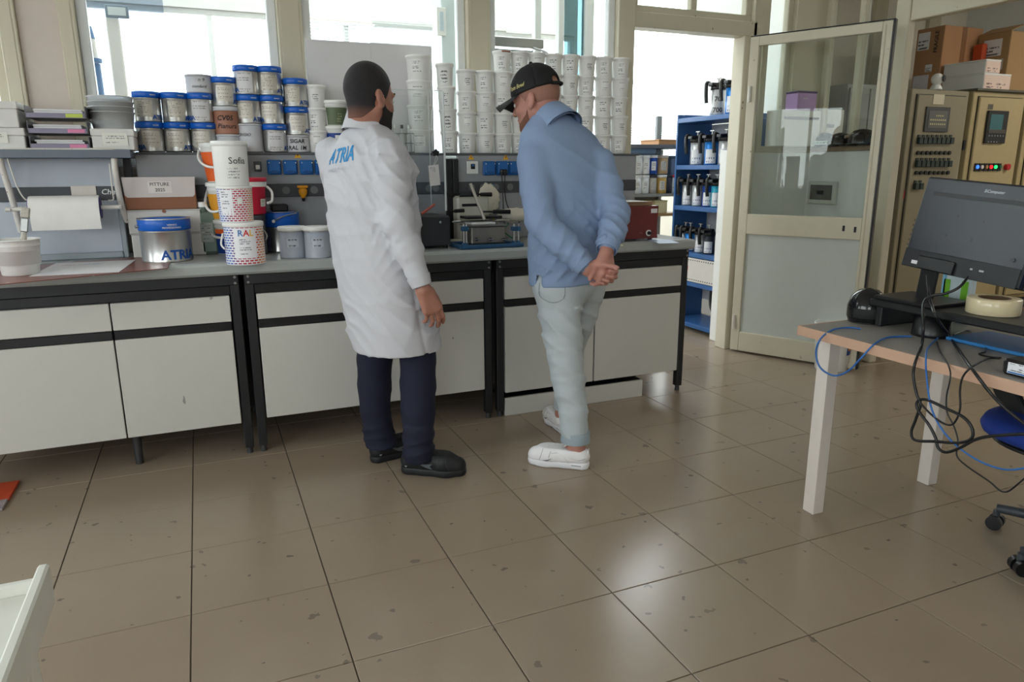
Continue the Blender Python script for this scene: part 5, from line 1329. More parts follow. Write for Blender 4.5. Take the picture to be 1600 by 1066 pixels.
sub('screen', B().box(p0[0]+.03, p1[0]-.07, yd-.0225, yd-.0205, p1[2]-.16, p1[2]-.03, .001), M('screen_teal', (30, 60, 62), .3, emit=(70, 150, 150), est=.15), sc_, t)
kb = B()
for r_ in range(2):
    for c_ in range(6 if r_ else 4):
        xx = p0[0]+.04+c_*(p1[0]-p0[0]-.08)/5; zz = p1[2]-.20-.05*(1-r_)
        kb.box(xx-.007, xx+.007, yd-.0225, yd-.0205, zz-.006, zz+.006, .001)
sub('keypad', kb, M('key_grey', (120, 128, 132), .4), sc_, t)
sub('tray', B().box(p0[0]+.02, p1[0]-.02, yd-.024, yd-.0205, p0[2]+.08, p0[2]+.11, .002), M('tray_dark', (70, 66, 60), .4), sc_, t)
for c_, (col, em) in enumerate((((40, 90, 200), (60, 120, 255)), ((220, 210, 200), None), ((170, 130, 90), None), ((220, 30, 30), (255, 30, 40)), ((30, 190, 90), (40, 255, 120)), ((20, 90, 60), None))):
    a = P(1524.5+c_*7.1, 261, Y=yd)
    hs = part('lamp_housing', B().box(a[0]-.022, a[0]+.022, yd-.012, yd-.0005, a[2]-.034, a[2]+.030, .003), black2, t)
    sub('lens', B().cyl((a[0], yd-.022, a[2]), (a[0], yd-.0125, a[2]), .015, n=14), M('lens_%d' % c_, col, .3, emit=em, est=1.6 if em else 1), hs, t)
a = P(1571, 261, Y=yd); part('stop_button', B().cyl((a[0], yd-.03, a[2]), (a[0], yd-.0005, a[2]), .026, n=16), M('stop_red', (180, 30, 36), .35), t)
px_plate('emblem', 1543, 1552, 163, 171, yd, .002, MATS['cap_dark'], t, .001)
t, x0b, x1b, _ = ctrl(1609, 1690, 150, 1.28, cbl, cbl, 'beige control cabinet cut by the right edge of the view', True)
# boxes on the cabinets
kraft = M('kraft_card', (168, 126, 90), .7, var=.08, vs=8); kraft2 = M('kraft_card_dull', (160, 128, 88), .7, var=.06, vs=8)
tapem = M('packing_tape', (128, 92, 62), .35)
yb = 1.70; p0 = P(1471, 90, Y=yb); p1 = P(1531, 90, Y=yb); zt_b = P(1471, 38, Y=yb)[2]; zb_ = max(zt_, zt2)+.022
xbk = p0[0]; yback = P(1429, 90, X=xbk)[1]
t = thing('cardboard_box', 'large brown cardboard box with shipping labels on left control cabinet', 'box', ((p0[0]+p1[0])/2, yb+.2, zb_))
part('body', B().box(p0[0], p1[0], yb, min(yback, 2.4), zb_, zt_b, .004), kraft, t)
xm = p0[0]+(p1[0]-p0[0])*.52
part('tape_strip', B().box(xm-.03, xm+.03, yb-.0015, yb-.0002, zb_+.05, zt_b, .0003), tapem, t)
ym = min(yback, 2.4); hh = zt_b-zb_
def side_label(y0, y1, v0, v1, m, root, nm='shipping_label'): part(nm, B().plate((xbk-.0002, y1, zb_+hh*v0), (0, -1, 0), (0, 0, 1), y1-y0, hh*(v1-v0), .001), m, root)
shl = mprint('shipping_label', (222, 222, 224), (40, 40, 44), 5, .55, 7, margin=.05, seed=12)
side_label(yb+(ym-yb)*.5, yb+(ym-yb)*.93, .68, .94, shl, t); side_label(yb+(ym-yb)*.38, yb+(ym-yb)*.95, .02, .30, M('label_lilac', (206, 204, 214), .6), t)
side_label(yb+(ym-yb)*.3, yb+(ym-yb)*.55, .34, .45, shl, t)
b = B(); text_plane(b, 'FRAGILE', (xbk-.0002, yb+.05, zb_+hh*.62), (0, 0, 1), (0, 1, 0), .036, .02); part('lettering', b, black2, t)
def flat_box(y, xe, xr_, yl, z0_, z1_, label):
    t = thing('flat_carton', label, 'box', (xe+.1, y+.15, z0_))
    part('body', B().box(xe, xr_, y, yl, z0_, z1_-.012, .003), white_m, t); part('lid', B().box(xe-.002, xr_+.002, y-.002, yl+.002, z1_-.0118, z1_, .002), white_m, t)
    part('printed_end', B().plate((xe+.004, y-.0022, z0_+.004), (1, 0, 0), (0, 0, 1), xr_-xe-.008, z1_-z0_-.02, .0006), mprint('carton_end', (224, 200, 186), (90, 70, 66), 4, .5, 8, margin=.1, seed=21), t)
yw = 1.31
e0 = P(1537, 125, Y=yw); e1 = P(1579, 125, Y=yw); zl = P(1537, 113.5, Y=yw)[2]; zb2 = max(zt_, zt2)+.022
yl1 = 1.68
flat_box(yw, e0[0], e1[0], yl1, zb2, zl, 'lower flat white carton on the control cabinets')
e2 = P(1563, 105, Y=yw); zu = P(1536, 91.5, Y=yw)[2]
flat_box(yw, e0[0], e2[0], yl1, zl+.001, zu, 'upper flat white carton on the control cabinets')
a = P(1574, 100, Y=1.40); zt_c = P(1575, 47, Y=1.40)[2]
t = thing('cardboard_box', 'dull brown cardboard box behind the white flat cartons', 'box', (a[0]+.3, 1.6, zb2))
xbk = max(a[0], e1[0]+.01); ym = 1.95; yb = 1.40; zb_ = zb2; hh = zt_c-zb2
part('body', B().box(xbk, xbk+.6, 1.40, 1.685, zb2, zt_c, .004), kraft2, t)
side_label(1.47, 1.63, .62, .90, shl, t); side_label(1.44, 1.66, .38, .56, M('label_grey2', (190, 184, 178), .6), t)
part('top_flap', B().obox((xbk+.08, 1.545, zt_c+.032), [[.93, 0, .35], [0, 1, 0], [-.35, 0, .93]], (.085, .14, .003), .001), kraft2, t)
single('orange_bag', B().box(xbk-.07, xbk-.012, 1.58, 1.68, zu+.002, zu+.18, .015), M('orange_bag', (186, 74, 36), .6), 'orange pack squeezed between the two cardboard boxes', 'bag')
a = P(1465, 121, Y=1.33)
t = thing('security_camera', 'small white ball camera on the left control cabinet', 'camera', (a[0], 1.33, zt_+.001))
part('base', B().lathe([(0, 0), (.045, 0), (.045, .01), (.03, .04), (0, .045)], 20, (a[0]-.004, 1.33, zt_+.001)), white_m, t)
part('ball', B().ball((a[0], 1.33, zt_+.082), .046, 20), white_m, t); part('lens', B().cyl((a[0]+.012, 1.285, zt_+.084), (a[0]+.014, 1.279, zt_+.084), .026, n=18), black2, t)
# ------------------------------------------------------------------ white bucket by the door
c = P(1303, 583, Z=0); c[1] += .09; c[0] += .065; c[2] = 0
t = pail('plastic_bucket', c, .098, .118, .30, 'white bucket with blue print standing by the open door', lid=white_m)
part('blue_rim', B().lathe([(.1195, .245), (.1205, .262)], 28, c), dblue, t)
part('blue_print', B().lathe([(.1075, .11), (.1145, .21)], 8, c, -1.5, -.9), dblue, t); part('orange_print', B().lathe([(.110, .14), (.1130, .175)], 8, c, -1.42, -1.0), M('print_orange', (214, 140, 60), .5), t)
# ------------------------------------------------------------------ desk
dt = M('desk_top_grey', (138, 134, 128), .45, var=.06); de = M('desk_edge_wood', (196, 160, 136), .5, var=.08); lgm = M('desk_leg_white', (222, 214, 206), .45)
X0, X1_, YA, YBk = 2.505, 3.30, -2.45, -.955
t = thing('desk', 'grey topped desk with pale wood edge and white square legs', 'desk', (2.9, -1.7, 0))
part('desk_top', B().box(X0+.006, X1_-.006, YA+.006, YBk-.006, .688, .718, .002), dt, t)
part('edge_band', B().box(X0, X0+.0055, YA, YBk, .684, .7185, .001), de, t); part('edge_band', B().box(X0+.006, X1_, YBk-.0055, YBk, .684, .7185, .001), de, t)
part('edge_band', B().box(X1_-.0055, X1_, YA, YBk-.006, .684, .7185, .001), de, t); part('edge_band', B().box(X0+.006, X1_-.006, YA, YA+.0055, .684, .7185, .001), de, t)
for (lx, ly) in ((2.585, -1.035), (3.215, -1.03), (2.585, -2.38), (3.215, -2.38)):
    part('leg', B().box(lx-.026, lx+.026, ly-.026, ly+.026, 0, .6875, .002), lgm, t)
ZD = .7185
# riser
rzt = .82
bk3 = M('riser_black', (26, 27, 29), .4)
t = thing('monitor_riser', 'long black monitor riser on the desk', 'riser', (2.83, -1.45, ZD))
part('top_board', B().box(2.735, 2.99, -1.98, -1.055, rzt-.028, rzt, .005), bk3, t)
part('end_panel', B().box(2.755, 2.97, -1.095, -1.07, ZD+.0005, rzt-.0285, .004), bk3, t); part('end_panel', B().box(2.755, 2.97, -1.96, -1.935, ZD+.0005, rzt-.0285, .004), bk3, t)
a = P(1433, 537, Z=ZD); part('cup_foot', B().lathe([(0, 0), (.062, 0), (.060, .01), (.056, .072), (0, .072)], 26, (2.80, -1.262, ZD+.0005)), black2, t)
a = P(1366, 514, Z=ZD)
t = thing('desk_speaker', 'glossy black domed device beside the riser end', 'speaker', (2.80, -1.0, ZD+.0005))
part('dome', B().lathe([(0, 0), (.062, 0), (.07, .02), (.07, .06), (.058, .095), (.035, .118), (0, .126)], 28, (2.79, -1.005, ZD+.0005)), gl, t)
part('grille', B().lathe([(.0655, .016), (.0712, .022), (.0712, .05), (.0708, .056)], 16, (2.79, -1.005, ZD+.0005), -PI, -.6), M('grille_dark', (30, 30, 32), .7), t)
part('foot_ring', B().lathe([(.05, -.0), (.064, .0), (.064, .004), (.05, .004)], 24, (2.79, -1.005, ZD+.0005)), black2, t)
# monitor (back towards us)
TL = P(1441, 275, X=2.875); BL = P(1408, 413, X=2.825); TR0 = P(1600, 280, X=2.885); BR = P(1589, 453, X=2.83)
vv_ = BL-TL; hgt = np.linalg.norm(vv_); vv_ = -vv_/hgt
uu = BR-BL; wid = np.linalg.norm(uu)+.0; uu = uu/wid; nn = np.cross(uu, vv_); nn /= np.linalg.norm(nn); vv_ = np.cross(nn, uu)
if nn@(CAM-TL) < 0: nn = -nn
MO = BL
def mb(u0, u1, v0, v1, n0, n1, b=.002): return B().obox(MO+uu*(u0+u1)/2+vv_*(v0+v1)/2+nn*(n0+n1)/2, [uu, vv_, nn], ((u1-u0)/2, (v1-v0)/2, abs(n1-n0)/2), b)
monm = M('monitor_back', (34, 37, 44), .28, var=.05, bump=.05, bs=600)
t = thing('monitor', 'dark monitor on the riser, its back towards us', 'monitor', (2.87, -1.28, rzt+.0005))
part('back_cover', mb(0, wid, 0, hgt, -.03, 0, .006), monm, t); part('bezel', mb(-.002, wid+.002, -.002, hgt+.002, -.042, -.0305, .003), black2, t)
part('screen', mb(.012, wid-.012, .02, hgt-.012, -.044, -.0425, .0005), M('lcd', (18, 20, 24), .15), t)
part('lower_housing', mb(.004, wid-.004, -.001, .062, .0005, .006, .002), M('housing_dark', (28, 30, 34), .45), t)
part('vent_recess', mb(.04, wid-.05, hgt*.80, hgt*.845, .0002, .0016, .0006), black2, t)
part('rating_label', mb(.04, .085, .012, .024, .0062, .0068, .0002), pap, t); part('sticker', mb(.09, .10, .034, .042, .0062, .0068, .0002), pap, t)
for (u_, v_) in ((.15, .62), (.24, .60), (.13, .40), (.22, .40)): part('mount_hole', mb(u_-.003, u_+.003, hgt*v_-.004, hgt*v_+.004, .0002, .0012, .0004), black2, t)
for (u_, v_) in ((wid-.04, .085),): part('screw', B().cyl(MO+uu*u_+vv_*v_+nn*.0005, MO+uu*u_+vv_*v_+nn*.003, .007, n=12), black2, t)
for k in range(6): part('side_vent', mb(.0, .003, .07+k*.017, .077+k*.017, .0002, .001, .0002), black2, t)
for u_ in (.255, .285, .292): part('port', mb(u_-.004, u_+.004, .030, .036, .0062, .008, .0003), steel, t)
b = B(); text_plane(b, 'SiComputer', MO+uu*wid*.60+vv_*hgt*.905+nn*.0003, uu, vv_, .0125, .004, .25, centre=True); 
part('lettering', b, M('logo_silver', (170, 174, 180), .3, .3), t)
nb = MO+uu*.10+vv_*.03
base_c = np.array([2.83, -1.185, rzt+.0005])
part('neck', B().obox((base_c+np.array([0, 0, .01])+nb+nn*.0)/2+np.array([.015, 0, -.005]), [uu, np.cross(uu, (nb-base_c)/np.linalg.norm(nb-base_c)), (nb-base_c)/np.linalg.norm(nb-base_c)], (.030, .012, np.linalg.norm(nb-base_c)/2+.0), .005), black2, t)
part('neck_bracket', mb(.07, .20, .0, .045, .0065, .02, .004), black2, t)
part('stand_base', B().box(2.735, 2.93, -1.30, -1.07, rzt+.0005, rzt+.014, .005), black2, t)
# tape, package, adapter, blue folder
c = P(1543, 494, Z=rzt); c = np.array([c[0]+.06, c[1]+.025, rzt+.0006])
t = thing('packing_tape_roll', 'clear packing tape roll lying on the riser', 'tape', c)
tp = M('tape_clear', (206, 192, 158), .18, var=.04)
part('tape', B().lathe([(.046, 0), (.075, 0), (.0765, .002), (.0765, .048), (.075, .05), (.046, .05)], 40, c), tp, t)
part('core', B().lathe([(.0395, .001), (.0455, .001), (.0455, .049), (.0395, .049), (.0395, .001)], 32, c), M('core_card', (96, 74, 54), .8), t)
a = P(1473, 466, Y=-1.22)
t = thing('refill_pack', 'white and green refill pack behind the monitor stand', 'pack', (3.08, -1.2, ZD+.0005))
p0 = P(1468, 470, X=3.05); p1 = P(1517, 428, X=3.05)
part('bag', B().box(3.05, 3.10, p1[1], p0[1], ZD+.001, p1[2], .012), M('pack_white', (206, 222, 226), .35), t)
for f0, f1 in ((.08, .32), (.74, .98)):
    part('green_panel', B().box(3.0475, 3.0498, p0[1]+(p1[1]-p0[1])*f1, p0[1]+(p1[1]-p0[1])*f0, ZD+.02, p1[2]-.03, .001), M('pack_green', (120, 190, 50), .4), t)
part('blue_panel', B().box(3.0475, 3.0498, p0[1]-.016, p0[1]-.002, ZD+.02, p1[2]-.012, .001), M('pack_blue', (130, 190, 220), .4), t)
a = P(1563, 586, Z=ZD)
t = thing('power_adapter', 'black power adapter with white rating label at desk edge', 'adapter', (2.58, -1.75, ZD+.0005))
ax0 = 2.545
q0 = P(1563, 580, X=ax0); 
part('body', B().box(ax0, ax0+.075, q0[1]-.20, q0[1], ZD+.0006, ZD+.045, .008), black2, t)
part('rating_label', B().plate((ax0-.0002, q0[1]-.018, ZD+.008), (0, -1, 0), (0, 0, 1), .13, .03, .0006), mprint('adapter_print', (222, 226, 230), (60, 60, 66), 5, .5, 14, margin=.04, seed=31), t)
part('blue_stripe', B().plate((ax0-.0006, q0[1]-.02, ZD+.009), (0, -1, 0), (0, 0, 1), .05, .004, .0006), sock_m, t)
single('blue_folder', B().box(2.78, 2.99, -1.92, -1.33, ZD+.0006, ZD+.012, .002), M('folder_blue', (52, 120, 180), .4, var=.1), 'blue folder lying on the desk under the riser', 'folder')
# cables
XC = 2.478
def cable(pts, r, m, label, plane=XC):
    q = []
    for p_ in pts:
        if len(p_) == 3 and p_[2] == 'd': q.append(P(p_[0], p_[1], Z=ZD+r+.001))
        elif len(p_) == 3 and p_[2] == 'r': q.append(P(p_[0], p_[1], Z=rzt+r+.001))
        elif len(p_) == 3: q.append(P(p_[0], p_[1], X=p_[2]))
        else: q.append(P(p_[0], p_[1], X=plane))
    single('cable', B().tube(q, r, 8, 7), m, label, 'cable', group='cables at the desk')
eth = M('ethernet_blue', (44, 100, 170), .4)
cable([(1345, 514, 'd'), (1325, 512, 'd'), (1300, 516, 'd'), (1282, 530), (1275, 552), (1282, 575), (1303, 587), (1325, 580), (1345, 560), (1366, 538, 2.51), (1385, 528, 'd'), (1405, 526, 'd'), (1424, 526, 'd')], .0032, eth, 'blue network cable looping over the desk corner')
cable([(1466, 528, 'd'), (1452, 541, 'd'), (1447, 556, 2.49), (1448, 590), (1456, 640), (1480, 682), (1520, 715), (1565, 733), (1605, 731), (1640, 720)], .0028, eth, 'pale blue cable sagging under the desk')
cable([(1447, 430, 2.75), (1450, 455, 2.75), (1456, 478, 2.72), (1463, 496, 2.68), (1485, 528, 'd'), (1515, 571, 2.495), (1550, 617), (1585, 650), (1640, 690)], .0046, black2, 'thick black cable running from the monitor down to the chair')
cable([(1512, 433, 2.80), (1500, 448, 2.76), (1480, 458, 2.74), (1455, 463, 2.72), (1443, 475, 2.69), (1443, 510, 2.62), (1440, 540, 'd'), (1432, 560, 2.495), (1427, 585), (1432, 615), (1438, 632), (1431, 655), (1424, 675), (1430, 688), (1460, 690), (1495, 692), (1517, 686), (1519, 670), (1505, 652), (1475, 637), (1448, 625), (1434, 627), (1434, 640), (1452, 665), (1462, 685), (1466, 700), (1478, 707), (1500, 700), (1530, 685), (1570, 680), (1640, 677)], .0044, black2, 'long black cable coiled below the desk edge')
cable([(1464, 535, 'd'), (1469, 550, 'd'), (1482, 572, 2.495), (1485, 590), (1479, 620), (1480, 645), (1490, 665), (1497, 690), (1495, 712), (1510, 728), (1545, 752), (1568, 769), (1590, 757), (1640, 710)], .0024, black2, 'thin black cable hanging lowest near the chair caster')
cable([(1562, 560, 'd'), (1545, 560, 'd'), (1521, 572, 2.495), (1505, 588), (1500, 610), (1500, 640), (1490, 662), (1475, 662), (1455, 648), (1438, 630)], .0030, black2, 'black lead dropping from the power adapter')
cable([(1490, 523, 'd'), (1512, 517, 'd'), (1530, 528, 'd'), (1541, 548, 'd'), (1530, 553, 'd'), (1548, 558, 'd'), (1564, 559, 'd')], .0026, black2, 'thin black lead curling on the desk top')
# ------------------------------------------------------------------ office chair
cc = np.array([3.24, -1.86, 0]); 
t = thing('office_chair', 'blue swivel office chair with grey caster base at right edge', 'chair', cc)
bl = M('chair_blue', (22, 52, 136), .8, bump=.2, bs=500)
tip = P(1541, 668, Z=.47)
def disc(c, rx, ry, z0, z1, n=36, e=2.6):
    b = B(); pr = [(0, z0), (.85, z0), (.97, z0+(z1-z0)*.2), (1, z0+(z1-z0)*.5), (.96, z0+(z1-z0)*.85), (.8, z1), (0, z1+.004)]
    vs = []; fs = []
    for (s_, z) in pr:
        for k in range(n):
            th = 2*PI*k/n; cx_1 = abs(math.cos(th))**(2/e)*np.sign(math.cos(th)); sy = abs(math.sin(th))**(2/e)*np.sign(math.sin(th))
            vs.append((c[0]+rx*s_*cx_1, c[1]+ry*s_*sy, z))
    for j in range(len(pr)-1):
        for k in range(n): fs.append((j*n+k, j*n+(k+1) % n, (j+1)*n+(k+1) % n, (j+1)*n+k))
    return b.add(vs, fs, True)
sc0 = np.array([tip[0]+.185, tip[1]-.16, 0])
part('seat', disc(sc0, .24, .235, .445, .51), bl, t); part('seat_pan', disc(sc0, .21, .20, .425, .4445), black2, t)
part('gas_column', B().cyl((cc[0], cc[1], .10), (cc[0], cc[1], .425), .028, .022, 14), black2, t); part('mechanism', B().box(cc[0]-.1, cc[0]+.1, cc[1]-.07, cc[1]+.07, .39, .425, .01), black2, t)
q0 = P(1588, 646, X=sc0[0]-.06); q1 = P(1566, 596, X=sc0[0]-.06)
part('arm_support', B().obox((q0+q1)/2, [(q1-q0)/np.linalg.norm(q1-q0), [1, 0, 0], np.cross((q1-q0)/np.linalg.norm(q1-q0), [1, 0, 0])], (np.linalg.norm(q1-q0)/2+.02, .014, .036), .01), black2, t)
part('back_bracket', B().tube([(sc0[0]+.12, sc0[1]-.02, .415), (sc0[0]+.28, sc0[1]-.02, .43), (sc0[0]+.31, sc0[1]-.02, .64)], .022, 10), black2, t)
part('backrest', B().obox((sc0[0]+.30, sc0[1]-.02, .82), [[0, 1, 0], [-1, 0, 0], [0, 0, 1]], (.2, .03, .2), .028), bl, t)
cas = M('caster_grey', (58, 62, 68), .45)
for k, tgt in enumerate(((3.086, -1.40), (2.86, -1.63), None, None, None)):
    if tgt is None:
        th = math.radians((-10, -95, 195)[k-2]); e = cc[:2]+.40*np.array([math.cos(th), math.sin(th)])
    else: e = np.array(tgt)
    d_ = e-cc[:2]; d_ = d_/np.linalg.norm(d_); n_ = np.array([-d_[1], d_[0]])
    ar = part('base_arm', B().rings([(cc[0], cc[1], .115), (cc[0]+(e[0]-cc[0])*.6, cc[1]+(e[1]-cc[1])*.6, .10), (e[0], e[1], .078)], [.028, .021, .016], 10), cas, t)
    for s_ in (-.017, .017):
        p_ = np.array([e[0]+n_[0]*s_, e[1]+n_[1]*s_, .026])
        sub('wheel', B().cyl(p_-np.array([*n_, 0])*.010, p_+np.array([*n_, 0])*.010, .0255, n=18), black2, ar, t)
    sub('fork', B().cyl((e[0], e[1], .045), (e[0], e[1], .07), .012, n=10), cas, ar, t)
# ------------------------------------------------------------------ white side table near left, orange board on the floor
wtm = M('side_table_white', (214, 214, 206), .4)
t = thing('side_table', 'white side table with raised rim at the near left corner', 'table', (-.1, -2.15, 0))
part('table_top', B().box(-.55, .285, -2.55, -1.845, .705, .722, .002), wtm, t)
part('side_rim', B().box(.2855, .300, -2.55, -1.82, .69, .75, .004), wtm, t); part('side_rim', B().box(-.565, -.5505, -2.55, -1.82, .69, .75, .004), wtm, t)
part('rear_rim', B().box(-.55, .285, -1.8445, -1.832, .70, .738, .003), wtm, t)
for lx in (-.52, .26):
    for ly in (-2.5, -1.88): part('leg', B().box(lx-.018, lx+.018, ly-.018, ly+.018, 0, .7045, .002), wtm, t)
t = thing('floor_board', 'flat orange-red painted board on the floor under the left bench', 'board', (-.6, .37, 0))
part('board', B().box(-.95, -.272, .31, .50, .0005, .012, .002), M('board_orange', (184, 72, 42), .5, var=.2), t)
part('worn_end', B().box(-.95, -.276, .22, .3095, .0005, .012, .002), M('board_worn', (150, 140, 140), .6, var=.3, vs=40), t, 'paint-worn greyish end')
# ------------------------------------------------------------------ people: signed distance fields turned into meshes
class Field:
    def __init__(s, lo, hi, h):
        s.h = h; s.lo = np.array(lo, float)
        n = [int(math.ceil((hi[i]-lo[i])/h))+1 for i in range(3)]
        s.ax = [(lo[i]+h*np.arange(n[i])).astype(np.float32) for i in range(3)]
        s.D = np.full(n, .1, np.float32)
    def sl(s, lo, hi):
        r = []
        for i in range(3):
            a = int(np.searchsorted(s.ax[i], lo[i])); b = int(np.searchsorted(s.ax[i], hi[i]))
            r.append(slice(max(a-1, 0), min(b+1, len(s.ax[i]))))
        return tuple(r)
    def xyz(s, sl=None):
        a = s.ax if sl is None else [s.ax[i][sl[i]] for i in range(3)]
        return a[0][:, None, None], a[1][None, :, None], a[2][None, None, :]
    def put(s, sl, d, k, op):
        A = s.D[sl]
        if op == '-': A, d, sg = -A, d, -1
        else: sg = 1
        if k > 0:
            hh = np.clip(.5+.5*(A-d)/k, 0, 1); r = A+(d-A)*hh-k*hh*(1-hh)
        else: r = np.minimum(A, d)
        s.D[sl] = sg*r
    def cone(s, a, b, ra, rb, k=.02, op='+'):
        a = np.array(a, float); b = np.array(b, float); m = max(ra, rb)+k+.03
        sl = s.sl(np.minimum(a, b)-m, np.maximum(a, b)+m); x, y, z = s.xyz(sl)
        d = b-a; L = max(float(d@d), 1e-9)
        px, py, pz = x-np.float32(a[0]), y-np.float32(a[1]), z-np.float32(a[2])
        t = np.clip((px*d[0]+py*d[1]+pz*d[2])/L, 0, 1)
        q = np.sqrt((px-t*d[0])**2+(py-t*d[1])**2+(pz-t*d[2])**2)-(ra+t*(rb-ra))
        s.put(sl, q.astype(np.float32), k, op); return s
    def chain(s, pts, rad, k=.02):
        for i in range(len(pts)-1): s.cone(pts[i], pts[i+1], rad[i], rad[i+1], k)
        return s
    def ell(s, c, r, ax=None, k=.02, op='+'):
        c = np.array(c, float); ax = np.eye(3) if ax is None else np.array(ax, float); m = max(r)+k+.03
        sl = s.sl(c-m, c+m); x, y, z = s.xyz(sl)
        px, py, pz = x-c[0], y-c[1], z-c[2]
        u = [(px*ax[i][0]+py*ax[i][1]+pz*ax[i][2]) for i in range(3)]
        k0 = np.sqrt(sum((u[i]/r[i])**2 for i in range(3))); k1 = np.sqrt(sum((u[i]/r[i]**2)**2 for i in range(3)))
        s.put(sl, (k0*(k0-1)/np.maximum(k1, 1e-6)).astype(np.float32), k, op); return s
    def loft(s, rows, ang, k=.03, e=2.3, op='+', pad=.03):
        """rows: (z, cx, cy, a, b); ang: direction (unit xy) of the a axis"""
        rows = sorted(rows); zs = [r[0] for r in rows]; R_ = np.array(rows)
        lo = (min(R_[:, 1]-np.maximum(R_[:, 3], R_[:, 4]))-k-pad, min(R_[:, 2]-np.maximum(R_[:, 3], R_[:, 4]))-k-pad, zs[0]-pad)
        hi = (max(R_[:, 1]+np.maximum(R_[:, 3], R_[:, 4]))+k+pad, max(R_[:, 2]+np.maximum(R_[:, 3], R_[:, 4]))+k+pad, zs[-1]+pad)
        sl = s.sl(lo, hi); x, y, z = s.xyz(sl); zz = z[0, 0]
        # smooth interpolation of the rows
        zf = np.linspace(zs[0], zs[-1], 200); it = []
        for j in range(1, 5):
            v = np.interp(zf, zs, R_[:, j]); ker = np.ones(13)/13; v = np.convolve(np.pad(v, 6, 'edge'), ker, 'valid')
            it.append(np.interp(zz, zf, v).astype(np.float32)[None, None, :])
        cx_, cy_, a, b = it
        u = (x-cx_)*ang[0]+(y-cy_)*ang[1]; v = -(x-cx_)*ang[1]+(y-cy_)*ang[0]
        rho = (np.abs(u/a)**e+np.abs(v/b)**e)**(1/e)
        d = (rho-1)*np.minimum(a, b)
        d = np.maximum(d, np.maximum(zs[0]-z, z-zs[-1]))
        s.put(sl, d.astype(np.float32), k, op); return s
    def mesh(s, name, mats, root, smooth=1):
        D = s.D; S = D < 0; n = np.array(D.shape)
        C = np.zeros(n-1, np.uint8)
        for i in (0, 1):
            for j in (0, 1):
                for k in (0, 1): C += S[i:n[0]-1+i, j:n[1]-1+j, k:n[2]-1+k]
        act = np.argwhere((C > 0) & (C < 8)); idx = np.full(n-1, -1, np.int64); idx[tuple(act.T)] = np.arange(len(act))
        acc = np.zeros((len(act), 3)); cnt = np.zeros(len(act))
        cor = [(i, j, k) for i in (0, 1) for j in (0, 1) for k in (0, 1)]
        val = {c: D[act[:, 0]+c[0], act[:, 1]+c[1], act[:, 2]+c[2]] for c in cor}
        for c in cor:
            for a in range(3):
                if c[a] == 0:
                    e = list(c); e[a] = 1; e = tuple(e); v0, v1 = val[c], val[e]
                    m = (v0 < 0) != (v1 < 0); t = np.where(m, v0/np.where(m, v0-v1, 1), 0)
                    p = np.tile(np.array(c, float), (len(act), 1)); p[:, a] = t
                    acc[m] += p[m]; cnt[m] += 1
        V = s.lo+(act+acc/np.maximum(cnt, 1)[:, None])*s.h
        F = []
        for a in range(3):
            b, c = (a+1) % 3, (a+2) % 3
            s0 = [slice(None)]*3; s1 = [slice(None)]*3; s0[a] = slice(0, n[a]-1); s1[a] = slice(1, n[a])
            A0, A1 = S[tuple(s0)], S[tuple(s1)]
            E = np.argwhere(A0 != A1); E = E[(E[:, b] > 0) & (E[:, c] > 0) & (E[:, b] < n[b]-1) & (E[:, c] < n[c]-1)]
            if not len(E): continue
            def cell(db, dc):
                q = E.copy(); q[:, b] -= db; q[:, c] -= dc; return idx[tuple(q.T)]
            q = np.stack([cell(1, 1), cell(0, 1), cell(0, 0), cell(1, 0)], 1)
            fl_ = A0[tuple(E.T)]
            q[~fl_] = q[~fl_][:, ::-1]; F.append(q)
        F = np.concatenate(F)
        # light Laplacian smoothing
        for _ in range(smooth):
            su = np.zeros_like(V); ct = np.zeros(len(V))
            for i in range(4):
                for j in (1, 3):
                    np.add.at(su, F[:, i], V[F[:, (i+j) % 4]]); np.add.at(ct, F[:, i], 1)
            V = V*.5+.5*su/np.maximum(ct, 1)[:, None]
        V = V-np.array(tuple(root.location))
        me = bpy.data.meshes.new(name); me.vertices.add(len(V)); me.vertices.foreach_set('co', V.astype(np.float32).ravel())
        me.loops.add(F.size); me.loops.foreach_set('vertex_index', F.astype(np.int32).ravel())
        me.polygons.add(len(F)); me.polygons.foreach_set('loop_start', (4*np.arange(len(F))).astype(np.int32))
        me.polygons.foreach_set('use_smooth', np.ones(len(F), bool))
        me.materials.append(mats); me.update(calc_edges=True); me.validate()
        o = bpy.data.objects.new(name, me); COL.objects.link(o); o.parent = root
        return o
def folds(f, amp, frq, seed, axis=None, sl=None):
    """soft cloth creases: warped ridges"""
    x, y, z = f.xyz(sl); rng = np.random.RandomState(seed); p = rng.uniform(0, 6.28, 12)
    d = np.array(axis if axis is not None else (0.35, .25, .9)); d = d/np.linalg.norm(d)
    wx = x+.035*np.sin(11*z+p[0]+4*y)+.02*np.sin(23*y+p[1]); wy = y+.035*np.sin(13*x+p[2]+6*z); wz = z+.045*np.sin(9*x+p[3])+.03*np.sin(17*y+8*z+p[4])
    a = np.sin(frq*(wx*d[0]+wy*d[1]+wz*d[2])+p[5]); b = np.sin(frq*.63*(wx*d[1]-wy*d[0]+wz*.8)+p[6])
    r = (1-np.abs(a))**2*.7+(1-np.abs(b))**2*.5
    g_ = .5+.5*np.sin(5*x+p[7]+3*np.sin(4*z+p[8]))*np.sin(6*y+7*z+p[9])
    D = f.D if sl is None else f.D[sl]
    D -= (amp*(r*g_*1.6-.35)).astype(np.float32)
def v3(*a): return np.array(a, float)
UP = v3(0, 0, 1)
FW = v3(math.sin(YAW), math.cos(YAW), 0); RT = v3(math.cos(YAW), -math.sin(YAW), 0)
def heading(deg): t = math.radians(deg); return math.cos(t)*FW+math.sin(t)*RT   # clockwise from straight away
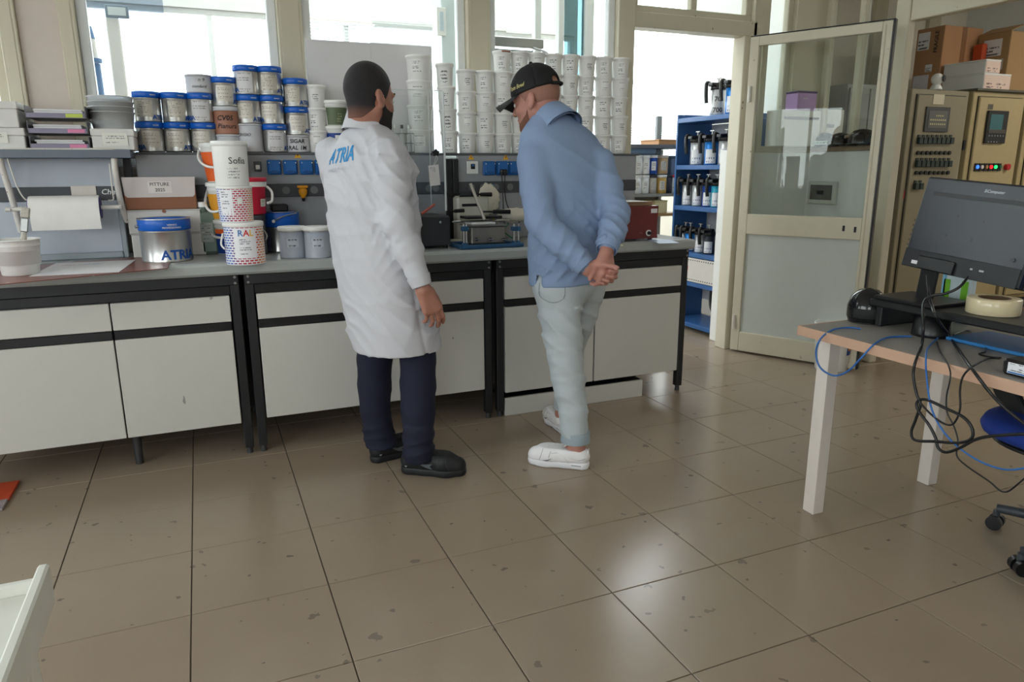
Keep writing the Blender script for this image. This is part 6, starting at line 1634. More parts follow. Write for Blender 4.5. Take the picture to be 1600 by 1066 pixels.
def skin_mat(name, col):
    m = M(name, col, .5, var=.12, vs=35, bump=.12, bs=350, bd=.001)
    m.node_tree.nodes['Principled BSDF'].inputs['Subsurface Weight'].default_value = .12
    m.node_tree.nodes['Principled BSDF'].inputs['Subsurface Radius'].default_value = (.012, .004, .002)
    return m
def head(f, c, hf, hu):
    hr = np.cross(hf, hu); ax = [hf, hr, hu]
    g = lambda a, b, d: c+hf*a+hr*b+hu*d
    f.ell(g(-.010, 0, .030), (.098, .077, .100), ax, .02)
    f.ell(g(.030, 0, -.045), (.066, .060, .078), ax, .03)
    for s_ in (-1, 1):
        f.cone(g(-.005, s_*.055, -.055), g(.062, s_*.022, -.102), .022, .020, .02)
        f.ell(g(.062, s_*.038, -.030), (.022, .022, .022), ax, .015)
    f.ell(g(.074, 0, -.105), (.022, .026, .020), ax, .015)
    f.ell(g(.080, 0, .018), (.018, .055, .013), ax, .015)
    f.cone(g(.090, 0, .006), g(.110, 0, -.032), .009, .013, .010)
    for s_ in (-1, 1): f.ell(g(.100, s_*.013, -.036), (.010, .008, .008), ax, .006)
    for s_ in (-1, 1): f.ell(g(.098, s_*.032, -.004), (.016, .017, .011), ax, .010, '-')
    for s_ in (-1, 1): f.ell(g(.081, s_*.032, -.004), (.012, .012, .012), ax, .004)
    f.ell(g(.091, 0, -.064), (.011, .024, .006), ax, .006); f.ell(g(.089, 0, -.076), (.012, .021, .007), ax, .006)
    f.ell(g(.103, 0, -.070), (.012, .022, .0018), ax, .002, '-')
    for s_ in (-1, 1):
        e1 = hf*.93+hu*.25-hr*s_*.22; e1 /= np.linalg.norm(e1); e2 = hr*s_+hf*-.35; e2 -= e1*(e2@e1); e2 /= np.linalg.norm(e2); e3 = np.cross(e1, e2)
        f.ell(g(-.012, s_*.082, -.012), (.020, .010, .033), [e1, e2, e3], .006)
        f.ell(g(-.006, s_*.0945, -.009), (.0125, .0095, .022), [e1, e2, e3], .003, '-'); f.ell(g(.004, s_*.086, -.014), (.006, .006, .008), [e1, e2, e3], .004)
        f.ell(g(-.004, s_*.080, -.036), (.010, .008, .010), ax, .006)
def hand(f, w_, d, nrm, th, curls, s_=1.0, thumb=(.55, .5), spread=0.0):
    d = d/np.linalg.norm(d); nrm = nrm-d*(nrm@d); nrm /= np.linalg.norm(nrm); th = th-d*(th@d)-nrm*(th@nrm); th /= np.linalg.norm(th)
    offs = (.030, .0105, -.0105, -.029); lens = ((.044, .026, .021), (.048, .030, .022), (.045, .028, .021), (.034, .021, .019)); reach = (.088, .092, .087, .079)
    for i in range(4):
        kn = w_+(d*reach[i]+th*offs[i]*1.0)*s_
        f.cone(w_+(th*offs[i]*.55)*s_+d*.006, kn, .0155*s_, .0125*s_, .014)
        a = 0; p = kn; r = (.0098, .0100, .0094, .0082)[i]*s_
        for j in range(3):
            a += curls[i]*(1.0, 1.15, .75)[j]
            dd = d*math.cos(a)-nrm*math.sin(a)+th*spread*(1.5-i)*.1
            q = p+dd*lens[i][j]*s_
            f.cone(p, q, r, r*.93, .004); p = q; r *= .93
    b0 = w_+(d*.018+th*.026-nrm*.004)*s_; t1 = d*math.cos(thumb[0])+th*math.sin(thumb[0])-nrm*.35; t1 /= np.linalg.norm(t1)
    p1 = b0+t1*.044*s_; t2 = t1*.8+d*.35-nrm*.35*thumb[1]; t2 /= np.linalg.norm(t2); p2 = p1+t2*.033*s_; t3 = t2*.8-nrm*.5*thumb[1]+d*.2; t3 /= np.linalg.norm(t3)
    f.cone(b0, p1, .0165*s_, .0125*s_, .010); f.cone(p1, p2, .0118*s_, .0108*s_, .004); f.cone(p2, p2+t3*.026*s_, .0108*s_, .0092*s_, .004)
def head_cover(f, c, hf, hu, off, region, neck=None):
    """a shell hugging the skull where region(a, b, d) < 0 in head coordinates"""
    hr = np.cross(hf, hu); ax = [hf, hr, hu]; g = lambda a, b, d: c+hf*a+hr*b+hu*d
    f.ell(g(-.010, 0, .030), (.098+off, .077+off, .100+off), ax, .02); f.ell(g(.030, 0, -.045), (.066+off, .060+off, .078+off), ax, .03)
    for s_ in (-1, 1): f.cone(g(-.005, s_*.055, -.055), g(.062, s_*.022, -.102), .022+off, .020+off, .02)
    f.ell(g(.074, 0, -.105), (.022+off, .026+off, .020+off), ax, .015)
    if neck: f.cone(neck[0], neck[1], neck[2]+off, neck[3]+off, .03)
    x, y, z = f.xyz(); px, py, pz = x-c[0], y-c[1], z-c[2]
    q = [px*ax[i][0]+py*ax[i][1]+pz*ax[i][2] for i in range(3)]
    f.D = np.maximum(f.D, region(*q)).astype(np.float32)
def shoe(root, heel, toe, L, mu, ms, h=.0045, high=.085, pitch=0):
    """running shoe: moulded sole and upper; returns frame"""
    t = toe-heel; t[2] = 0; t = t/np.linalg.norm(t); s_ = v3(t[1], -t[0], 0); k = L/.29
    g = lambda a, b, z: heel+(t*a+s_*b)*k+UP*z*k
    lo = np.minimum(heel, heel+t*L)-.08; hi = np.maximum(heel, heel+t*L)+.08; lo[2] = -.012; hi[2] = .17
    f = Field(lo, hi, h)
    f.chain([g(.036, 0, .02), g(.11, .002, .02), g(.20, .0, .02), g(.252, -.004, .02)], [.038*k, .036*k, .047*k, .034*k], .02)
    x, y, z = f.xyz(); f.D = np.maximum(f.D, np.maximum(.0008-z, z-.034*k)).astype(np.float32)
    so = f.mesh('sole', ms, root)
    f = Field(lo, hi, h)
    f.chain([g(.037, 0, .055), g(.10, 0, .055), g(.19, 0, .050), g(.245, -.003, .042)], [.0375*k, .038*k, .047*k, .040*k], .03)
    f.cone(g(.042, 0, .06), g(.060, 0, high), .036*k, .036*k, .02); f.cone(g(.075, 0, high), g(.19, 0, .066), .035*k, .031*k, .03)
    x, y, z = f.xyz(); f.D = np.maximum(f.D, np.maximum(.030*k-z, z-(high+.012)*k)).astype(np.float32)
    f.cone(g(.068, 0, high+.03), g(.060, 0, high-.012), .032*k, .028*k, .008, '-')
    up_ = f.mesh('upper', mu, root)
    return g, t, s_, so, up_
def laces(root, g, m, upper, n=4, bow=True):
    def ribbon(b, pts, w_):
        vs = []; 
        for i, p in enumerate(pts):
            q = pts[min(i+1, len(pts)-1)]-pts[max(i-1, 0)]; s_ = np.cross(q, UP); s_ /= np.linalg.norm(s_)+1e-9
            vs += [p+s_*w_, p-s_*w_]
        b.add(vs, [(2*i, 2*i+2, 2*i+3, 2*i+1) for i in range(len(pts)-1)], True)
    b = B()
    for i in range(n):
        a = .100+.024*i
        ribbon(b, [g(a+.004*(k % 2), y_, .22) for k, y_ in enumerate(np.linspace(-.026, .026, 9))], .0042)
    for s_ in (-1, 1): ribbon(b, [g(a, s_*.026, .22) for a in np.linspace(.088, .19, 10)], .003)
    onto(upper, root, b, -UP, .003)
    if bow:
        for s_ in (-1, 1):
            t0 = g(.096, 0, .105)
            b.tube([t0, g(.085, s_*.018, .124), g(.098, s_*.036, .118), g(.112, s_*.026, .102), t0], .003, 6, 4)
    part('laces', b, m, root)
def seams(root, g, s_, upper, m):
    """stitched panel lines on both sides of a shoe"""
    for sg in (-1, 1):
        b = B()
        for q in (((.222, .036), (.212, .060), (.205, .090)), ((.085, .034), (.105, .062), (.135, .078), (.165, .074)), ((.012, .058), (.045, .050), (.082, .060)), ((.165, .034), (.176, .055), (.168, .082))):
            pts = []
            for i in range(len(q)-1):
                for t in np.linspace(0, 1, 6)[:-1]: pts.append((q[i][0]*(1-t)+q[i+1][0]*t, q[i][1]*(1-t)+q[i+1][1]*t))
            pts.append(q[-1]); vs = []
            for a, z in pts: vs += [g(a-.0012, .09*sg, z-.0008), g(a+.0012, .09*sg, z+.0008)]
            b.add(vs, [(2*i, 2*i+2, 2*i+3, 2*i+1) for i in range(len(pts)-1)], True)
        part('panel_seam', onto(upper, root, b, -s_*sg, .0012), m, root)
from mathutils.bvhtree import BVHTree
def onto(obj, root, b, direction, lift=.0015, sub_=0):
    """drop printed lettering onto a garment along a direction"""
    me = obj.data; L_ = np.array(tuple(root.location))
    bv = BVHTree.FromPolygons([v.co[:] for v in me.vertices], [tuple(p.vertices) for p in me.polygons])
    for _ in range(sub_):
        nf = []; mid = {}
        def m_(i, j):
            k = (min(i, j), max(i, j))
            if k not in mid: mid[k] = len(b.v); b.v.append(tuple((b.v[i][c]+b.v[j][c])/2 for c in range(3)))
            return mid[k]
        for q in b.f:
            for t in range(1, len(q)-1) if len(q) < 5 else ():
                i, j, k = q[0], q[t], q[t+1]; a_, b_, c_ = m_(i, j), m_(j, k), m_(k, i)
                nf += [(i, a_, c_), (a_, j, b_), (c_, b_, k), (a_, b_, c_)]
            if len(q) >= 5: nf.append(q)
        b.f = nf; b.sm = [False]*len(nf)
    d = Vector(direction).normalized(); out = []; 
    for p in b.v:
        q = Vector(p)-Vector(L_)
        hit = bv.ray_cast(q, d)
        w_ = (hit[0]-d*lift) if hit[0] is not None else q
        out.append(tuple(np.array(w_)+L_))
    b.v = out; return b
# ================================================================== man in the white coat
skinA = skin_mat('skin_tan', (166, 116, 98))
coat_m = M('coat_white_cotton', (196, 196, 202), .85, var=.02, vs=30, bump=.25, bs=420, bd=.0012)
navy = M('trouser_navy', (24, 27, 48), .85, var=.2, vs=40, bump=.25, bs=380, bd=.0012)
blackshoe = M('shoe_black', (24, 25, 27), .6, var=.15, bump=.3, bs=300, bd=.001); blacksole = M('sole_black', (30, 31, 34), .55)
hairA = M('hair_dark', (38, 35, 37), .75, var=.3, vs=90, bump=.9, bs=700, bd=.002); beardA = M('beard_dark', (34, 27, 25), .8, var=.35, vs=120, bump=.9, bs=600, bd=.003)
def fade(m, col, dirv, d0, d1):
    """clipped hair: shorter towards the nape, so more skin colour shows between the hairs"""
    nt = m.node_tree; N = nt.nodes; L = nt.links; b = N['Principled BSDF']; src = b.inputs['Base Color'].links[0].from_socket
    tc = N.new('ShaderNodeNewGeometry'); dp = N.new('ShaderNodeVectorMath'); dp.operation = 'DOT_PRODUCT'; dp.inputs[1].default_value = dirv
    L.new(tc.outputs['Position'], dp.inputs[0]); mr = N.new('ShaderNodeMapRange'); mr.inputs[1].default_value = d0; mr.inputs[2].default_value = d1
    L.new(dp.outputs['Value'], mr.inputs[0]); mx = N.new('ShaderNodeMix'); mx.data_type = 'RGBA'; mx.inputs[7].default_value = lin(col)
    L.new(mr.outputs[0], mx.inputs[0]); L.new(src, mx.inputs[6]); L.new(mx.outputs[2], b.inputs['Base Color'])
dA = 2.95
baseA = P(610, 700, D=dA); rootA = thing('person', 'man in white lab coat and navy trousers standing with his back to us', 'person', (baseA[0], baseA[1], 0))
FA = heading(40); RA = v3(FA[1], -FA[0], 0)
def rowsA(lst, d, cos_, sin_):
    out = []
    for (y, l, r_, br) in lst:
        a = P(l, y, D=d); b = P(r_, y, D=d); c = (a+b)/2; w_ = np.linalg.norm(b-a)/2
        aa = w_/math.sqrt(cos_**2+(br*sin_)**2); out.append((c[2], c[0], c[1], aa, aa*br))
    return out
c40, s40 = math.cos(math.radians(40)), math.sin(math.radians(40))
torsoA = rowsA([(186, 548, 597, .9), (200, 541, 606, .8), (212, 528, 622, .66), (225, 518, 634, .62), (240, 509, 643, .62), (262, 503, 650, .64), (300, 504, 652, .68), (340, 511, 656, .72), (380, 516, 660, .74), (420, 521, 664, .76), (460, 531, 671, .78), (500, 542, 683, .86), (545, 553, 690, .90)], dA, c40, s40)
SR = P(606, 245, D=2.83); ER = P(621, 345, D=2.76); WR = P(655, 436, D=2.74)
SL = SR-RA*.36+UP*.02; EL = SL+FA*.07-UP*.27-RA*.02; WL = EL+FA*.13+RA*.17-UP*.10
allp = np.array([[r[1], r[2], r[0]] for r in torsoA]+[list(p) for p in (SR, ER, WR, SL, EL, WL)])
f = Field(allp.min(0)-.24, allp.max(0)+v3(.24, .24, .06), .0065)
f.loft(torsoA, RA[:2], .02, 2.25)
f.chain([SR, SR*.5+ER*.5, ER, ER*.5+WR*.5, WR], [.066, .064, .060, .056, .047], .03)
f.chain([SL, EL, WL], [.064, .055, .044], .04)
folds(f, .0075, 30, 3, (.25, .15, .9)); folds(f, .0065, 50, 8, (.6, -.3, .5))
for (a_, b_) in ((SR, ER), (ER, WR)):
    sl = f.sl(np.minimum(a_, b_)-.08, np.maximum(a_, b_)+.08); folds(f, .0045, 62, 5, (b_-a_)+RT*.1, sl)
x, y, z = f.xyz()
zh0 = P(553, 546, D=dA)[2]
f.D = np.where(z < zh0+.30, np.maximum(f.D, -(f.D+.016)), f.D).astype(np.float32)   # cloth, hollow below
hem = zh0+.012*np.sin(0*x)+.035*((x-baseA[0])*RA[0]+(y-baseA[1])*RA[1])
f.D = np.maximum(f.D, (hem-z)).astype(np.float32)
# open neck, side vent groove
neckc = P(572, 190, D=dA)
f.cone(neckc+UP*.14, neckc+UP*.05, .062, .058, .004, '-')
vent = P(652, 490, D=2.80); gx = (x-vent[0])*RT[0]+(y-vent[1])*RT[1]-(P(655, 490, D=2.8)[2]-z)*.16
m_ = ((x-baseA[0])*FW[0]+(y-baseA[1])*FW[1] < 0)
f.D += (.0045*np.exp(-(gx/.006)**2)*m_*(z < P(642, 445, D=2.8)[2])).astype(np.float32)
coat = f.mesh('coat', coat_m, rootA, 1)
# collar
def band(c0, ax_u, ax_v, axis, ru, rv, h, th=.006, flare=.9, gap=0, n=40, a0=0):
    b = B(); prof = [(1, 0), (flare, h), (flare-.03, h+.004), (flare-.10, h), (.88, 0)]; vs = []; fs = []
    for k in range(n):
        t = a0+2*PI*k/n; rise = 1.0
        for (s_, hh) in prof: vs.append(c0+ax_u*ru*s_*math.cos(t)+ax_v*rv*s_*math.sin(t)+axis*hh*rise)
    m = len(prof)
    for k in range(n):
        k2 = (k+1) % n
        for j in range(m-1): fs.append((k*m+j, k2*m+j, k2*m+j+1, k*m+j+1))
    return b.add(vs, fs, True)
cb0 = P(571, 195, D=dA); axn = UP*.95+FA*.22; axn /= np.linalg.norm(axn); fu = FA-axn*(FA@axn); fu /= np.linalg.norm(fu)
part('collar', band(cb0-axn*.034, RA, fu, axn, .092, .088, .080, flare=.84), coat_m, rootA)
dcf = (WR-ER)/np.linalg.norm(WR-ER); cu1 = RA-dcf*(RA@dcf); cu1 /= np.linalg.norm(cu1); cu2 = np.cross(dcf, cu1)
part('cuff', band(WR-dcf*.012, cu1, cu2, dcf, .049, .046, .038, flare=.84), coat_m, rootA)
tr = lambda l, r_, y, d: ((P(l, y, D=d)+P(r_, y, D=d))/2, np.linalg.norm(P(r_, y, D=d)-P(l, y, D=d))/2)
legsA = []
for rows, d in ((((626, 682, 530, 2.95), (624, 682, 560, 2.94), (624, 682, 600, 2.92), (626, 681, 640, 2.90), (628, 679, 680, 2.88), (629, 678, 706, 2.87), (630, 678, 724, 2.87)), 0), (((560, 616, 530, 3.0), (557, 614, 560, 3.01), (558, 612, 600, 3.02), (562, 611, 640, 3.03), (568, 618, 680, 3.04), (571, 622, 698, 3.04), (574, 625, 721, 3.04)), 0)):
    q = [tr(l, r_, y, d) for (l, r_, y, d) in rows]; legsA.append(q)
# body in one surface
hA = P(577, 152, D=2.93); hfA = heading(40)*.98-UP*.10; hfA /= np.linalg.norm(hfA); huA = UP-hfA*(UP@hfA); huA /= np.linalg.norm(huA)
kneeR, ankR = P(652, 640, D=2.86), P(655, 712, D=2.86); hipR = P(642, 520, D=2.96)
kneeL, ankL = P(587, 630, D=3.04), P(597, 706, D=3.04); hipL = P(592, 525, D=3.03)
heelR, toeR = P(630, 740, Z=0), P(733, 746, Z=0); heelL = P(589, 733, Z=0); toeL = heelL+heading(52)*.27
heelR = heelR+v3(.0, .022, 0); toeR = toeR+v3(0, .022, 0); heelL = v3(legsA[1][-1][0][0], legsA[1][-1][0][1], 0)-heading(52)*.062; toeL = heelL+heading(52)*.27
pts = np.array([hA, SR, SL, ER, EL, WL, ankR, ankL, heelR, toeR, WR])
f = Field(v3(pts[:, 0].min()-.2, pts[:, 1].min()-.2, 0), v3(pts[:, 0].max()+.2, pts[:, 1].max()+.2, hA[2]+.16), .0042)
f.loft([(r[0], r[1], r[2], max(r[3]-.035, .03), max(r[4]-.035, .03)) for r in torsoA if r[0] > .80], RA[:2], .02)
head(f, hA, hfA, huA)
f.cone(hA-hfA*.026-huA*.055, P(571, 208, D=dA), .056, .056, .03)
f.chain([SR, ER, WR], [.046, .040, .028], .02); f.chain([SL, EL, WL], [.046, .040, .028], .02)
f.cone(WR, WR+dcf*.045, .030, .027, .01)
wh = WR+dcf*.045
dirh = -UP*.92+RT*.30+FA*.12
hand(f, wh, dirh, RA*.9-FA*.25, FA+UP*.1, (.34, .38, .44, .50), 1.02, (.35, .6), .45)
whl = WL+(RA*.8-UP*.4)*.03
hand(f, whl, RA*.75-UP*.55+FA*.1, FA*.9+UP*.2, UP*.7+RA*.4, (.4, .45, .5, .5), 1.0)
for q, ank, hl_, to_ in ((legsA[0], ankR, heelR, toeR), (legsA[1], ankL, heelL, toeL)): f.chain([q[0][0]+UP*.10]+[c_ for c_, _ in q[:-1]]+[hl_+(to_-hl_)*.24+UP*.07], [.055, .052, .050, .046, .042, .036, .032, .029], .03)
f.cone(heelR+(toeR-heelR)*.24+UP*.07, heelR+(toeR-heelR)*.5+UP*.048, .026, .018, .02); f.cone(heelL+(toeL-heelL)*.24+UP*.07, heelL+(toeL-heelL)*.5+UP*.048, .026, .018, .02)
f.mesh('body', skinA, rootA, 1)
# hair and beard
hrA = np.cross(hfA, huA)
f = Field(hA-.2, hA+.2, .0038)
head_cover(f, hA, hfA, huA, .0016, lambda a, b, d: np.maximum(np.interp(a, [-.12, -.06, -.025, -.018, .012, .016, .05, .075, .10], [-.092, -.088, -.045, .005, .006, -.03, .045, .062, .064])-d, a-.088), (hA-hfA*.026-huA*.055, P(568, 212, D=dA), .056, .066))
fade(hairA, (128, 88, 72), tuple(huA), float(huA@hA)-.040, float(huA@hA)-.094)
f.mesh('hair', hairA, rootA, 1)
f = Field(hA-.2, hA+.2, .0038)
def beard_reg(a, b, d):
    top = np.interp(a, [-.02, .005, .03, .06, .078, .1], [-.06, -.012, -.040, -.050, -.046, -.044])
    mouth = np.sqrt(((a-.10)/.03)**2+(b/.024)**2+((d+.070)/.010)**2)-1
    r = np.maximum(d-top, .006-a)
    return np.maximum(r, -mouth*.01)
head_cover(f, hA, hfA, huA, .007, beard_reg)
f.mesh('beard', beardA, rootA, 1)
for s_ in (-1, 1):
    e = part('eye', B().ball(hA+hfA*.0815+hrA*s_*.032-huA*.004, .0122, 14), white_m, rootA)
    sub('iris', B().cyl(hA+hfA*.0925+hrA*s_*.032-huA*.004, hA+hfA*.0942+hrA*s_*.032-huA*.004, .0055, .005, 12), M('iris_brown', (60, 40, 28), .2), e, rootA)
    part('eyebrow', B().tube([hA+hfA*.098+hrA*s_*.014+huA*.020, hA+hfA*.096+hrA*s_*.034+huA*.026, hA+hfA*.080+hrA*s_*.052+huA*.020], .0042, 7, 4), beardA, rootA)
# trousers
f = Field(v3(pts[:, 0].min()-.2, pts[:, 1].min()-.2, .04), v3(pts[:, 0].max()+.2, pts[:, 1].max()+.2, 1.0), .0065)
tr = lambda l, r_, y, d: ((P(l, y, D=d)+P(r_, y, D=d))/2, np.linalg.norm(P(r_, y, D=d)-P(l, y, D=d))/2)
for q in legsA: f.chain([a for a, _ in q], [b*.97 for _, b in q], .012)
pel = (P(618, 500, D=dA)); f.ell(pel, (.165, .125, .12), [RA, FA, UP], .05)
folds(f, .005, 26, 5, (.3, .2, .9))
sl = f.sl((-9, -9, .05), (9, 9, .24)); folds(f, .009, 62, 11, (.15, .1, 1.0), sl)
x, y, z = f.xyz()
f.D = np.maximum(f.D, .070-z).astype(np.float32)
trs = f.mesh('trousers', navy, rootA, 1)
b = B(); a0 = P(637, 560, D=2.6); b.add([a0, a0+RT*.022, a0+RT*.022-UP*.032, a0-UP*.032], [(0, 1, 2, 3)])
part('trouser_tag', onto(trs, rootA, b, FW, .002), M('tag_cream', (214, 200, 160), .6), rootA)
b = B(); a0 = P(638.5, 563, D=2.6); b.add([a0, a0+RT*.013, a0+RT*.013-UP*.017, a0-UP*.017], [(0, 1, 2, 3)])
part('tag_emblem', onto(trs, rootA, b, FW, .003), M('tag_ochre', (186, 130, 40), .6), rootA)
logo_m = M('logo_blue', (16, 128, 188), .6)
lo_c = P(522, 242, D=2.84); uu_ = RA*math.cos(.10)+UP*math.sin(.10); vv2 = UP*math.cos(.10)-RA*math.sin(.10)
b = B(); vs, fs, wd = text_poly('ATRIA', .03, .12)
# split long letter edges is unnecessary: letters are small against the curve of the back
hL = .058; b.add([lo_c-FA*.2+uu_*((p[0]-wd/2)*hL*.72)+vv2*((p[1]-.5)*hL) for p in vs], fs)
part('logo_lettering', onto(coat, rootA, b, FA, .0018, 3), logo_m, rootA)
lo_c = P(523, 265, D=2.84); b = B(); vs, fs, wd = text_poly('MADE PAINT', -.015, 0)
hL = .014; b.add([lo_c-FA*.2+uu_*((p[0]-wd/2)*hL*1.3)+vv2*((p[1]-.5)*hL) for p in vs], fs)
part('small_lettering', onto(coat, rootA, b, FA, .0016, 3), M('logo_grey', (176, 178, 186), .6), rootA)
for (hl, to, nm) in ((heelR, toeR, 'right'), (heelL, toeL, 'left')):
    sr = thing('shoe', None, None, (rootA.location[0], rootA.location[1], 0)); sr.parent = rootA; sr.location = (0, 0, 0)
    del_ = None
    L_ = .29 if nm == 'right' else .28
    tmp = thing('tmp', None, None, tuple(rootA.location))
    g, t, s_, so, up_ = shoe(tmp, hl.copy(), to.copy(), L_, blackshoe, blacksole)
    laces(tmp, g, M('lace_black', (44, 44, 47), .7), up_)
    seams(tmp, g, s_, up_, M('seam_dark', (52, 54, 56), .6))
    if nm == 'right' or True:
        sd = .0 
        b = B(); q = [(.075, .072), (.115, .060), (.150, .064), (.138, .050), (.150, .036), (.120, .044), (.105, .052)]
        b.add([g(a, .09, z) for a, z in q], [tuple(range(len(q)))])
        pm_ = part('side_logo', onto(up_, tmp, b, -s_, .0015), M('logo_reflective', (96, 102, 106), .4), tmp)
        b = B(); q = [(.024, .046), (.038, .046), (.031, .038)]; b.add([g(a, .09, z) for a, z in q], [(0, 1, 2)])
        part('heel_mark', onto(up_, tmp, b, -s_, .0015), M('heel_silver', (190, 196, 200), .4), tmp)
    for ch in list(tmp.children): ch.parent = sr
    bpy.data.objects.remove(tmp)
# ================================================================== man in the blue sweater
skinB = skin_mat('skin_ruddy', (178, 126, 112))
sweat = M('sweater_blue_fleece', (132, 152, 184), .92, var=.05, vs=60, bump=.35, bs=500, bd=.0015)
jean = M('jeans_pale', (178, 186, 190), .85, var=.10, vs=14, bump=.25, bs=600, bd=.001)
whiteshoe = M('shoe_white', (234, 232, 234), .45, var=.02, bump=.05, bs=200); whitesole = M('sole_white', (224, 224, 228), .5)
capm = M('cap_black', (18, 18, 20), .8, bump=.3, bs=500, bd=.001)
dB = 3.10
baseB = P(890, 690, D=dB); rootB = thing('person', 'man in blue sweater, light jeans and black cap with hands clasped behind', 'person', (baseB[0], baseB[1], 0))
FB = heading(-33); RB = v3(FB[1], -FB[0], 0); c35, s35 = math.cos(math.radians(33)), math.sin(math.radians(33))
rowsB = rowsA([(178, 835, 892, .8), (192, 822, 908, .74), (205, 816, 928, .64), (220, 812, 938, .60), (240, 810, 953, .60), (262, 812, 962, .62), (300, 822, 964, .64), (340, 828, 958, .68), (380, 826, 952, .72), (420, 826, 948, .76), (452, 828, 946, .80)], dB, c35, s35)
rowsB = [(z_, x_+FW[0]*max(0, (z_-1.0))*.10, y_+FW[1]*max(0, (z_-1.0))*.10, a_, b_) for (z_, x_, y_, a_, b_) in rowsB]
SLb = P(833, 252, D=3.02); ELb = P(845, 345, D=2.92); WLb = P(906, 408, D=2.87)
SRb = P(936, 256, D=3.12); ERb = P(962, 335, D=3.02); WRb = P(950, 382, D=2.90)
allp = np.array([[r[1], r[2], r[0]] for r in rowsB]+[list(p) for p in (SLb, ELb, WLb, SRb, ERb, WRb)])
f = Field(allp.min(0)-.24, allp.max(0)+v3(.24, .24, .08), .0065)
f.loft(rowsB, RB[:2], .02, 2.3)
f.chain([SLb, SLb*.5+ELb*.5, ELb, ELb*.5+WLb*.5, WLb], [.068, .068, .064, .060, .048], .022)
f.chain([SRb, SRb*.5+ERb*.5, ERb, ERb*.5+WRb*.5, WRb], [.064, .062, .058, .054, .046], .022)
folds(f, .007, 22, 21, (.3, .2, .8))
for (a, b_) in ((ELb, WLb), (ERb, WRb)):
    sl = f.sl(np.minimum(a, b_)-.09, np.maximum(a, b_)+.09); folds(f, .007, 58, 31, (b_-a), sl)
x, y, z = f.xyz(); zh = P(830, 448, D=dB)[2]
f.D = np.where(z < zh+.10, np.maximum(f.D, -(f.D+.014)), f.D).astype(np.float32)
hem = zh+.05*((x-baseB[0])*RT[0]+(y-baseB[1])*RT[1])+.02
f.D = np.maximum(f.D, hem-z).astype(np.float32)
sl_v = P(842, 440, D=3.0); gx = (x-sl_v[0])*RT[0]+(y-sl_v[1])*RT[1]; m_ = ((x-baseB[0])*FW[0]+(y-baseB[1])*FW[1] < .03)
f.D += (.02*np.exp(-(gx/.007)**2)*m_*(z < zh+.06)).astype(np.float32)
hB = P(838, 156, D=3.20)
hfB = heading(-62)*.97-UP*.22; hfB /= np.linalg.norm(hfB); huB = UP-hfB*(UP@hfB); huB /= np.linalg.norm(huB); hrB = np.cross(hfB, huB)
nb0 = P(872, 196, D=3.12); nb1 = hB-hfB*.030-huB*.06; nax = (nb1-nb0)/np.linalg.norm(nb1-nb0)
f.cone(nb0+nax*.16, nb0+nax*.085, .062, .056, .004, '-')
swe = f.mesh('sweater', sweat, rootB, 1)
cu = RB-nax*(RB@nax); cu /= np.linalg.norm(cu); cv = np.cross(nax, cu)
part('collar', band(nb0-nax*.035, cu, cv, nax, .100, .090, .098, flare=.84), sweat, rootB)
for (a, b_) in ((ELb, WLb), (ERb, WRb)):
    d_ = (b_-a)/np.linalg.norm(b_-a); u1 = RT-d_*(RT@d_); u1 /= np.linalg.norm(u1); u2 = np.cross(d_, u1)
    part('cuff', band(b_-d_*.015, u1, u2, d_, .050, .048, .045, flare=.86), sweat, rootB)
legB = [tr(l, r_, y, d) for (l, r_, y, d) in ((835, 906, 455, 3.05), (842, 908, 490, 3.04), (850, 909, 530, 3.02), (857, 912, 570, 3.0), (865, 915, 610, 2.98), (873, 918, 645, 2.96), (877, 919, 668, 2.95), (878, 920, 682, 2.95))]
# body
hipLb, kneeLb, ankLb = P(872, 455, D=3.05), P(890, 565, D=3.0), P(900, 690, D=2.95)
heelLb, toeLb = P(922, 739, Z=0), P(836, 729, Z=0); heelLb = heelLb+FW*.045; toeLb = toeLb+FW*.045
ankLb = heelLb+(toeLb-heelLb)*.22+UP*.10; 
toeRb = P(854, 652, Z=0); heelRb = v3(2.10, .05, 0); toeRb = heelRb+(toeRb-heelRb)/np.linalg.norm(toeRb-heelRb)*.29
ankRb = heelRb+(toeRb-heelRb)*.22+UP*.10; hipRb = P(918, 455, D=3.16); kneeRb = (hipRb+ankRb)/2+FB*.04
pts = np.array([hB, SLb, SRb, ELb, ERb, WLb, ankLb, ankRb, heelLb, toeLb, toeRb])
f = Field(v3(pts[:, 0].min()-.2, pts[:, 1].min()-.2, 0), v3(pts[:, 0].max()+.2, pts[:, 1].max()+.2, hB[2]+.17), .0042)
f.loft([(r[0], r[1], r[2], max(r[3]-.035, .03), max(r[4]-.035, .03)) for r in rowsB], RB[:2], .02)
head(f, hB, hfB, huB)
f.cone(nb1, nb0+nax*.02+cv*0, .056, .054, .03)
f.chain([SLb, ELb, WLb], [.046, .042, .030], .02); f.chain([SRb, ERb, WRb], [.046, .042, .030], .02)
dl = (WLb-ELb)/np.linalg.norm(WLb-ELb); dr_ = (WRb-ERb)/np.linalg.norm(WRb-ERb)
wl = WLb+dl*.040; wr = WRb+dr_*.040
f.cone(WLb, wl, .030, .027, .01); f.cone(WRb, wr, .030, .027, .01)
hand(f, wl, RT*.90-UP*.30-FW*.02, FW+UP*.1, UP, (.95, 1.0, 1.05, 1.1), .97, (.30, .3), .1)
hand(f, wr, -UP*.96+RT*.10-FW*.10, RT*.62-FW*.75, -RT*.7-FW*.5, (.62, .70, .78, .55), .97, (.55, .4), .2)
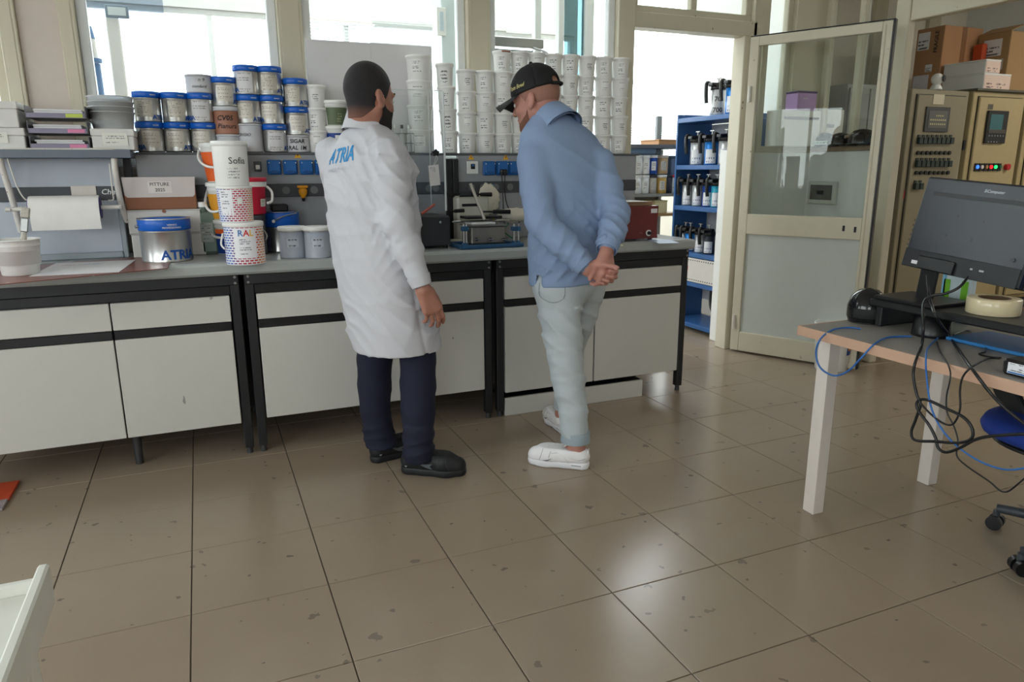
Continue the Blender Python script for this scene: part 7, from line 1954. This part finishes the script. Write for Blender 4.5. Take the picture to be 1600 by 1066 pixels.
f.chain([q_[0] for q_ in legB]+[v3(ankLb[0], ankLb[1], .07)], [.066, .062, .054, .048, .044, .040, .036, .035, .035], .03); f.chain([hipRb, kneeRb, ankRb, v3(ankRb[0], ankRb[1], .07)], [.060, .046, .036, .035], .03)
f.cone(v3(ankLb[0], ankLb[1], .085), heelLb+(toeLb-heelLb)*.6+UP*.042, .032, .024, .02); f.cone(v3(ankRb[0], ankRb[1], .085), heelRb+(toeRb-heelRb)*.6+UP*.042, .032, .024, .02)
f.mesh('body', skinB, rootB, 1)
f = Field(hB-.2, hB+.2, .0038)
head_cover(f, hB, hfB, huB, .0022, lambda a, b, d: np.maximum(np.interp(a, [-.12, -.06, -.025, -.018, .012, .016, .05], [-.045, -.042, -.025, .005, .006, -.015, .045])-d, a-.05))
f.mesh('hair', M('hair_shaved', (150, 108, 92), .7, var=.15, vs=150, bump=.4, bs=700, bd=.001), rootB, 1)
f = Field(hB-.2, hB+.2, .0038)
head_cover(f, hB, hfB, huB, .0035, lambda a, b, d: np.maximum(np.maximum(d-np.interp(a, [-.02, .015, .03, .055, .075, .1], [-.06, -.03, -.058, -.072, -.080, -.082]), .018-a), -(np.sqrt(((a-.10)/.03)**2+(b/.024)**2+((d+.070)/.010)**2)-1)*.01))
f.mesh('beard', M('beard_brown', (120, 78, 60), .8, var=.3, vs=120, bump=.7, bs=600, bd=.002), rootB, 1)
for s_ in (-1, 1):
    e = part('eye', B().ball(hB+hfB*.0815+hrB*s_*.032-huB*.004, .0122, 14), white_m, rootB)
    sub('iris', B().cyl(hB+hfB*.0925+hrB*s_*.032-huB*.004, hB+hfB*.0942+hrB*s_*.032-huB*.004, .0055, .005, 12), M('iris_brown', (60, 40, 28), .2), e, rootB)
# cap
cp = bpy.data.objects.new('cap', None); COL.objects.link(cp); cp.parent = rootB
def cap_g(a, b, d): return hB+hfB*a+hrB*b+huB*d
f = Field(hB-.22, hB+.24, .004)
ax = [hfB, hrB, huB]
f.ell(cap_g(-.006, 0, .040), (.112, .091, .108), ax, .01)
x, y, z = f.xyz(); px, py, pz = x-hB[0], y-hB[1], z-hB[2]; a_ = px*hfB[0]+py*hfB[1]+pz*hfB[2]; d_ = px*huB[0]+py*huB[1]+pz*huB[2]; b_ = px*hrB[0]+py*hrB[1]+pz*hrB[2]
f.D = np.maximum(f.D, (.030+.10*np.abs(a_)*0-.06*a_-d_)).astype(np.float32)
for th_ in range(6):
    q_ = th_*PI/3+.5; gq = a_*math.cos(q_)+b_*math.sin(q_)
    f.D += (.0018*np.exp(-(gq/.0025)**2)).astype(np.float32)
f.ell(cap_g(-.108, 0, .052), (.03, .036, .020), ax, .004, '-')
def toroot(o): o.parent = cp; return o
crown = toroot(f.mesh('crown', capm, rootB, 1))
vs = []; fs = []; nu, nv_ = 16, 8
for sd in (0, 1):
    for i in range(nu+1):
        t = -1+2*i/nu; ang = t*1.12
        for j in range(nv_+1):
            q = j/nv_; e0 = np.array([.108*math.cos(ang)-.004, .088*math.sin(ang)]); e1 = np.array([.060+.125*math.cos(ang*.75), .082*math.sin(ang)*1.0]); e = e0*(1-q)+e1*q
            vs.append(cap_g(e[0], e[1], .032-.012*q-.030*(t*t)*(.25+q)-.003*sd))
m = nv_+1; off = (nu+1)*m
for i in range(nu):
    for j in range(nv_):
        a = i*m+j; fs.append((a, a+m, a+m+1, a+1)); fs.append((off+a, off+a+1, off+a+m+1, off+a+m))
    a = i*m+nv_; fs.append((a, a+m, off+a+m, off+a)); a = i*m; fs.append((a, off+a, off+a+m, a+m))
toroot(part('visor', B().add(vs, fs, True), M('cap_visor', (28, 28, 31), .7, bump=.2, bs=400, bd=.001), rootB))
toroot(part('button', B().ball(cap_g(-.006, 0, .148), .009, 12), capm, rootB)); 
toroot(part('strap', B().tube([cap_g(-.104, -.042, .038), cap_g(-.121, -.015, .036), cap_g(-.121, .015, .036), cap_g(-.104, .042, .038)], .007, 8, 4), capm, rootB))
b = B(); vs, fs, wd = text_poly('Tom Bowl', .012, .35); hL = .017
b.add([cap_g(.040-(p[0]-wd/2)*hL*.85*1.0, -.2, .058+(p[1]-.5)*hL+.0*p[0]) for p in vs], fs)
b.v = [tuple(p) for p in b.v]
toroot(part('lettering', onto(crown, rootB, b, hrB, .0018), M('cap_thread_gold', (206, 196, 130), .6), rootB))
# jeans
f = Field(v3(pts[:, 0].min()-.2, pts[:, 1].min()-.2, .05), v3(pts[:, 0].max()+.2, pts[:, 1].max()+.2, 1.02), .0065)
q = legB; f.chain([a for a, _ in q], [b_ for _, b_ in q], .012); hemL = q[-1]
f.chain([hipRb, hipRb*.6+kneeRb*.4, kneeRb, kneeRb*.45+ankRb*.55, ankRb+UP*.02], [.078, .074, .064, .056, .054], .02)
pel = P(888, 440, D=3.1); f.ell(pel, (.160, .125, .10), [RB, FB, UP], .05)
folds(f, .006, 26, 41, (.2, .1, 1)); sl = f.sl((-9, -9, .25), (9, 9, .70)); folds(f, .009, 44, 43, (.35, .1, 1.0), sl)
x, y, z = f.xyz(); f.D = np.maximum(f.D, .118-z).astype(np.float32)
jn = f.mesh('jeans', jean, rootB, 1)
hz = hemL[0]; part('turn_up', band(v3(hz[0], hz[1], .120), RT, FW, UP, hemL[1]+.006, hemL[1]+.006, .045, flare=.97), M('jeans_turnup', (150, 164, 172), .85, bump=.2, bs=500), rootB)
# back pocket outline
pk = B(); pq = [P(x_, y_, D=2.7) for x_, y_ in ((848, 460), (848, 482), (868, 492), (888, 484), (890, 462))]
pk.tube(pq, .0018, 5, 4); part('pocket_seam', onto(jn, rootB, pk, FW, .001), M('jeans_seam', (136, 146, 152), .85), rootB)
for (hl, to, nm) in ((heelLb, toeLb, 'left'), (heelRb, toeRb, 'right')):
    sr = bpy.data.objects.new('shoe', None); COL.objects.link(sr); sr.parent = rootB
    tmp = thing('tmp', None, None, tuple(rootB.location))
    g, t, s_, so, up_ = shoe(tmp, hl.copy(), to.copy(), .28, whiteshoe, whitesole, high=.080)
    laces(tmp, g, M('lace_white', (238, 236, 236), .7), up_, 5)
    seams(tmp, g, s_, up_, M('seam_grey', (170, 170, 176), .6))
    sg_ = 1 if (s_@(-FW)) > 0 else -1
    b = B(); q = [(.205, .040), (.190, .036), (.178, .038), (.158, .052), (.178, .044), (.192, .041)]
    b.add([g(a, .09*sg_, z) for a, z in q], [tuple(range(len(q)))])
    part('side_mark', onto(up_, tmp, b, -s_*sg_, .0015), M('mark_grey', (96, 96, 104), .5), tmp)
    b = B(); b.add([g(a, .09*sg_, z) for a, z in ((.03, .020), (.075, .020), (.075, .023), (.03, .023))], [(0, 1, 2, 3)])
    part('sole_line', onto(so, tmp, b, -s_*sg_, .0012), MATS['mark_grey'], tmp)
    b = B(); b.obox(g(.0045, 0, .078), [t, s_, UP], (.003, .012, .014), .001); part('heel_tab', b, whiteshoe, tmp)
    for ch in list(tmp.children): ch.parent = sr
    bpy.data.objects.remove(tmp)
